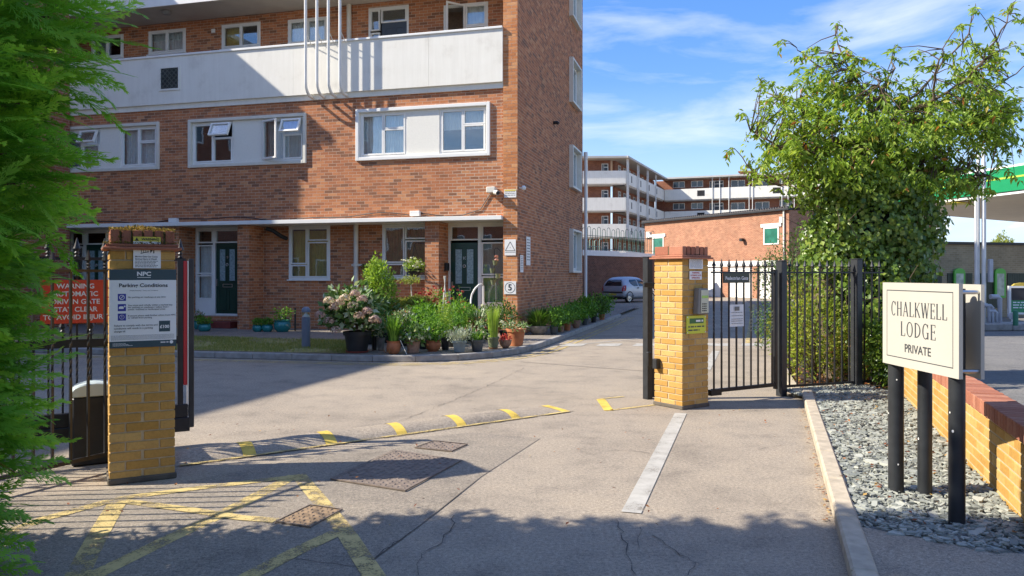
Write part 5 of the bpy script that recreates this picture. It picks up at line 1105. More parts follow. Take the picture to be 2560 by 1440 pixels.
mb = MB(FR_); mb.add([(a + 0.05, -0.0126, d - 0.09), (b - 0.04, -0.0126, d - 0.09), (b - 0.04, -0.0126, d - 0.03), (a + 0.05, -0.0126, d - 0.03)], [(0, 1, 2, 3)]); mb.build('header', M('dark_green_print', (0.03, 0.13, 0.03), 0.4, 0.05), t)
wordline(t, FR_, a + 0.16, b - 0.05, -0.0132, d - 0.072, 0.022, m_inkw)
for k in range(2): wordline(t, FR_, a + 0.03, b - (0.03 if k == 0 else 0.11), -0.0128, d - 0.135 - 0.04 * k, 0.016, m_inkg)
for x, z in ((a + 0.014, c + 0.014), (b - 0.014, c + 0.014), (a + 0.014, d - 0.014), (b - 0.014, d - 0.014)):
    mb = MB(FR_); mb.tube([(x, -0.016, z), (x, -0.0122, z)], 0.009, 10); mb.build('screw', m_chrome, t)
fs = Fr(*FR_(0, 0)[:2], FR_.a - math.pi / 2); t = thing('photocell', fs(-0.3, 0, 0.5), 'small black photocell on the lit face of the right pillar', 'sensor'); mb = MB(fs); mb.box(-0.41, -0.34, -0.07, -0.003, 0.44, 0.56); mb.build('body', m_pblk, t, bevel=0.006)

# ================================================================== railings, gates
def finial(mb, x, y, z, s=1.0):
    mb.lathe([(0.012 * s, 0), (0.022 * s, 0.012 * s), (0.012 * s, 0.022 * s), (0.012 * s, 0.03 * s), (0.021 * s, 0.04 * s), (0.011 * s, 0.052 * s), (0.013 * s, 0.062 * s), (0.030 * s, 0.075 * s), (0.020 * s, 0.10 * s), (0.002 * s, 0.165 * s)], (x, y, z), 6)
def twist(mb, x, y, z0, z1, a=0.009, turns=6, n=30):
    V = []
    for i in range(n + 1):
        th = turns * math.pi / 2 * i / n; z = z0 + (z1 - z0) * i / n
        for k in range(4): V.append((x + a * 1.25 * math.cos(th + k * math.pi / 2 + 0.785), y + a * 1.25 * math.sin(th + k * math.pi / 2 + 0.785), z))
    mb.add(V, [(4 * i + k, 4 * i + (k + 1) % 4, 4 * i + 4 + (k + 1) % 4, 4 * i + 4 + k) for i in range(n) for k in range(4)])
def bar(fr, t, x, z0, z1, y=0.0, a=0.008, tw=None, fin=True, s=1.0):
    mb = MB(fr)
    if tw: mb.box(x - a, x + a, y - a, y + a, z0, tw[0]); twist(mb, x, y, tw[0], tw[1], a); mb.box(x - a, x + a, y - a, y + a, tw[1], z1)
    else: mb.box(x - a, x + a, y - a, y + a, z0, z1)
    b = mb.build('bar', m_blk, t)
    if fin: mb = MB(fr); finial(mb, x, y, z1, s); mb.build('finial', m_blk, b, smooth=True)
def flatrail(fr, t, x0, x1, z, h=0.036, w=0.012, y=0.0, name='rail'):
    mb = MB(fr); mb.box(x0, x1, y - w, y + w, z - h / 2, z + h / 2); mb.build(name, m_blk, t)
# pedestrian gate
g0, g1 = Vector((2.42, 9.26)), Vector((3.36, 9.80)); FG = frame(g0, g1); GLn = (g1 - g0).length
pg = thing('pedestrian_gate', g0.to_3d(), 'black spear topped pedestrian gate next to the right pillar', 'gate')
flatrail(FG, pg, -0.02, GLn, 0.155, 0.045, 0.015, name='bottom_rail'); flatrail(FG, pg, -0.02, GLn, 1.585, 0.02, 0.016, name='top_rail')
nb = 9
for i in range(nb): bar(FG, pg, 0.02 + (GLn - 0.08) * i / (nb - 1), 0.17, 1.60, a=0.0085, tw=(0.85, 1.12) if i not in (2, 3, 4) else None, s=0.9)
mb = MB(FG); mb.box(GLn - 0.02, GLn + 0.02, -0.02, 0.02, 0.10, 1.62); mb.build('closing_stile', m_blk, pg); mb = MB(FG); mb.box(-0.05, 0.12, -0.03, 0.03, 0.10, 0.17); mb.build('hinge_foot', m_blk, pg)
GX = FG(1, 0) - FG(0, 0)
t = thing('gate_name_plate', FG(0.5, -0.03, 1.4), 'dark Pedestrian Gate name plate wired to the gate bars', 'sign'); plate(FG, 0.155, 0.60, -0.012, 1.455, 1.575, M('plate_olive', (0.022, 0.03, 0.018), 0.25, 0.5, 4), t, th=0.012); text('Pedestrian Gate', 0.060, m_inkw, t, FG(0.378, -0.0245, 1.512), GX, UZ, bold=0.0008, sx=1.0)
t = thing('gate_notice', FG(0.5, -0.03, 0.9), 'laminated white paper notice tied to the pedestrian gate', 'notice')
mb = MB(FG); k = 8; V = []
for i in range(k + 1):
    for j in range(2): V.append((0.265 + 0.235 * i / k, -0.018 + 0.006 * math.sin(i * 1.3) + 0.006 * j * math.sin(i), 0.92 + 0.27 * j))
mb.add(V, [(2 * i, 2 * i + 2, 2 * i + 3, 2 * i + 1) for i in range(k)]); mb.build('sheet', M('paper', (0.72, 0.73, 0.72), 0.35, 0.04), t)
plate(FG, 0.34, 0.42, -0.027, 1.115, 1.165, M('grey_print', (0.16, 0.16, 0.14), 0.5), t, 'logo', th=0.001)
for z in (1.09, 1.05, 1.01, 0.985, 0.955): wordline(t, FG, 0.285, 0.48, -0.0275, z, 0.006, m_inkg)
# gate post and fence beyond
def sqpost(p, ang, z1, s, label, nm='gate_post', mat=None):
    f = Fr(p[0], p[1], ang); t = thing(nm, (p[0], p[1], 0), label, 'post'); mb = MB(f); mb.box(-s, s, -s, s, 0, z1); mb.build('shaft', mat or m_post, t, bevel=0.005); mb = MB(f); mb.box(-s - 0.004, s + 0.004, -s - 0.004, s + 0.004, z1 + 0.001, z1 + 0.012); mb.build('cap', mat or m_post, t); return t, f
sqpost((3.46, 9.86), FG.a, 1.73, 0.05, 'square dark post between pedestrian gate and fence')
sqpost((4.62, 10.30), FG.a, 1.76, 0.055, 'square dark fence post in front of the ivy', 'fence_post')
def fence(p0, p1, n, label, z0=0.10, tw=None, gap=0.0):
    f = frame(p0, p1); L = (Vector(p1) - Vector(p0)).length; t = thing('railing_fence', (p0[0], p0[1], 0), label, 'fence')
    flatrail(f, t, gap, L - gap, z0 + 0.02, 0.03, 0.012, name='bottom_rail'); flatrail(f, t, gap, L - gap, 1.585, 0.02, 0.014, name='top_rail')
    for i in range(n): bar(f, t, L * (i + 0.5) / n, z0 + 0.03, 1.60, a=0.0085, tw=tw(i) if tw else None, s=0.9)
    return t, f
fence((3.52, 9.88), (4.56, 10.28), 9, 'black spear topped fence right of the pedestrian gate')
fence((4.69, 10.33), (5.05, 10.46), 3, 'short run of spear topped fence half hidden by ivy')
fence((-4.55, 3.5), (-3.22, 6.2), 21, 'black railing with twisted bars left of the left pillar', tw=lambda i: (0.75, 1.15))
# catch post with its latch
t, f = sqpost((1.70, 9.62), FR_.a, 1.77, 0.045, 'tall dark catch post behind the right pillar', 'catch_post')
mb = MB(f); mb.box(-0.13, 0.16, -0.075, -0.047, 1.40, 1.46); mb.build('catch_arm', m_post, t, bevel=0.006); mb = MB(f); mb.box(-0.09, -0.02, -0.10, -0.051, 0.42, 0.60); mb.build('latch', m_pblk, t, bevel=0.01); mb = MB(f); mb.box(0.06, 0.12, -0.03, 0.03, 0.02, 0.45); mb.build('foot_plate', m_post, t)
# sliding gate, slid open behind the left pillar
e0 = Vector((-2.93, 7.05)); gd = Vector((-math.cos(R(30)), -math.sin(R(30)))); FZ = Fr(*(e0 + gd * 4.2), R(30)); ZL_ = 4.2
sg = thing('sliding_gate', (e0 + gd * 2.1).to_3d(), 'black sliding gate parked open behind the left pillar', 'gate')
mb = MB(FZ); mb.box(0, ZL_ - 0.03, -0.04, 0.04, 0.13, 0.255); mb.build('lower_beam', m_blk, sg, bevel=0.004); mb = MB(FZ); mb.box(0, ZL_ - 0.03, -0.03, 0.03, 0.258, 0.375); mb.build('upper_beam', m_blk, sg, bevel=0.004)
mb = MB(FZ); mb.box(0, ZL_ - 0.07, -0.022, 0.022, 0.93, 1.0); mb.build('middle_rail', m_blk, sg); mb = MB(FZ); mb.box(0, ZL_ - 0.06, -0.012, 0.012, 1.68, 1.705); mb.build('top_rail', m_blk, sg)
i = 0; x = ZL_ - 0.19
while x > 0.1:
    bar(FZ, sg, x, 0.375, 1.70 if i % 2 else 1.03, tw=(0.45, 0.85), a=0.008, s=1.05); x -= 0.105; i += 1
mb = MB(FZ); mb.box(ZL_ - 0.13, ZL_ - 0.085, -0.025, 0.025, 0.376, 1.70); finial(mb, ZL_ - 0.105, 0, 1.70, 1.1); mb.build('end_stile', m_blk, sg)
mb = MB(FZ); mb.box(ZL_ - 0.083, ZL_ - 0.05, -0.028, 0.02, 0.55, 1.68); mb.build('red_safety_edge', M('red_rubber', (0.42, 0.02, 0.025), 0.5, 0.1, 6), sg, bevel=0.004)
mb = MB(FZ); mb.box(ZL_ - 0.048, ZL_ - 0.040, -0.03, 0.02, 0.18, 1.68); mb.build('white_edge_strip', m_wht, sg); mb = MB(FZ); mb.box(ZL_ - 0.038, ZL_ + 0.008, -0.03, 0.03, 0.16, 1.70); mb.build('rubber_post', m_post, sg, bevel=0.006)
# red sign hung on the sliding gate
def fzx(u): # position along the gate at photo column u
    r = (u - 1280) / F; a = FZ(0, 0); c, s = FZ.c, FZ.s; return (r * a.y - a.x) / (c - r * s)
sx1 = fzx(275); sx0 = sx1 - 0.52; zc = H - (755 - HZ) / F * 6.45
t = thing('red_gate_sign', FZ((sx0 + sx1) / 2, -0.03, zc - 0.19), 'red AUTOMATIC gate warning sign hung on the sliding gate', 'sign')
m_reds = M('sign_red', (0.62, 0.06, 0.025), 0.4, 0.06); plate(FZ, sx0, sx1, -0.026, zc - 0.185, zc + 0.185, m_reds, t, th=0.006); ZX = FZ(1, 0) - FZ(0, 0)
for k, ln in enumerate(('WARNING', 'AUTOMATIC', 'DRIVEN GATE', 'STAY CLEAR', 'TO AVOID INJURY')): text(ln, 0.058, m_inkw, t, FZ((sx0 + sx1) / 2, -0.0325, zc + 0.13 - 0.066 * k), ZX, UZ, bold=0.001, sx=1.0)
# motor box
mo = FZ(fzx(235), -0.32); t = thing('gate_motor', (mo.x, mo.y, 0), 'dark gate motor box with rounded white lid behind the railing', 'gate motor'); f = Fr(mo.x, mo.y, FZ.a)
mb = MB(f); mb.box(-0.17, 0.17, -0.12, 0.12, 0, 0.56); mb.build('case', m_pblk, t, bevel=0.015); mb = MB(f); mb.vprism([(-0.175, 0.561), (0.175, 0.561)] + [(0.175 * math.cos(a), 0.60 + 0.07 * math.sin(a)) for a in np.linspace(0.1, math.pi - 0.1, 9)], -0.125, 0.125); mb.build('lid', M('lid_pale', (0.6, 0.68, 0.66), 0.35, 0.06), t, bevel=0.008)

# ================================================================== low yellow wall with red brick-on-edge coping
lw = thing('garden_wall', wA.xy.to_3d(), 'low yellow brick wall with red brick coping beside the slate', 'wall')
X0, X1 = -1.15, 4.75; c = 0.0735; nc = 7
mb = MB(WF); mb.box(X0, X1, -0.215, -0.006, 0, 0.0 + nc * c + 0.03); mb.build('mortar_core', m_morty, lw)
for k in range(nc):
    x = X0 - (k % 2) * 0.1125
    while x < X1:
        a, b = max(x, X0), min(x + 0.215, X1)
        if b - a > 0.05: brick(WF((a + b) / 2, -0.053, 0.03 + c * k + 0.0317), WF.a, b - a, 0.1025, 0.0635, m_yel1, lw)
        x += 0.225
x = X0; zc = 0.03 + nc * c
while x < X1 - 0.05:
    brick(WF(x + 0.034, -0.105, zc + 0.052 + random.gauss(0, 0.0015)), WF.a + random.gauss(0, 0.012), 0.063, 0.225, 0.103, m_cop1, lw, 'coping_brick'); x += 0.0735
# ================================================================== name sign
ns = thing('name_sign', (2.65, 4.95, 0), 'cream double sided CHALKWELL LODGE PRIVATE sign on black posts', 'sign')
b0, b1 = Vector((2.585, 5.33)), Vector((2.607, 4.46)); FN = frame(b0, b1); BL = (b1 - b0).length; m_crs = M('sign_cream', (0.47, 0.445, 0.375), 0.4, 0.03, 3)
zn0, zn1 = 0.945, 1.50
plate(FN, 0, BL, 0.012, zn0, zn1, m_crs, ns, 'front_board', th=0.024)
c0_, c1_ = Vector((2.87, 5.45)), Vector((2.752, 4.49)); FN2 = frame(c0_, c1_); plate(FN2, 0, (c1_ - c0_).length, 0.01, zn0 - 0.005, zn1 - 0.005, m_crs, ns, 'rear_board', th=0.02)
NX = FN(1, 0) - FN(0, 0); yn = -0.0125
mb = MB(FN); border_t = 0.006; m0 = 0.055
for q in ((m0, BL - m0, zn1 - m0, zn1 - m0 + border_t), (m0, BL - m0, zn0 + m0, zn0 + m0 + border_t), (m0, m0 + border_t, zn0 + m0, zn1 - m0), (BL - m0 - border_t, BL - m0, zn0 + m0, zn1 - m0)):
    mb.add([(q[0], yn, q[2]), (q[1], yn, q[2]), (q[1], yn, q[3]), (q[0], yn, q[3])], [(0, 1, 2, 3)])
mb.build('border_line', m_inkg, ns)
# slender serif capitals drawn as strokes
def serif(word, cx, zb, hgt, wd, gap, name='lettering'):
    mb = MB(FN); T, t_ = 0.155, 0.075      # thick and thin strokes, in letter heights
    def st(x0, z0, x1, z1, w):
        mb.add([(q[0], yn - 0.0008, q[1]) for q in ((X(x0 - w / 2), Z(z0)), (X(x0 + w / 2), Z(z0)), (X(x1 + w / 2), Z(z1)), (X(x1 - w / 2), Z(z1)))], [(0, 1, 2, 3)])
    def hb(x0, x1, z, w): mb.add([(X(x0), yn - 0.0009, Z(z - w / 2)), (X(x1), yn - 0.0009, Z(z - w / 2)), (X(x1), yn - 0.0009, Z(z + w / 2)), (X(x0), yn - 0.0009, Z(z + w / 2))], [(0, 1, 2, 3)])
    def arc(cx_, cz_, rx, rz, a0, a1, n=22):
        V = []
        for i in range(n + 1):
            a = a0 + (a1 - a0) * i / n; th = t_ + (T - t_) * abs(math.cos(a))
            V += [(X(cx_ + rx * math.cos(a)), yn - 0.0008, Z(cz_ + rz * math.sin(a))), (X(cx_ + (rx - th) * math.cos(a)), yn - 0.0008, Z(cz_ + (rz - t_ * 0.9) * math.sin(a)))]
        mb.add(V, [(2 * i, 2 * i + 1, 2 * i + 3, 2 * i + 2) for i in range(n)])
    ws = {'C': .8, 'H': .85, 'A': .9, 'L': .68, 'K': .85, 'W': 1.2, 'E': .68, 'O': .92, 'D': .9, 'G': .88}
    tot = sum(ws[k] for k in word) * wd + gap * (len(word) - 1); x = cx - tot / 2
    for ch in word:
        w = ws[ch]; sc = wd; X = lambda q, x=x: x + q * sc; Z = lambda q: zb + q * hgt
        s_ = lambda px, z: hb(px - 0.12, px + 0.12, z, 0.03)
        a = T * 1.1
        if ch == 'C': arc(w * 0.52, 0.5, w * 0.5, 0.52, 0.75, 5.5); st(w * 0.9, 0.98, w * 0.9, 0.72, t_)
        elif ch == 'G': arc(w * 0.5, 0.5, w * 0.5, 0.52, 0.75, 5.3); st(w * 0.86, 0.0, w * 0.86, 0.42, a); hb(w * 0.66, w, 0.42, 0.035); st(w * 0.86, 0.98, w * 0.86, 0.72, t_)
        elif ch == 'O': arc(w * 0.5, 0.5, w * 0.5, 0.52, 0, 2 * math.pi, 36)
        elif ch == 'D': st(0.14, 0, 0.14, 1, a); arc(0.2, 0.5, w * 0.75, 0.5, -1.57, 1.57); s_(0.14, 0.015); s_(0.14, 0.985)
        elif ch == 'H':
            for q in (0.14, w - 0.14): st(q, 0, q, 1, a); s_(q, 0.015); s_(q, 0.985)
            hb(0.14, w - 0.14, 0.52, 0.04)
        elif ch == 'A': st(0.1, 0, w * 0.5, 1, t_); st(w - 0.1, 0, w * 0.5, 1, a); hb(w * 0.26, w * 0.74, 0.33, 0.04); s_(0.1, 0.015); s_(w - 0.1, 0.015)
        elif ch == 'L': st(0.14, 0, 0.14, 1, a); hb(0.02, w, 0.02, 0.04); st(w - 0.03, 0.0, w - 0.02, 0.2, t_); s_(0.14, 0.985)
        elif ch == 'E': st(0.14, 0, 0.14, 1, a); hb(0.02, w, 0.02, 0.04); hb(0.02, w * 0.95, 0.98, 0.04); hb(0.14, w * 0.8, 0.53, 0.04); st(w - 0.03, 0, w - 0.02, 0.2, t_); st(w - 0.06, 1, w - 0.05, 0.82, t_); st(w * 0.8, .43, w * 0.8, .63, t_)
        elif ch == 'K': st(0.14, 0, 0.14, 1, a); st(0.2, 0.45, w - 0.12, 1, t_); st(w * 0.42, 0.58, w - 0.06, 0, a); s_(0.14, 0.015); s_(0.14, 0.985); s_(w - 0.12, 0.985); s_(w - 0.08, 0.015)
        elif ch == 'W': st(w * 0.28, 0, 0.08, 1, a); st(w * 0.28, 0, w * 0.5, 1, t_); st(w * 0.72, 0, w * 0.5, 1, a); st(w * 0.72, 0, w - 0.08, 1, t_); s_(0.08, 0.985); s_(w - 0.08, 0.985); s_(w * 0.5, 0.985)
        x += w * wd + gap
    return mb.build(name, m_inkg, ns)
serif('CHALKWELL', BL * 0.5, zn0 + 0.335, 0.095, 0.073, 0.013); serif('LODGE', BL * 0.5, zn0 + 0.205, 0.095, 0.080, 0.019)
text('PRIVATE', 0.076, m_inkg, ns, FN(BL * 0.5, yn, zn0 + 0.125), NX, UZ, bold=0.0008, sx=1.08)
for p, r in (((2.640, 5.28), 0.050), ((2.650, 4.575), 0.046), ((2.795, 5.20), 0.046)):
    mb = MB(); mb.tube([(p[0], p[1], 0.0), (p[0], p[1], zn1 - 0.03)], r, 18); po = mb.build('post', m_post, ns, smooth=True)
    mb = MB(); 
    for k in range(3): a = random.uniform(2.2, 4.6); z = random.uniform(0.15, 0.85); q = 0.0035 + random.random() * 0.006; c_ = Vector((p[0] + (r + 0.0006) * math.cos(a), p[1] + (r + 0.0006) * math.sin(a), z)); tx_ = Vector((-math.sin(a), math.cos(a), 0)); mb.add([tuple(c_ + tx_ * q * math.cos(b) + Vector((0, 0, q * 1.3 * math.sin(b)))) for b in np.linspace(0, 5.5, 7)], [tuple(range(7))])
    mb.build('paint_fleck', m_wht, po)
for zz_ in (zn1 - 0.05, zn0 + 0.04): mb = MB(FN); mb.tube([(BL - 0.05, 0.02, zz_), (BL - 0.05, 0.16, zz_)], 0.012, 8); mb.build('spacer_tube', m_steel, ns)
# ================================================================== silver hatchback by the terrace wall
cp = G(1571, 757); carang = R(48)      # rear right wheel on the ground; x axis of the car points to its nose
FCR = Fr(cp.x, cp.y, carang); FC = Fr(*FCR(-0.55, 0.70)[:2], carang)      # car frame: origin at the tail, middle of the width
car = thing('parked_car', FC(1.7, 0, 0), 'silver hatchback parked by the brick terrace wall', 'car')
def mcar():
    m, nt, p = newmat('silver_paint'); p.inputs['Base Color'].default_value = (0.46, 0.48, 0.52, 1); p.inputs['Metallic'].default_value = 0.35; p.inputs['Roughness'].default_value = 0.38; p.inputs['Coat Weight'].default_value = 0.7
    c = ramp(nt, [(0.3, (0.40, 0.42, 0.46)), (0.7, (0.45, 0.47, 0.51))], noise(nt, 3, 3)); nt.links.new(c, p.inputs['Base Color']); return m
m_silver = mcar(); m_cglass = M('car_glass', (0.015, 0.02, 0.025), 0.05, 0.3, 3, spec=0.8); m_tyre = M('tyre_rubber', (0.015, 0.015, 0.016), 0.8, 0.2, 20); m_tail = M('tail_lamp_red', (0.45, 0.01, 0.015), 0.2, 0.15, 9, spec=0.7)
# stations along the car: x, sill z, belt z, roof z, half widths at sill, belt, roof
ST = [(0.00, 0.42, 0.62, 0.72, 0.66, 0.68, 0.60), (0.05, 0.34, 0.72, 0.95, 0.73, 0.75, 0.66), (0.16, 0.28, 0.88, 1.20, 0.78, 0.785, 0.62), (0.38, 0.24, 0.92, 1.40, 0.795, 0.795, 0.56), (0.7, 0.22, 0.93, 1.45, 0.80, 0.80, 0.56), (1.2, 0.22, 0.92, 1.475, 0.80, 0.80, 0.57), (1.7, 0.22, 0.91, 1.46, 0.80, 0.80, 0.57), (2.1, 0.22, 0.90, 1.40, 0.80, 0.79, 0.56), (2.55, 0.22, 0.89, 1.10, 0.80, 0.785, 0.60), (2.85, 0.23, 0.86, 0.93, 0.79, 0.77, 0.66), (3.2, 0.25, 0.76, 0.82, 0.75, 0.72, 0.62), (3.42, 0.30, 0.60, 0.66, 0.66, 0.62, 0.5), (3.5, 0.38, 0.5, 0.55, 0.55, 0.5, 0.4)]
def sect(s):
    x, zs, zb, zr_, ws, wb, wr = s
    h = [(ws * 0.80, zs), (ws * 0.97, zs + 0.06), (ws * 1.02, zs + (zb - zs) * 0.45), (wb, zb), (wb + (wr - wb) * 0.5, zb + (zr_ - zb) * 0.55), (wr, zr_ - 0.05 * min(1, (zr_ - zb) / 0.3)), (wr * 0.75, zr_ - 0.008), (wr * 0.3, zr_ + 0.01)]
    return [(x, -w, z) for w, z in h] + [(x, w, z) for w, z in h[::-1]]
mb = MB(FC); n = 16; V = []
for s in ST: V += sect(s)
Fs = [(i * n + k, i * n + (k + 1) % n, (i + 1) * n + (k + 1) % n, (i + 1) * n + k) for i in range(len(ST) - 1) for k in range(n)]
Fs += [tuple(range(n)), tuple(range((len(ST) - 1) * n, len(ST) * n))[::-1]]
mb.add(V, Fs); body = mb.build('body', m_silver, car, smooth=True)
sub = body.modifiers.new('smooth', 'SUBSURF'); sub.levels = 2; sub.render_levels = 2
from mathutils.bvhtree import BVHTree
dg_ = bpy.context.evaluated_depsgraph_get(); dg_.update(); bvh = BVHTree.FromObject(body, dg_); cb_ = base_of(car)
def decal(name, rows, axis, mat=None, n=9, lift=0.006):
    """panel that hugs the body: rows of (start, end) points in the side (x,z) or tail (y,z) view"""
    mb = MB(); V = []
    for (p0, p1) in rows:
        for i in range(n + 1):
            q = [p0[k] + (p1[k] - p0[k]) * i / n for k in (0, 1)]
            o, e = (FC(-2, q[0], q[1]), FC(2, q[0], q[1])) if axis == 'x' else (FC(q[0], axis * 3, q[1]), FC(q[0], 0, q[1]))
            d = (e - o).normalized(); hit = bvh.ray_cast(o - cb_, d)[0]
            V.append(tuple((hit + cb_ if hit else e) - d * lift))
    m = n + 1; mb.add(V, [(r * m + i, r * m + i + 1, (r + 1) * m + i + 1, (r + 1) * m + i) for r in range(len(rows) - 1) for i in range(n)]); return mb.build(name, mat or m_cglass, car, smooth=True)
def lerp_rows(a, b, c, d, k=6):   # a-b bottom edge, d-c top edge
    return [(tuple(a[j] + (d[j] - a[j]) * t for j in (0, 1)), tuple(b[j] + (c[j] - b[j]) * t for j in (0, 1))) for t in np.linspace(0, 1, k + 1)]
decal('rear_window', lerp_rows((-0.58, 0.95), (0.58, 0.95), (0.44, 1.30), (-0.44, 1.30)), 'x')
for sd in (-1, 1):
    decal('rear_side_window', [((1.02, 0.93), (1.42, 0.925)), ((0.84, 0.99), (1.415, 0.99)), ((0.70, 1.08), (1.40, 1.08)), ((0.64, 1.18), (1.385, 1.18)), ((0.66, 1.25), (1.37, 1.25)), ((0.74, 1.30), (1.36, 1.31))], sd)
    decal('front_side_window', lerp_rows((1.50, 0.92), (2.38, 0.91), (1.98, 1.30), (1.44, 1.31)), sd)
    decal('tail_lamp', [((sd * 0.62, 0.66), (sd * 0.785, 0.66)), ((sd * 0.635, 0.80), (sd * 0.785, 0.80)), ((sd * 0.66, 0.92), (sd * 0.775, 0.92)), ((sd * 0.685, 1.0), (sd * 0.76, 1.0))], 'x', m_tail, 4, 0.012)
    decal('tail_lamp_side', [((0.05, 0.67), (0.17, 0.67)), ((0.10, 0.82), (0.22, 0.82)), ((0.16, 0.98), (0.27, 0.98))], sd, m_tail, 3, 0.008)
    for xw in (0.55, 2.9):
        wf = Fr(*FC(xw, sd * 0.70)[:2], carang); mb = MB(wf)
        prof = [(0.19, -0.07), (0.26, -0.085), (0.285, -0.06), (0.29, 0.0), (0.285, 0.06), (0.26, 0.085), (0.19, 0.07)]; V = []; m = len(prof); N_ = 28
        for k in range(N_):
            a = 2 * math.pi * k / N_
            for r_, y in prof: V.append((r_ * math.cos(a), y * 1.05, 0.29 + r_ * math.sin(a)))
        mb.add(V, [(k * m + i, k * m + i + 1, ((k + 1) % N_) * m + i + 1, ((k + 1) % N_) * m + i) for k in range(N_) for i in range(m - 1)]); w = mb.build('wheel', m_tyre, car, smooth=True)
        mb = MB(wf); y0 = sd * 0.078
        mb.tube([(0, y0 - 0.012 * sd, 0.29), (0, y0, 0.29)], 0.05, 12); 
        for k in range(8):
            a = 2 * math.pi * k / 8; c, s_ = math.cos(a), math.sin(a); q = 0.032
            mb.add([(0.04 * c - q * s_, y0, 0.29 + 0.04 * s_ + q * c), (0.04 * c + q * s_, y0, 0.29 + 0.04 * s_ - q * c), (0.185 * c + q * s_, y0 - 0.01 * sd, 0.29 + 0.185 * s_ - q * c), (0.185 * c - q * s_, y0 - 0.01 * sd, 0.29 + 0.185 * s_ + q * c)], [(0, 1, 2, 3)])
        V = []
        for k in range(28): a = 2 * math.pi * k / 28; V += [(0.165 * math.cos(a), y0, 0.29 + 0.165 * math.sin(a)), (0.20 * math.cos(a), y0 + 0.006 * sd, 0.29 + 0.20 * math.sin(a))]
        mb.add(V, [(2 * k, 2 * k + 1, 2 * ((k + 1) % 28) + 1, 2 * ((k + 1) % 28)) for k in range(28)]); mb.build('rim', m_steel, w)
        # dark wheel arch
        mb = MB(wf); V = []
        for a in np.linspace(-0.25, math.pi + 0.25, 20): V += [(0.30 * math.cos(a), sd * 0.108, 0.29 + 0.30 * math.sin(a)), (0.36 * math.cos(a), sd * 0.108, 0.29 + 0.36 * math.sin(a))]
        mb.add(V, [(2 * k, 2 * k + 1, 2 * k + 3, 2 * k + 2) for k in range(19)]); mb.build('wheel_arch', m_pblk, car)
    mb = MB(FC); mb.box(1.28, 1.46, sd * 0.822 - 0.012, sd * 0.822 + 0.012, 0.80, 0.86); mb.build('door_handle', m_pblk, car, bevel=0.01)
    mb = MB(FC); mb.box(0.95, 2.5, sd * 0.823 - 0.008, sd * 0.823 + 0.008, 0.40, 0.43); mb.build('side_strip', m_silver, car)
    mb = MB(FC); mb.box(2.25, 2.42, sd * 0.90 - 0.09, sd * 0.90 + 0.09, 0.88, 1.0); mb.build('door_mirror', m_silver, car, bevel=0.03)
mb = MB(FC); mb.box(-0.035, 0.06, -0.66, 0.66, 0.56, 0.63); mb.build('bumper_strip', m_pblk, car, bevel=0.012)
mb = MB(FC); mb.box(-0.012, 0.02, -0.26, 0.26, 0.42, 0.53); mb.build('number_plate', M('plate_yellow', (0.55, 0.45, 0.08), 0.4, 0.1), car)
mb = MB(FC); mb.box(0.03, 0.10, -0.62, 0.62, 0.24, 0.34); mb.build('valance', m_pblk, car)
mb = MB(FC); mb.box(0.3, 3.3, -0.62, 0.62, 0.20, 0.42); mb.build('underbody', m_pblk, car)

# ================================================================== bollard light, hanging baskets, pots
bp = G(765, 868, 0.11); t = thing('bollard_light', (bp.x, bp.y, 0.11), 'grey bollard light with domed top on the lawn', 'bollard')
mb = MB(); mb.lathe([(0.085, 0.0), (0.085, 0.60)], (bp.x, bp.y, 0.11), 20); mb.build('column', m_bollg, t, smooth=True)
mb = MB(); mb.lathe([(0.083, 0.60), (0.083, 0.70)], (bp.x, bp.y, 0.112), 20); mb.build('lens', m_glass, t, smooth=True)
mb = MB(); mb.lathe([(0.075, 0.605), (0.03, 0.66), (0.012, 0.70)], (bp.x, bp.y, 0.113), 16); mb.build('reflector_cone', m_wht, t, smooth=True)
mb = MB(); mb.lathe([(0.088, 0.70), (0.088, 0.735), (0.075, 0.775), (0.045, 0.80), (0.0, 0.808)], (bp.x, bp.y, 0.114), 20); mb.build('dome', m_bollg, t, smooth=True)

def ball(n, c, r, flat=1.0, inner=0.5):
    d = nrm(rng.normal(0, 1, (n, 3))); rad = (inner ** 3 + (1 - inner ** 3) * rng.random(n)) ** (1 / 3)
    return np.array(c) + d * (rad * np.array(r).reshape(1, -1).T if np.ndim(r) else rad * r)[:, None] * np.array([1, 1, flat]), d
BS = 1.2      # fullness of the potted plants
def bush(name, parent, c, rx, rz, n, ls, mat, inner=0.35, upness=0.5, w=0.5, low=-1.0, rndb=0.0):
    rx *= BS; rz *= BS; n = int(n * BS ** 2.2)
    d = nrm(rng.normal(0, 1, (n, 3))); d = d[d[:, 2] > low]; n = len(d); rad = (inner ** 3 + (1 - inner ** 3) * rng.random(n)) ** (1 / 3); rad *= 0.82 + 0.3 * np.sin(d[:, 0] * 5 + c[0] * 7) * np.sin(d[:, 1] * 4.3 + 1) * np.sin(d[:, 2] * 5.1)
    p = np.array(c) + d * rad[:, None] * np.array([rx, rx, rz])
    D = nrm(d * 0.7 + rng.normal(0, 0.6, (n, 3)) + np.array([0, 0, upness])); N = nrm(d + rng.normal(0, 0.5, (n, 3)) + [0, 0, 0.6]); L = rng.uniform(0.6, 1.25, n) * ls
    return leaves(name, p, D, N, L, L * w, mat, parent, rnd=np.clip(rng.random(n) * 0.75 + 0.25 * rad ** 2 * rng.random(n) + rndb, 0, 1))
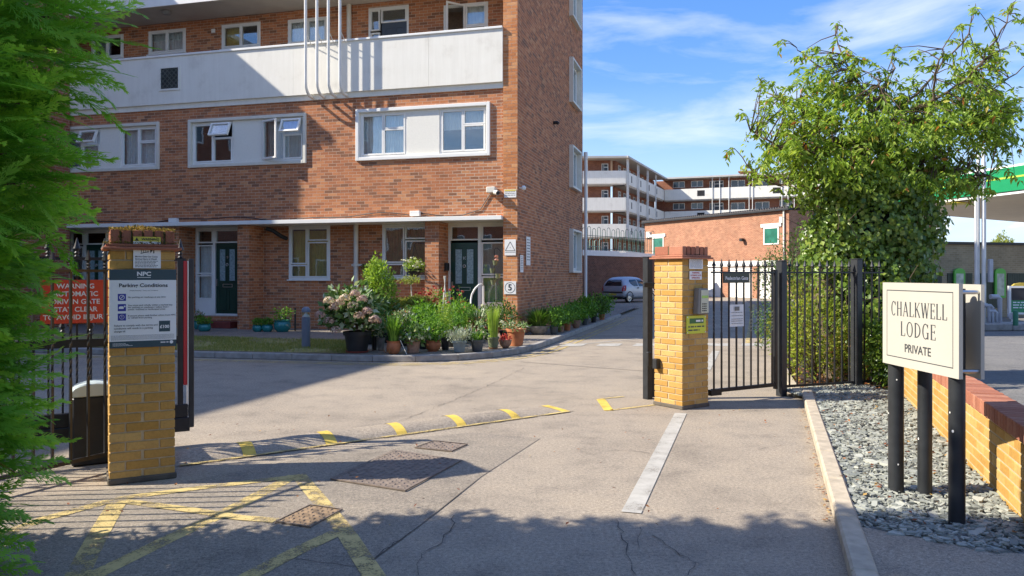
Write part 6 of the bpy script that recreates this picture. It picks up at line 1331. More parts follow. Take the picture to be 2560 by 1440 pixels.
def grassy(name, parent, c, r, h, n, mat, reach=0.25, w=0.012, seg=4):
    th = rng.uniform(0, 6.28, n); o = np.stack([np.cos(th), np.sin(th), 0 * th], 1); q = np.sqrt(rng.random(n)) * r
    p = np.array(c) + o * q[:, None]; V, Q, m = bladearr(p, o, h * rng.uniform(0.6, 1.05, n), reach * rng.uniform(0.1, 1.0, n), np.full(n, w) * rng.uniform(0.6, 1.2, n), seg)
    return quads(name, V, Q, np.repeat(rng.random(n), m), mat, parent)
def heads(name, parent, pts, r, mat, n=90, ls=0.03):
    for c in pts:
        d = nrm(rng.normal(0, 1, (n, 3))); d = d[d[:, 2] > -0.5]; m = len(d); p = np.array(c) + d * r * rng.uniform(0.8, 1.05, m)[:, None] * [1, 1, 0.8]; T = nrm(np.cross(d, rng.normal(0, 1, (m, 3))))
        b = rng.random() * 0.5; leaves(name, p - T * ls * 0.5, T, d, np.full(m, ls), np.full(m, ls * 0.95), mat, parent, rnd=np.clip(b + rng.random(m) * 0.5, 0, 1), fold=-0.1, droop=0.0)
def stems(parent, c, tips, r=0.005, mat=None, name='stem'):
    mb = MB()
    for q in tips: q = Vector(q); c_ = Vector(c); mb.tube([c_, c_.lerp(q, 0.5) + Vector((random.gauss(0, .02), random.gauss(0, .02), 0.03)), q], r, 5)
    mb.build(name, mat or m_twig, parent, kind='stuff')
def pot(parent, c, r, h, mat, shape='round', taper=0.72, rim=True, name='pot', square=False):
    n = 4 if square else 24; rot = math.pi / 4 + FA.a + 0.3 if square else 0; k = 1.25 if square else 1.0
    if shape == 'belly': prof = [(r * 0.62, 0), (r * 0.9, h * 0.22), (r * 1.0, h * 0.5), (r * 0.93, h * 0.8), (r * 0.86, h * 0.86), (r * 0.98, h), (r * 0.9, h), (r * 0.84, h * 0.85)]
    elif shape == 'bowl': prof = [(r * 0.5, 0), (r * 0.85, h * 0.35), (r, h * 0.8), (r * 1.03, h), (r * 0.94, h), (r * 0.9, h * 0.85)]
    else: prof = [(r * taper, 0), (r * (taper + (0.96 - taper) * 0.82), h * 0.82)] + ([(r * 1.02, h * 0.825), (r * 1.03, h)] if rim else [(r, h)]) + [(r * 0.93, h), (r * 0.9, h * 0.88)]
    mb = MB(); mb.lathe([(a * k, b) for a, b in prof], c, n, rot=rot); o = mb.build(name, mat, parent, smooth=not square, bevel=0.004 if square else 0)
    mb = MB(); mb.lathe([(r * 0.88 * k, h * 0.86), (0.001, h * 0.9)], c, n, rot=rot); mb.build('soil', m_soil, parent); return o
def potted(name, label, u, v, hw_px, h_px, mat, z=0.112, shape='round', cat='potted plant', group=None, **k):
    """a potted plant whose pot stands at photo point (u, v); sizes in photo pixels"""
    c = G(u, v, z); s = c.y / F; t = thing(name, c, label, cat, group); pot(t, tuple(c), hw_px * s, h_px * s, mat, shape, **k); return t, c, hw_px * s, h_px * s
GP = 'potted plants on the corner'
# big hydrangea in its black tub with a red saucer
t, c, r, h = potted('hydrangea_pot', 'big hydrangea with faded pink heads in a black tub', 893, 880, 34, 52, m_pblk, shape='round', taper=0.72, group=GP)
mb = MB(); mb.lathe([(r * 0.80, 0.0), (r * 0.86, 0.03), (r * 0.80, 0.03), (r * 0.78, 0.012)], (c.x, c.y, c.z - 0.002), 24); mb.build('saucer', M('red_saucer', (0.30, 0.07, 0.05), 0.6, 0.1), t, smooth=True)
hc = (c.x - 0.10, c.y, c.z + 0.78)
bush('foliage', t, hc, 0.58, 0.46, 620, 0.13, f_vari, 0.35, 0.2, 0.62, -0.75); bush('dark_foliage', t, hc, 0.54, 0.40, 420, 0.13, f_dark, 0.2, 0.0, 0.6, -0.8)
stems(t, (c.x, c.y, c.z + h * 0.8), [(c.x + random.uniform(-.5, .4), c.y + random.uniform(-.3, .3), c.z + random.uniform(.6, 1.1)) for _ in range(16)], 0.007)
def photo_pts(L, Y, dy=0.2): return [tuple(P(u, v, Y + random.uniform(-dy, dy))) for u, v in L]
heads('bloom', t, photo_pts([(822, 752), (835, 768), (888, 735), (800, 788), (822, 802), (840, 826), (898, 790), (918, 778), (935, 798), (882, 764), (940, 803), (848, 757), (862, 745), (905, 748)], c.y - 0.62, 0.10), 0.10, f_hyd, 130, 0.038)
# the row of pots along the kerb
t, c, r, h = potted('dark_green_pot', 'narrow dark green pot tucked behind the hydrangea tub', 936, 874, 8, 36, m_pblk, group=GP); bush('foliage', t, (c.x, c.y, c.z + 0.5), 0.2, 0.25, 160, 0.07, f_dark)
t, c, r, h = potted('stone_pot', 'weathered grey pot between hydrangea tub and chives', 952, 876, 11, 32, m_stone, group=GP); bush('foliage', t, (c.x, c.y, c.z + 0.45), 0.2, 0.22, 200, 0.08, f_vari)
t, c, r, h = potted('chives_pot', 'tall chives in a rounded orange terracotta pot', 984, 884, 18, 32, m_terra, shape='belly', group=GP); grassy('foliage', t, (c.x, c.y, c.z + h * 0.8), r * 0.7, 0.62, 190, f_green, 0.28, 0.016); grassy('fallen_blades', t, (c.x - 0.1, c.y - 0.12, c.z + 0.03), 0.06, 0.12, 14, f_litter, 0.25, 0.012)
mb = MB(); mb.tube([(c.x + 0.13, c.y - 0.05, c.z + 0.25), (c.x + 0.26, c.y - 0.14, c.z)], 0.007, 5); mb.build('stick', m_crm, t)
t, c, r, h = potted('tall_terracotta_pot', 'tapered weathered terracotta pot with broad leaves', 1033, 882, 19, 37, m_terrb, group=GP); bush('foliage', t, (c.x, c.y, c.z + h + 0.1), 0.30, 0.17, 260, 0.085, f_vari, 0.2, 0.2, 0.6); bush('green_foliage', t, (c.x, c.y, c.z + h + 0.1), 0.26, 0.2, 240, 0.08, f_green)
t, c, r, h = potted('black_pot', 'plain black pot behind the round footed pot', 1058, 872, 13, 34, m_pblk, group=GP); bush('foliage', t, (c.x, c.y, c.z + 0.55), 0.28, 0.3, 420, 0.055, f_green, 0.3)
t, c, r, h = potted('footed_pot', 'round orange pot on little feet with bright green leaves', 1083, 877, 19, 26, m_terra, shape='belly', group=GP)
for a in (3.6, 4.4, 5.3, 1.5): mb = MB(); mb.lathe([(0.03, -0.045), (0.035, 0.0)], (c.x + 0.09 * math.cos(a), c.y + 0.09 * math.sin(a), c.z + 0.0), 8); mb.build('foot', m_terra, t)
bush('foliage', t, (c.x, c.y + 0.02, c.z + h + 0.22), 0.24, 0.26, 520, 0.05, f_green, 0.2, 0.3, 0.6)
t, c, r, h = potted('nursery_pot', 'black nursery pot with feathery lime green plant', 1113, 874, 12, 30, m_pblk, group=GP); bush('foliage', t, (c.x - 0.02, c.y, c.z + 0.6), 0.15, 0.42, 700, 0.04, f_lime, 0.1, 0.6, 0.45)
t, c, r, h = potted('square_pot', 'pale grey square pot with silver leaved plant', 1149, 880, 20, 29, m_pblue, taper=0.68, square=True, group=GP); grassy('foliage', t, (c.x, c.y, c.z + h * 0.9), r * 0.8, 0.26, 260, f_silver, 0.24, 0.012); bush('silver_leaves', t, (c.x, c.y, c.z + h + 0.09), 0.26, 0.15, 260, 0.045, f_silver, 0.2)
t, c, r, h = potted('charcoal_pot', 'charcoal pot with short grassy tuft', 1193, 878, 17, 29, m_pgrey, group=GP); grassy('foliage', t, (c.x, c.y, c.z + h * 0.85), r * 0.7, 0.22, 120, f_green, 0.18, 0.016); bush('leaves', t, (c.x, c.y + 0.15, c.z + h + 0.15), 0.22, 0.2, 160, 0.08, f_vari)
t, c, r, h = potted('olive_pot', 'olive green pot of upright grass blades', 1233, 871, 15, 29, m_polv, group=GP); grassy('foliage', t, (c.x, c.y, c.z + h * 0.85), r * 0.8, 0.68, 230, f_lime, 0.12, 0.013)
mb = MB(); mb.lathe([(r * 0.7, -0.003), (r * 0.8, 0.02)], (c.x, c.y, c.z), 16); mb.build('saucer', m_terra, t)
t, c, r, h = potted('bowl_pot', 'small mossy terracotta bowl between two larger pots', 1263, 869, 16, 20, m_terrb, shape='bowl', group=GP); bush('foliage', t, (c.x, c.y, c.z + h + 0.02), 0.14, 0.08, 120, 0.04, f_redf, 0.2)
t, c, r, h = potted('large_terracotta_pot', 'largest orange terracotta planter at the kerb corner', 1290, 864, 25, 43, m_terra, taper=0.66, group=GP); bush('foliage', t, (c.x, c.y, c.z + h + 0.03), 0.30, 0.09, 170, 0.085, f_vari, 0.1, 0.4, 0.3)
# taller plants behind them
def tallplant(name, label, u, v, hw, potm, z=0.112): return potted(name, label, u, v, hw, 24, potm, z, group=GP)
t, c, r, h = tallplant('pale_shrub', 'tall pale green leafy shrub behind the hydrangea', 962, 856, 16, m_pblk); bush('foliage', t, (c.x - 0.1, c.y, c.z + 1.12), 0.36, 0.62, 1500, 0.075, f_lime, 0.2, 0.4, 0.5); bush('top_foliage', t, (c.x - 0.22, c.y, c.z + 1.45), 0.22, 0.36, 500, 0.07, f_lime, 0.2, 0.6); bush('low_foliage', t, (c.x, c.y, c.z + 0.6), 0.35, 0.4, 500, 0.09, f_vari, 0.3)
stems(t, (c.x, c.y, c.z + 0.2), [(c.x + random.uniform(-.35, .25), c.y, c.z + random.uniform(1.0, 1.6)) for _ in range(8)])
t, c, r, h = tallplant('acer_pot', 'golden feathery maple with spreading layers behind the chives', 1040, 852, 16, m_terrb)
for k in range(16):
    a = random.uniform(0, 6.28); q = random.uniform(0.05, 0.5); zc_ = c.z + 0.98 - q * 0.35 + random.uniform(-0.12, 0.06); bush('foliage', t, (c.x - 0.05 + q * math.cos(a), c.y + q * math.sin(a) * 0.7, zc_), 0.2, 0.06, 130, 0.075, f_gold, 0.1, -0.5, 0.28)
bush('upper_foliage', t, (c.x - 0.12, c.y, c.z + 1.35), 0.22, 0.07, 160, 0.08, f_gold, 0.1, -0.4, 0.28)
mb = MB(); mb.tube([(c.x + 0.05, c.y, c.z + 0.2), (c.x + 0.06, c.y, c.z + 0.6), (c.x - 0.03, c.y, c.z + 0.75), (c.x - 0.1, c.y, c.z + 1.0), (c.x - 0.12, c.y, c.z + 1.4)], 0.018, 7, 0.008); mb.build('stem', m_crm, t, smooth=True)
t, c, r, h = tallplant('fuchsia_pot', 'fuchsia covered in red flowers in front of door ten', 1112, 848, 16, m_pblk); bush('foliage', t, (c.x, c.y, c.z + 0.72), 0.50, 0.42, 700, 0.06, f_green, 0.3)
heads('bloom', t, [(c.x + random.uniform(-.6, .5), c.y - random.uniform(.2, .62), c.z + random.uniform(0.55, 1.2)) for _ in range(64)], 0.030, f_redf, 22, 0.034); stems(t, (c.x, c.y, c.z + 0.2), [(c.x + random.uniform(-.5, .45), c.y - random.uniform(0, .3), c.z + random.uniform(.6, 1.1)) for _ in range(18)], 0.004)
t, c, r, h = tallplant('broad_leaf_plant', 'clump of broad bright green leaves in the middle of the pots', 1062, 862, 16, m_pblk); bush('foliage', t, (c.x, c.y, c.z + 0.58), 0.34, 0.26, 360, 0.13, f_green, 0.3, 0.3, 0.42)
t, c, r, h = tallplant('strap_leaf_plant', 'arching strap leaved plant left of the olive pot', 1196, 856, 15, m_pblk); grassy('foliage', t, (c.x, c.y, c.z + 0.3), 0.1, 0.5, 130, f_vari, 0.45, 0.03, 6); bush('lower_foliage', t, (c.x, c.y - 0.1, c.z + 0.42), 0.26, 0.14, 120, 0.06, f_litter, 0.3)
t, c, r, h = tallplant('white_flower_plant', 'plant with round white flowers behind the olive pot', 1222, 848, 14, m_pblk); bush('foliage', t, (c.x, c.y, c.z + 0.5), 0.3, 0.28, 340, 0.08, f_dark, 0.3); heads('bloom', t, photo_pts([(1208, 765), (1195, 777), (1186, 785), (1276, 790)], c.y - 0.1, 0.1), 0.06, f_whtf, 60, 0.035)
t, c, r, h = tallplant('dark_leaf_plant', 'dark leaved plant behind the large terracotta planter', 1262, 850, 14, m_pblk); bush('foliage', t, (c.x, c.y, c.z + 0.55), 0.3, 0.3, 420, 0.075, f_dark, 0.2); heads('bloom', t, photo_pts([(1278, 792), (1255, 805)], c.y - 0.2), 0.05, f_whtf, 40, 0.03)
t, c, r, h = tallplant('mixed_foliage_pot', 'dark green filler plant between chives and broad leaves', 1012, 864, 15, m_pblk); bush('foliage', t, (c.x, c.y, c.z + 0.45), 0.32, 0.3, 520, 0.075, f_dark, 0.2); bush('pale_foliage', t, (c.x, c.y - 0.1, c.z + 0.5), 0.28, 0.24, 200, 0.075, f_silver, 0.3)
t, c, r, h = tallplant('small_leaf_plant', 'soft green small leaved plant above the footed pot', 1128, 866, 14, m_pblk); bush('foliage', t, (c.x, c.y, c.z + 0.45), 0.3, 0.26, 620, 0.05, f_green, 0.2)
for u, v, z_, s_, m_, lab in ((1150, 858, 0.62, 0.34, f_green, 'rounded green bush behind the square pot'), (1175, 852, 0.52, 0.26, f_lime, 'pale green bush in front of the hand rail'), (1085, 850, 0.55, 0.30, f_green, 'leafy bush behind the footed pot'), (925, 860, 0.62, 0.42, f_dark, 'dark leafy bush right of the hydrangea')):
    t, c, r, h = tallplant('leafy_bush', lab, u, v, 15, m_pblk); bush('foliage', t, (c.x, c.y, c.z + z_), s_, s_ * 0.85, 620, 0.065, m_, 0.25)
# wigwam of canes
cc = G(1112, 852, 0.112); t = thing('cane_wigwam', cc, 'wigwam of pale garden canes tied at the top', 'plant support')
for k in range(6): a = k * 1.05; mb = MB(); mb.tube([(cc.x + 0.14 * math.cos(a), cc.y + 0.14 * math.sin(a), cc.z), (cc.x - 0.02 * math.cos(a), cc.y - 0.02 * math.sin(a), cc.z + 1.42)], 0.008, 6); mb.build('cane', m_crm, t)
# teal pots by the wall
GT = 'teal glazed pots by the wall'
for u, v, hw, hp, lab, kind in ((495, 823, 11, 22, 'teal pot with pink hydrangea by door nine', 0), (511, 828, 16, 19, 'squat teal pot in front of the one by door nine', 1), (644, 829, 13, 17, 'smallest teal pot left of the bollard, near the pier', 1), (669, 829, 14, 18, 'middle sized teal pot of the three by the pier', 1), (706, 829, 21, 29, 'largest teal pot with leafy plant under the ochre window', 2)):
    t, c, r, h = potted('teal_pot', lab, u, v, hw, hp, m_teal, 0.107, 'belly', group=GT)
    bush('foliage', t, (c.x, c.y, c.z + h + 0.06 + 0.06 * (kind == 2)), r * (1.1 + 0.3 * (kind != 1)), 0.09 + 0.1 * (kind != 1), 180, 0.065, f_green, 0.1)
    if kind == 0: heads('bloom', t, [(c.x + 0.08, c.y - 0.1, c.z + h + 0.2), (c.x - 0.02, c.y - 0.12, c.z + h + 0.15)], 0.06, f_hyd, 60, 0.03)
# dark peg by the ochre window
pk2 = G(738, 827, 0.107); t = thing('marker_stake', pk2, 'thin dark stake standing by the wall', 'stake'); mb = MB(); mb.box(pk2.x - 0.02, pk2.x + 0.02, pk2.y - 0.02, pk2.y + 0.02, 0.107, 0.107 + 0.6); mb.build('stake', m_pblk, t)
# hanging basket of white flowers on the pier
def wall_at(u, v, d):
    a = (u - 1280) / F; o = FA(0, d); s = (o.x - a * o.y) / (FA.c - a * FA.s) * -1
    q = FA(s, d); return s, H - (v - HZ) / F * q.y
x_, z_ = wall_at(1036, 672, 0.15); t = thing('hanging_basket', FA(x_, 0.15, z_ - 0.2), 'hanging basket of white flowers beside the dark window', 'hanging basket'); cb = FA(x_, 0.15, z_)
mb = MB(); mb.lathe([(0.02, -0.22), (0.13, -0.16), (0.19, -0.02), (0.2, 0.0)], tuple(cb), 18); mb.build('basket', m_pblk, t, smooth=True)
bush('foliage', t, (cb.x, cb.y, cb.z + 0.06), 0.27, 0.2, 330, 0.06, f_lime, 0.3); heads('bloom', t, [tuple(Vector(cb) + Vector((random.gauss(0, .14), random.gauss(-.06, .12), random.gauss(.08, .1)))) for _ in range(34)], 0.03, f_whtf, 16, 0.034)
mb = MB(FA); mb.tube([(-2.405, 0.15, z_ + 0.62), (x_ + 0.05, 0.15, z_ + 0.66), (x_, 0.15, z_ + 0.6)], 0.01, 6); mb.build('bracket', m_pblk, t)
for a in (0, 2.1, 4.2): mb = MB(); mb.tube([(cb.x + 0.19 * math.cos(a), cb.y + 0.19 * math.sin(a), cb.z), (cb.x, cb.y, cb.z + 0.6)], 0.005, 4); mb.build('chain', m_pblk, t)
# small teal wall pot on the downpipe
x_, z_ = wall_at(915, 683, 0.62); cb = FA(x_, 0.62, z_ - 0.06); t = thing('wall_pot', cb, 'small square teal pot hung on the downpipe', 'hanging pot'); mb = MB(); mb.lathe([(0.07, 0), (0.09, 0.14)], tuple(cb), 4, rot=0.5); mb.build('pot', m_teal, t); bush('foliage', t, (cb.x, cb.y, cb.z + 0.2), 0.12, 0.09, 90, 0.06, f_dark)
# string of little hanging pots by door ten
t = thing('hanging_pot_string', FA(-0.66, 0.2, 1.2), 'string of small olive pots hanging from a hook by door ten', 'hanging pots')
for u, v in ((1238, 657), (1231, 677), (1245, 690), (1233, 706)):
    x_, z_ = wall_at(u, v, 0.2); q = FA(x_, 0.2, z_); mb = MB(); mb.lathe([(0.045, -0.06), (0.068, 0.05), (0.072, 0.06), (0.06, 0.06)], tuple(q), 12); mb.build('small_pot', m_polv, t, smooth=True)
x_, z_ = wall_at(1236, 705, 0.2); x2, z2 = wall_at(1236, 625, 0.2); mb = MB(FA); mb.tube([(x_, 0.2, z_), (x2, 0.2, z2), (x2 + 0.02, 0.2, z2 + 0.04), (x2 + 0.08, 0.18, z2 + 0.05), (-0.37, 0.12, z2 - 0.12)], 0.008, 6); mb.build('hook', m_pblk, t)
x_, z_ = wall_at(1241, 642, 0.17); q = FA(x_, 0.17, z_); heads('flower', t, [tuple(q), (q.x, q.y, q.z - 0.08)], 0.05, foliage('pink_bloom', [(0, (0.5, 0.2, 0.16)), (1, (0.68, 0.4, 0.34))]), 40, 0.035)
# planters along the end wall
GE = 'planters along the end wall'
for u, v, hw, hp, mt, shp, lab, fo in ((1346, 836, 25, 22, m_stone, 'bowl', 'grey stone bowl with a big arching grassy plant at the end wall', 0), (1385, 836, 11, 20, m_pgrey, 'round', 'dark grey pot next to the stone bowl', 1), (1402, 830, 9, 16, m_terrb, 'round', 'small weathered pot third along the end wall', 1), (1418, 826, 10, 22, m_terra, 'round', 'orange pot fourth along the end wall', 1), (1440, 820, 12, 20, m_terrb, 'bowl', 'brown bowl fifth along the end wall', 1), (1462, 812, 9, 16, m_pgrey, 'round', 'grey pot sixth along the end wall', 2), (1484, 806, 8, 16, m_pblk, 'round', 'black pot seventh along the end wall', 2), (1505, 800, 8, 15, m_terra, 'round', 'farthest orange pot along the end wall', 2)):
    t, c, r, h = potted('wall_planter', lab, u, v, hw, hp, mt, 0.107, shp, group=GE)
    if fo == 0: grassy('foliage', t, (c.x, c.y, c.z + h * 0.8), r * 0.7, 0.55, 420, f_dark, 0.55, 0.022, 6); grassy('pale_blades', t, (c.x, c.y, c.z + h * 0.8), r * 0.7, 0.5, 160, f_green, 0.5, 0.02, 6)
    elif fo == 1: bush('foliage', t, (c.x, c.y, c.z + h + 0.22), 0.32, 0.26, 420, 0.07, f_green, 0.2)
    else: bush('foliage', t, (c.x, c.y, c.z + h + 0.3), 0.42, 0.34, 520, 0.09, f_green if u != 1484 else f_dark, 0.2); grassy('blades', t, (c.x, c.y, c.z + h), 0.1, 0.5, 80, f_green, 0.45, 0.03, 5)
for u, v, s_, lab in ((1320, 806, 0.45, 'dark strap leaved clump at the foot of the end wall'), (1440, 778, 0.55, 'tall dark fern like clump against the end wall'), (1400, 790, 0.45, 'dark shrub between pots and end wall')):
    c = G(u, v + 22, 0.107); t = thing('wall_shrub', c, lab, 'shrub', 'shrubs against the end wall'); grassy('foliage', t, tuple(c), 0.15, s_ * 1.1, 200, f_dark, s_ * 0.9, 0.035, 6); bush('leaves', t, (c.x, c.y, c.z + s_ * 0.6), s_ * 0.8, s_ * 0.5, 300, 0.09, f_dark, 0.2)
# ================================================================== conifers on the left
def frond(nb, ns, L=0.36, w=1.0):
    """feathery flat spray of scale-leaf twigs as thin quads in the x,y plane, x outward"""
    V = []; Q = []; g = random.Random(nb)
    def strip(p, d, l, w0, w1):
        s = np.array([-d[1], d[0]]); n = len(V)
        for q, ww in ((p, w0 * w), (p + d * l, w1 * w)):
            z = -0.5 * q[0] ** 2 - 0.6 * q[1] ** 2
            V.append((*(q - s * ww), z)); V.append((*(q + s * ww), z))
        Q.append((n, n + 1, n + 3, n + 2))
    for i in range(3): strip(np.array([L * i / 3, 0.0]), np.array([1.0, 0]), L / 3, 0.0036, 0.003)
    for i in range(nb):
        f = (i + 0.6) / nb
        for sd in (-1, 1):
            ff = f + g.uniform(-0.4, 0.4) / nb; base = np.array([L * ff * 0.97, 0.0]); l = L * (0.34 * (1 - f) ** 0.7 * min(1, 0.45 + f * 3) + 0.05) * g.uniform(0.75, 1.2)
            a = sd * (0.58 - 0.18 * f) + g.uniform(-.08, .08); d = np.array([math.cos(a), math.sin(a)]); strip(base, d, l, 0.0032, 0.0014)
            for j in range(ns):
                q = (j + 0.5) / (ns + 0.2); p = base + d * l * q; ll = l * 0.34 * (1 - q) + 0.014
                for s2 in (-1, 1): b = a + s2 * g.uniform(0.4, 0.6); strip(p, np.array([math.cos(b), math.sin(b)]), ll, 0.0034, 0.0010)
    return np.array(V), np.array(Q)
FHI, FLOW = frond(9, 3), frond(5, 1, 0.42, 3.0)
def conifer(name, label, base, height, R0, R1, ry, n, tpl, keep=None, seed=1, sc0=1.0):
    """R0 radius at the ground, R1 at half height; ry squashes the depth"""
    g = np.random.default_rng(seed); t = thing(name, base, label, 'conifer', 'conifers on the left boundary')
    mb = MB(); mb.tube([(base[0], base[1], 0), (base[0] + 0.03, base[1], height * 0.5), (base[0], base[1], height * 0.97)], 0.11, 8, 0.02); mb.build('trunk', m_bark, t, smooth=True)
    def place(n):
        z = g.random(n) * height; th = g.uniform(0, 2 * math.pi, n); q = z / height
        Rz = np.where(q < 0.45, R0 + (R1 - R0) * q / 0.45, R1 * np.clip(1 - ((q - 0.45) / 0.55) ** 2.0, 0.02, 1) ** 0.75)
        clump = 0.86 + 0.16 * np.sin(th * 7 + z * 4.1) * np.sin(z * 6.7 + th * 3) + 0.10 * np.sin(z * 17 + th * 9)
        rad = Rz * clump * (1 - 0.5 * g.random(n) ** 2.4)
        out = np.stack([np.cos(th), np.sin(th), 0 * th], 1); return np.array(base) + out * rad[:, None] * [1, ry, 1] + np.stack([0 * z, 0 * z, z + 0.05], 1), out, rad / np.maximum(Rz, 1e-6)
    p, out, dep = place(n)
    if keep is not None: k = keep(p); p, out, dep = p[k], out[k], dep[k]
    n = len(p); X = nrm(out + g.normal(0, 0.38, (n, 3)) + np.array([0, 0, 0.12])); up = nrm(np.array([0, 0, 1.0]) + g.normal(0, 0.5, (n, 3))); Yv = nrm(np.cross(up, X)); Zv = np.cross(X, Yv)
    sc = (g.uniform(0.6, 1.25, n) * sc0)[:, None, None]; V0, Q0 = tpl; m = len(V0)
    V = p[:, None, :] + sc * (V0[None, :, 0:1] * X[:, None] + V0[None, :, 1:2] * Yv[:, None] + V0[None, :, 2:3] * Zv[:, None]); V = V.reshape(-1, 3)
    Q = (Q0[None] + (np.arange(n) * m)[:, None, None]).reshape(-1, 4)
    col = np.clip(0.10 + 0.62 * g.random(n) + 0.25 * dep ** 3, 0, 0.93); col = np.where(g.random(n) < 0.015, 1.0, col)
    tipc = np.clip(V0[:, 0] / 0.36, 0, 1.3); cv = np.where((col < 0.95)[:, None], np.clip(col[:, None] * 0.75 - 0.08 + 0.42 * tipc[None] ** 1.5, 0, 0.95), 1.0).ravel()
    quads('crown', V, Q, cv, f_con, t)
    k = g.choice(n, min(n, 160), replace=False); mb = MB()
    for i in k: mb.tube([(base[0], base[1], max(0.05, p[i][2] - 0.35)), tuple(p[i] * 0.5 + np.array([base[0], base[1], p[i][2] - 0.1]) * 0.5), tuple(p[i])], 0.012, 4, 0.004, cap=False)
    mb.build('branch', m_twig, t, kind='stuff'); return t
inview = lambda p: (p[:, 0] / np.maximum(p[:, 1], 0.1) > -0.76) & (p[:, 1] > 1.0) & (p[:, 2] < 3.2)
conifer('conifer_tree', 'bright green feathery conifer filling the left edge of the picture', (-3.62, 3.66, 0.0), 5.4, 0.86, 1.36, 0.60, 13500, FHI, inview, seed=3)
conifer('conifer_tree', 'plume of conifer rising behind the bright green one', (-3.85, 3.55, 0.0), 5.6, 0.85, 1.15, 0.72, 5200, FLOW, lambda p: (p[:, 2] > 2.9) | (p[:, 0] / np.maximum(p[:, 1], 0.1) < -0.80), seed=5)
conifer('conifer_tree', 'conifer nearest the street on the left boundary', (-4.1, 1.6, 0.0), 5.3, 1.0, 1.3, 1.0, 3600, FLOW, lambda p: p[:, 0] / np.maximum(np.abs(p[:, 1]), 0.1) < -0.70, seed=6)

# ================================================================== cherry tree and ivy on the right
tb = Vector((4.75, 11.3, 0)); tree = thing('cherry_tree', tb, 'leafy cherry tree with yellowing leaves behind the fence', 'tree')
def Pt(u, v, dy=0.0): return np.array(P(u, v, 11.3 + dy)[:])
crotch = Pt(2170, 330); mb = MB()
mb.tube([tuple(tb), tuple(Pt(2058, 740)), tuple(Pt(2075, 620)), tuple(Pt(2110, 500, 0.1)), tuple(crotch)], 0.16, 12, 0.11); mb.build('trunk', m_bark, tree, smooth=True)
limbs = [[(2170, 330), (2195, 250), (2198, 195)], [(2170, 330), (2240, 285), (2330, 255), (2430, 190), (2500, 90), (2540, 0)], [(2170, 330), (2110, 250), (2080, 190), (1990, 120)], [(2170, 330), (2060, 300), (1950, 250), (1900, 215)],
         [(2200, 300), (2300, 300), (2420, 310), (2520, 270)], [(2150, 350), (2040, 380), (1940, 360), (1880, 330)], [(2195, 260), (2130, 190), (2090, 100), (2093, 60)], [(2330, 255), (2420, 260), (2520, 200), (2580, 150)], [(2240, 285), (2330, 200), (2420, 90), (2440, 10)],
         [(2170, 330), (2260, 390), (2380, 420), (2480, 440)], [(2110, 400), (2000, 450), (1920, 470), (1840, 376)], [(2200, 250), (2230, 180), (2240, 110)], [(2330, 255), (2340, 170), (2360, 120)]]
tips = []; skel = []
for i, L in enumerate(limbs):
    dys = np.cumsum([0] + [random.uniform(-0.35, 0.45) for _ in L[1:]]); pts = [Pt(u, v, d) for (u, v), d in zip(L, dys)]
    q = [Vector(a) for a in pts]; q = smoothline(q, 2); q = [a + Vector((random.gauss(0, .015), random.gauss(0, .015), random.gauss(0, .015))) for a in q]
    mb = MB(); mb.tube(q, 0.036 if i < 6 else 0.022, 7, 0.005); mb.build('limb', m_bark, tree, smooth=True); skel += [np.array(a[:]) for a in q[2:]]
skel = np.array(skel)
# sprays of hanging leaves through the crown
def crown_pts(n, blobs):
    w = np.array([b[3] for b in blobs]); idx = rng.choice(len(blobs), n, p=w / w.sum()); out = []
    for i in idx:
        u, v, (ru, rv, rd), _ = blobs[i]; d = rng.normal(0, 1, 3); d /= np.linalg.norm(d); q = rng.random() ** 0.4
        out.append(Pt(u + ru * d[0] * q, v + rv * d[1] * q, rd * d[2] * q + 0.1))
    return np.array(out)
blobs = [(2180, 330, (300, 95, 1.5), 5.0), (2030, 250, (150, 75, 0.9), 1.7), (2330, 310, (210, 85, 1.1), 2.6), (2120, 420, (190, 90, 1.1), 3.0), (2000, 385, (150, 95, 1.0), 2.4), (2290, 430, (160, 75, 0.9), 2.2), (2440, 200, (95, 110, 0.8), 1.3), (2500, 300, (80, 90, 0.8), 1.1), (2080, 170, (120, 65, 0.6), 0.7), (2390, 450, (110, 55, 0.7), 0.9), (2200, 230, (180, 45, 0.8), 0.9)]
tip_px = [(1955, 105), (2000, 135), (2095, 60), (2100, 95), (2130, 130), (2240, 115), (2235, 150), (2290, 130), (2360, 130), (2300, 170), (2400, 60), (2380, 90), (2440, 15), (2470, 45), (2520, 20), (2550, 40), (2420, 100), (2500, 130), (2545, 110), (1905, 195), (1900, 210), (1925, 240), (1860, 280), (1890, 300), (1825, 372), (1870, 420), (1890, 440), (2020, 170), (2060, 140), (2160, 140), (2530, 430), (2500, 400), (2470, 470), (2540, 350), (2200, 170), (2330, 160), (2140, 170)]
C = np.concatenate([crown_pts(1650, blobs), np.array([Pt(u + random.uniform(-8, 8), v + random.uniform(-8, 8), random.uniform(-0.5, 0.6)) for u, v in tip_px for _ in range(2)])])
LP, LD, LN, LL = [], [], [], []; twigs = MB()
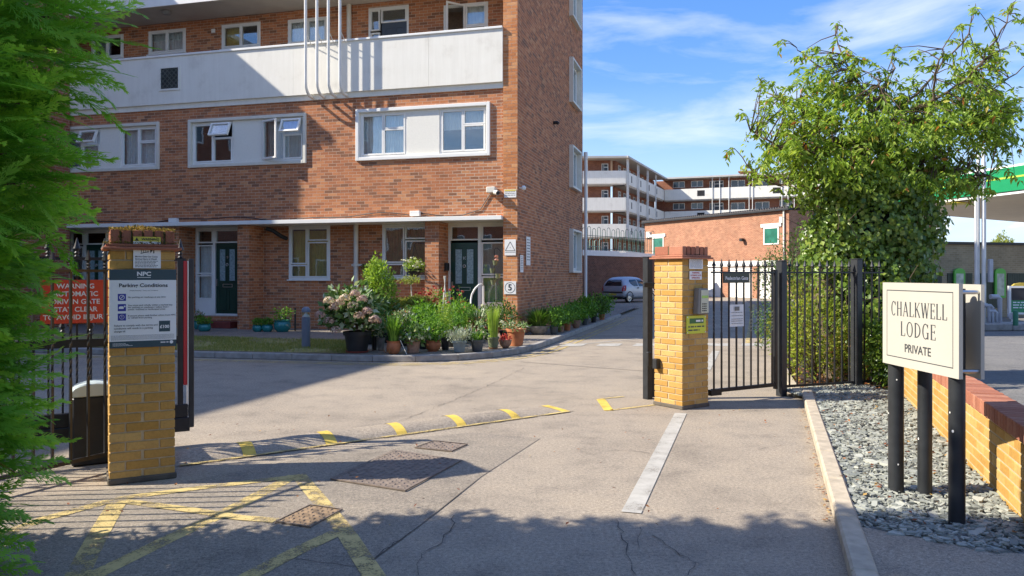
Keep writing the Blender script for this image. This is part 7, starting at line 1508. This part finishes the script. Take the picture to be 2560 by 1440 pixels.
for ci, c in enumerate(C):
    j = np.argmin(((skel - c) ** 2).sum(1)); s0 = skel[j]; d = c - s0; dl = np.linalg.norm(d)
    if dl > 1e-3 and (dl < 0.55 or ci >= 1650): twigs.tube([Vector(s0), Vector(s0 * 0.5 + c * 0.5 + np.array([0, 0, 0.06 * dl])), Vector(c)], 0.009, 4, 0.0035, cap=False)
    ax = nrm(d / max(dl, 1e-3) + rng.normal(0, 0.5, 3) + np.array([0, 0, -0.05])); n = rng.integers(10, 19); ext = rng.uniform(0.16, 0.34)
    for k in range(n):
        f = k / n; LP.append(c + ax * ext * (f - 0.5) + np.array([0, 0, -0.10 * f * f]) + rng.normal(0, 0.012, 3)); th = rng.uniform(0, 6.28)
        LD.append(np.array([math.cos(th) * 0.9, math.sin(th) * 0.9, -0.5]) + ax * 0.4 + rng.normal(0, 0.25, 3)); LN.append(rng.normal(0, 0.5, 3) + np.array([0, 0, 1])); LL.append(rng.uniform(0.055, 0.135))
twigs.build('twig', m_twig, tree, kind='stuff')
LP, LD, LN, LL = map(np.array, (LP, LD, LN, LL)); hgt = (LP[:, 2] - 2.6) / 3.0
leaves('crown', LP, LD, nrm(LN), LL, LL * 0.36, f_tree, tree, rnd=np.clip(np.abs(rng.normal(0.45, 0.24, len(LP))), 0, 1), fold=0.2, droop=0.2)
# ivy clothing the lower tree
ivy = thing('ivy', (5.1, 11.3, 0), 'dense glossy ivy smothering the lower trunk of the cherry', 'ivy')
def ivy_shell(n):
    out = []; nor = []
    for (u, v, ru, rv, rd, w) in ((2160, 560, 165, 150, 0.85, 1.0), (2175, 720, 150, 170, 0.8, 1.0), (2230, 640, 105, 190, 0.75, 0.8), (2090, 620, 100, 130, 0.7, 0.6), (2190, 850, 115, 110, 0.6, 0.5), (2140, 470, 190, 70, 0.8, 0.5), (2290, 560, 70, 90, 0.5, 0.35)):
        m = int(n * w); d = nrm(rng.normal(0, 1, (m, 3))); d[:, 1] = -np.abs(d[:, 1]) * np.where(rng.random(m) < 0.85, 1, -1); q = 1 - 0.3 * rng.random(m) ** 2; q *= 0.92 + 0.12 * np.sin(d[:, 0] * 9 + d[:, 2] * 7) + 0.06 * np.sin(d[:, 2] * 23)
        c = Pt(u, v, 0.15); s = 11.45 / F; out.append(c + d * q[:, None] * np.array([ru * s, rd, rv * s])); nor.append(d)
    return np.concatenate(out), np.concatenate(nor)
p, d = ivy_shell(3000); ok = p[:, 2] > 0.12; p, d = p[ok], d[ok]; n = len(p); th = rng.uniform(0, 6.28, n)
L = rng.uniform(0.04, 0.095, n); leaves('foliage', p, nrm(np.stack([rng.normal(0, 0.5, n), rng.normal(-0.1, 0.3, n), -np.ones(n) * 0.7], 1)), nrm(d + rng.normal(0, 0.45, (n, 3)) + [-0.1, -0.2, 0.35]), L, L * 0.95, f_ivy, ivy, rnd=np.clip(rng.normal(0.5, 0.25, n), 0, 1), fold=0.12, droop=0.1)
mb = MB()
for k in range(9): a = Pt(random.uniform(2010, 2290), random.uniform(430, 800), -0.75); q = Vector(a); mb.tube([q, q + Vector((random.gauss(0, .2), -0.05, random.uniform(.1, .3))), q + Vector((random.gauss(0, .35), 0.0, random.uniform(.3, .5)))], 0.006, 4, 0.003)
mb.build('vine_stem', m_twig, ivy, kind='stuff')
mbi = MB(); mbi.lathe([(0.35, 0.1), (0.5, 0.8), (0.6, 1.6), (0.6, 2.4), (0.4, 3.0), (0.1, 3.1)], (5.2, 11.6, 0), 12); mbi.build('shade_core', M('ivy_shade', (0.012, 0.018, 0.006), 0.95, 0.4, 6), ivy)  # near-black core: the shade inside the ivy put into its colour
# clipped hedge and shrubs behind the fence
def shrub(name, label, c, rx, ry, rz, n, ls, mat, w=0.5, rb=0.0, flat=False):
    t = thing(name, (c[0], c[1], 0), label, 'shrub'); d = nrm(rng.normal(0, 1, (n, 3)))
    if flat: d = np.sign(d) * np.abs(d) ** 0.6; d /= np.maximum(np.abs(d).max(1), 0.75 * np.linalg.norm(d, axis=1))[:, None]
    q = (0.35 + 0.65 * rng.random(n)) ** 0.6 * (0.9 + 0.18 * np.sin(d[:, 0] * 6 + c[0]) * np.sin(d[:, 2] * 5)); p = np.array(c) + d * q[:, None] * [rx, ry, rz]; ok = p[:, 2] > 0.04; p, d = p[ok], d[ok]; n = len(p); L = rng.uniform(0.6, 1.3, n) * ls
    leaves('foliage', p, nrm(d + rng.normal(0, 0.7, (n, 3)) + [0, 0, 0.3]), nrm(rng.normal(0, 0.6, (n, 3)) + d + [0, 0, 0.5]), L, L * w, mat, t, rnd=np.clip(rng.random(n) * 0.8 + rb, 0, 1))
    stems(t, (c[0], c[1], 0.03), [tuple(p[i]) for i in rng.choice(n, 14)], 0.008, name='stem'); return t
shrub('clipped_hedge', 'dark clipped hedge rising behind the pedestrian gate', (5.55, 15.2, 1.05), 0.62, 1.1, 1.12, 9000, 0.05, f_dark, 0.5, flat=True)
shrub('young_shrub', 'loose young shrub growing above the clipped hedge', (5.9, 15.4, 2.1), 0.55, 0.5, 0.55, 700, 0.06, f_dark)
shrub('nandina_shrub', 'yellow green shrub with reddish leaves behind the fence', (4.25, 10.75, 0.72), 0.62, 0.36, 0.75, 3000, 0.065, f_shrub, 0.38, -0.1)
shrub('red_shrub', 'reddish low shrub at the foot of the ivy', (4.75, 10.75, 0.42), 0.48, 0.35, 0.45, 1500, 0.06, f_shrub, 0.38, 0.22)
shrub('lime_shrub', 'bright lime shrub left of the tree trunk behind the fence', (4.25, 11.6, 0.85), 0.42, 0.4, 0.75, 1600, 0.06, f_gold, 0.45)
shrub('bed_shrub', 'green shrub where ivy meets the low wall', (5.1, 10.25, 0.55), 0.40, 0.28, 0.62, 2200, 0.065, f_ivy, 0.7)
c = P(2505, 640, 60); t = thing('distant_tree', (c.x, c.y, 0), 'small yellow green tree top beyond the filling station wall', 'tree'); mb = MB(); mb.tube([(c.x, c.y, 0), (c.x, c.y, 3.4)], 0.15, 6, 0.06); mb.build('trunk', m_bark, t)
bush('crown', t, (c.x, c.y, 3.4), 0.95, 1.25, 1500, 0.22, f_gold, 0.2, 0.5, 0.4)
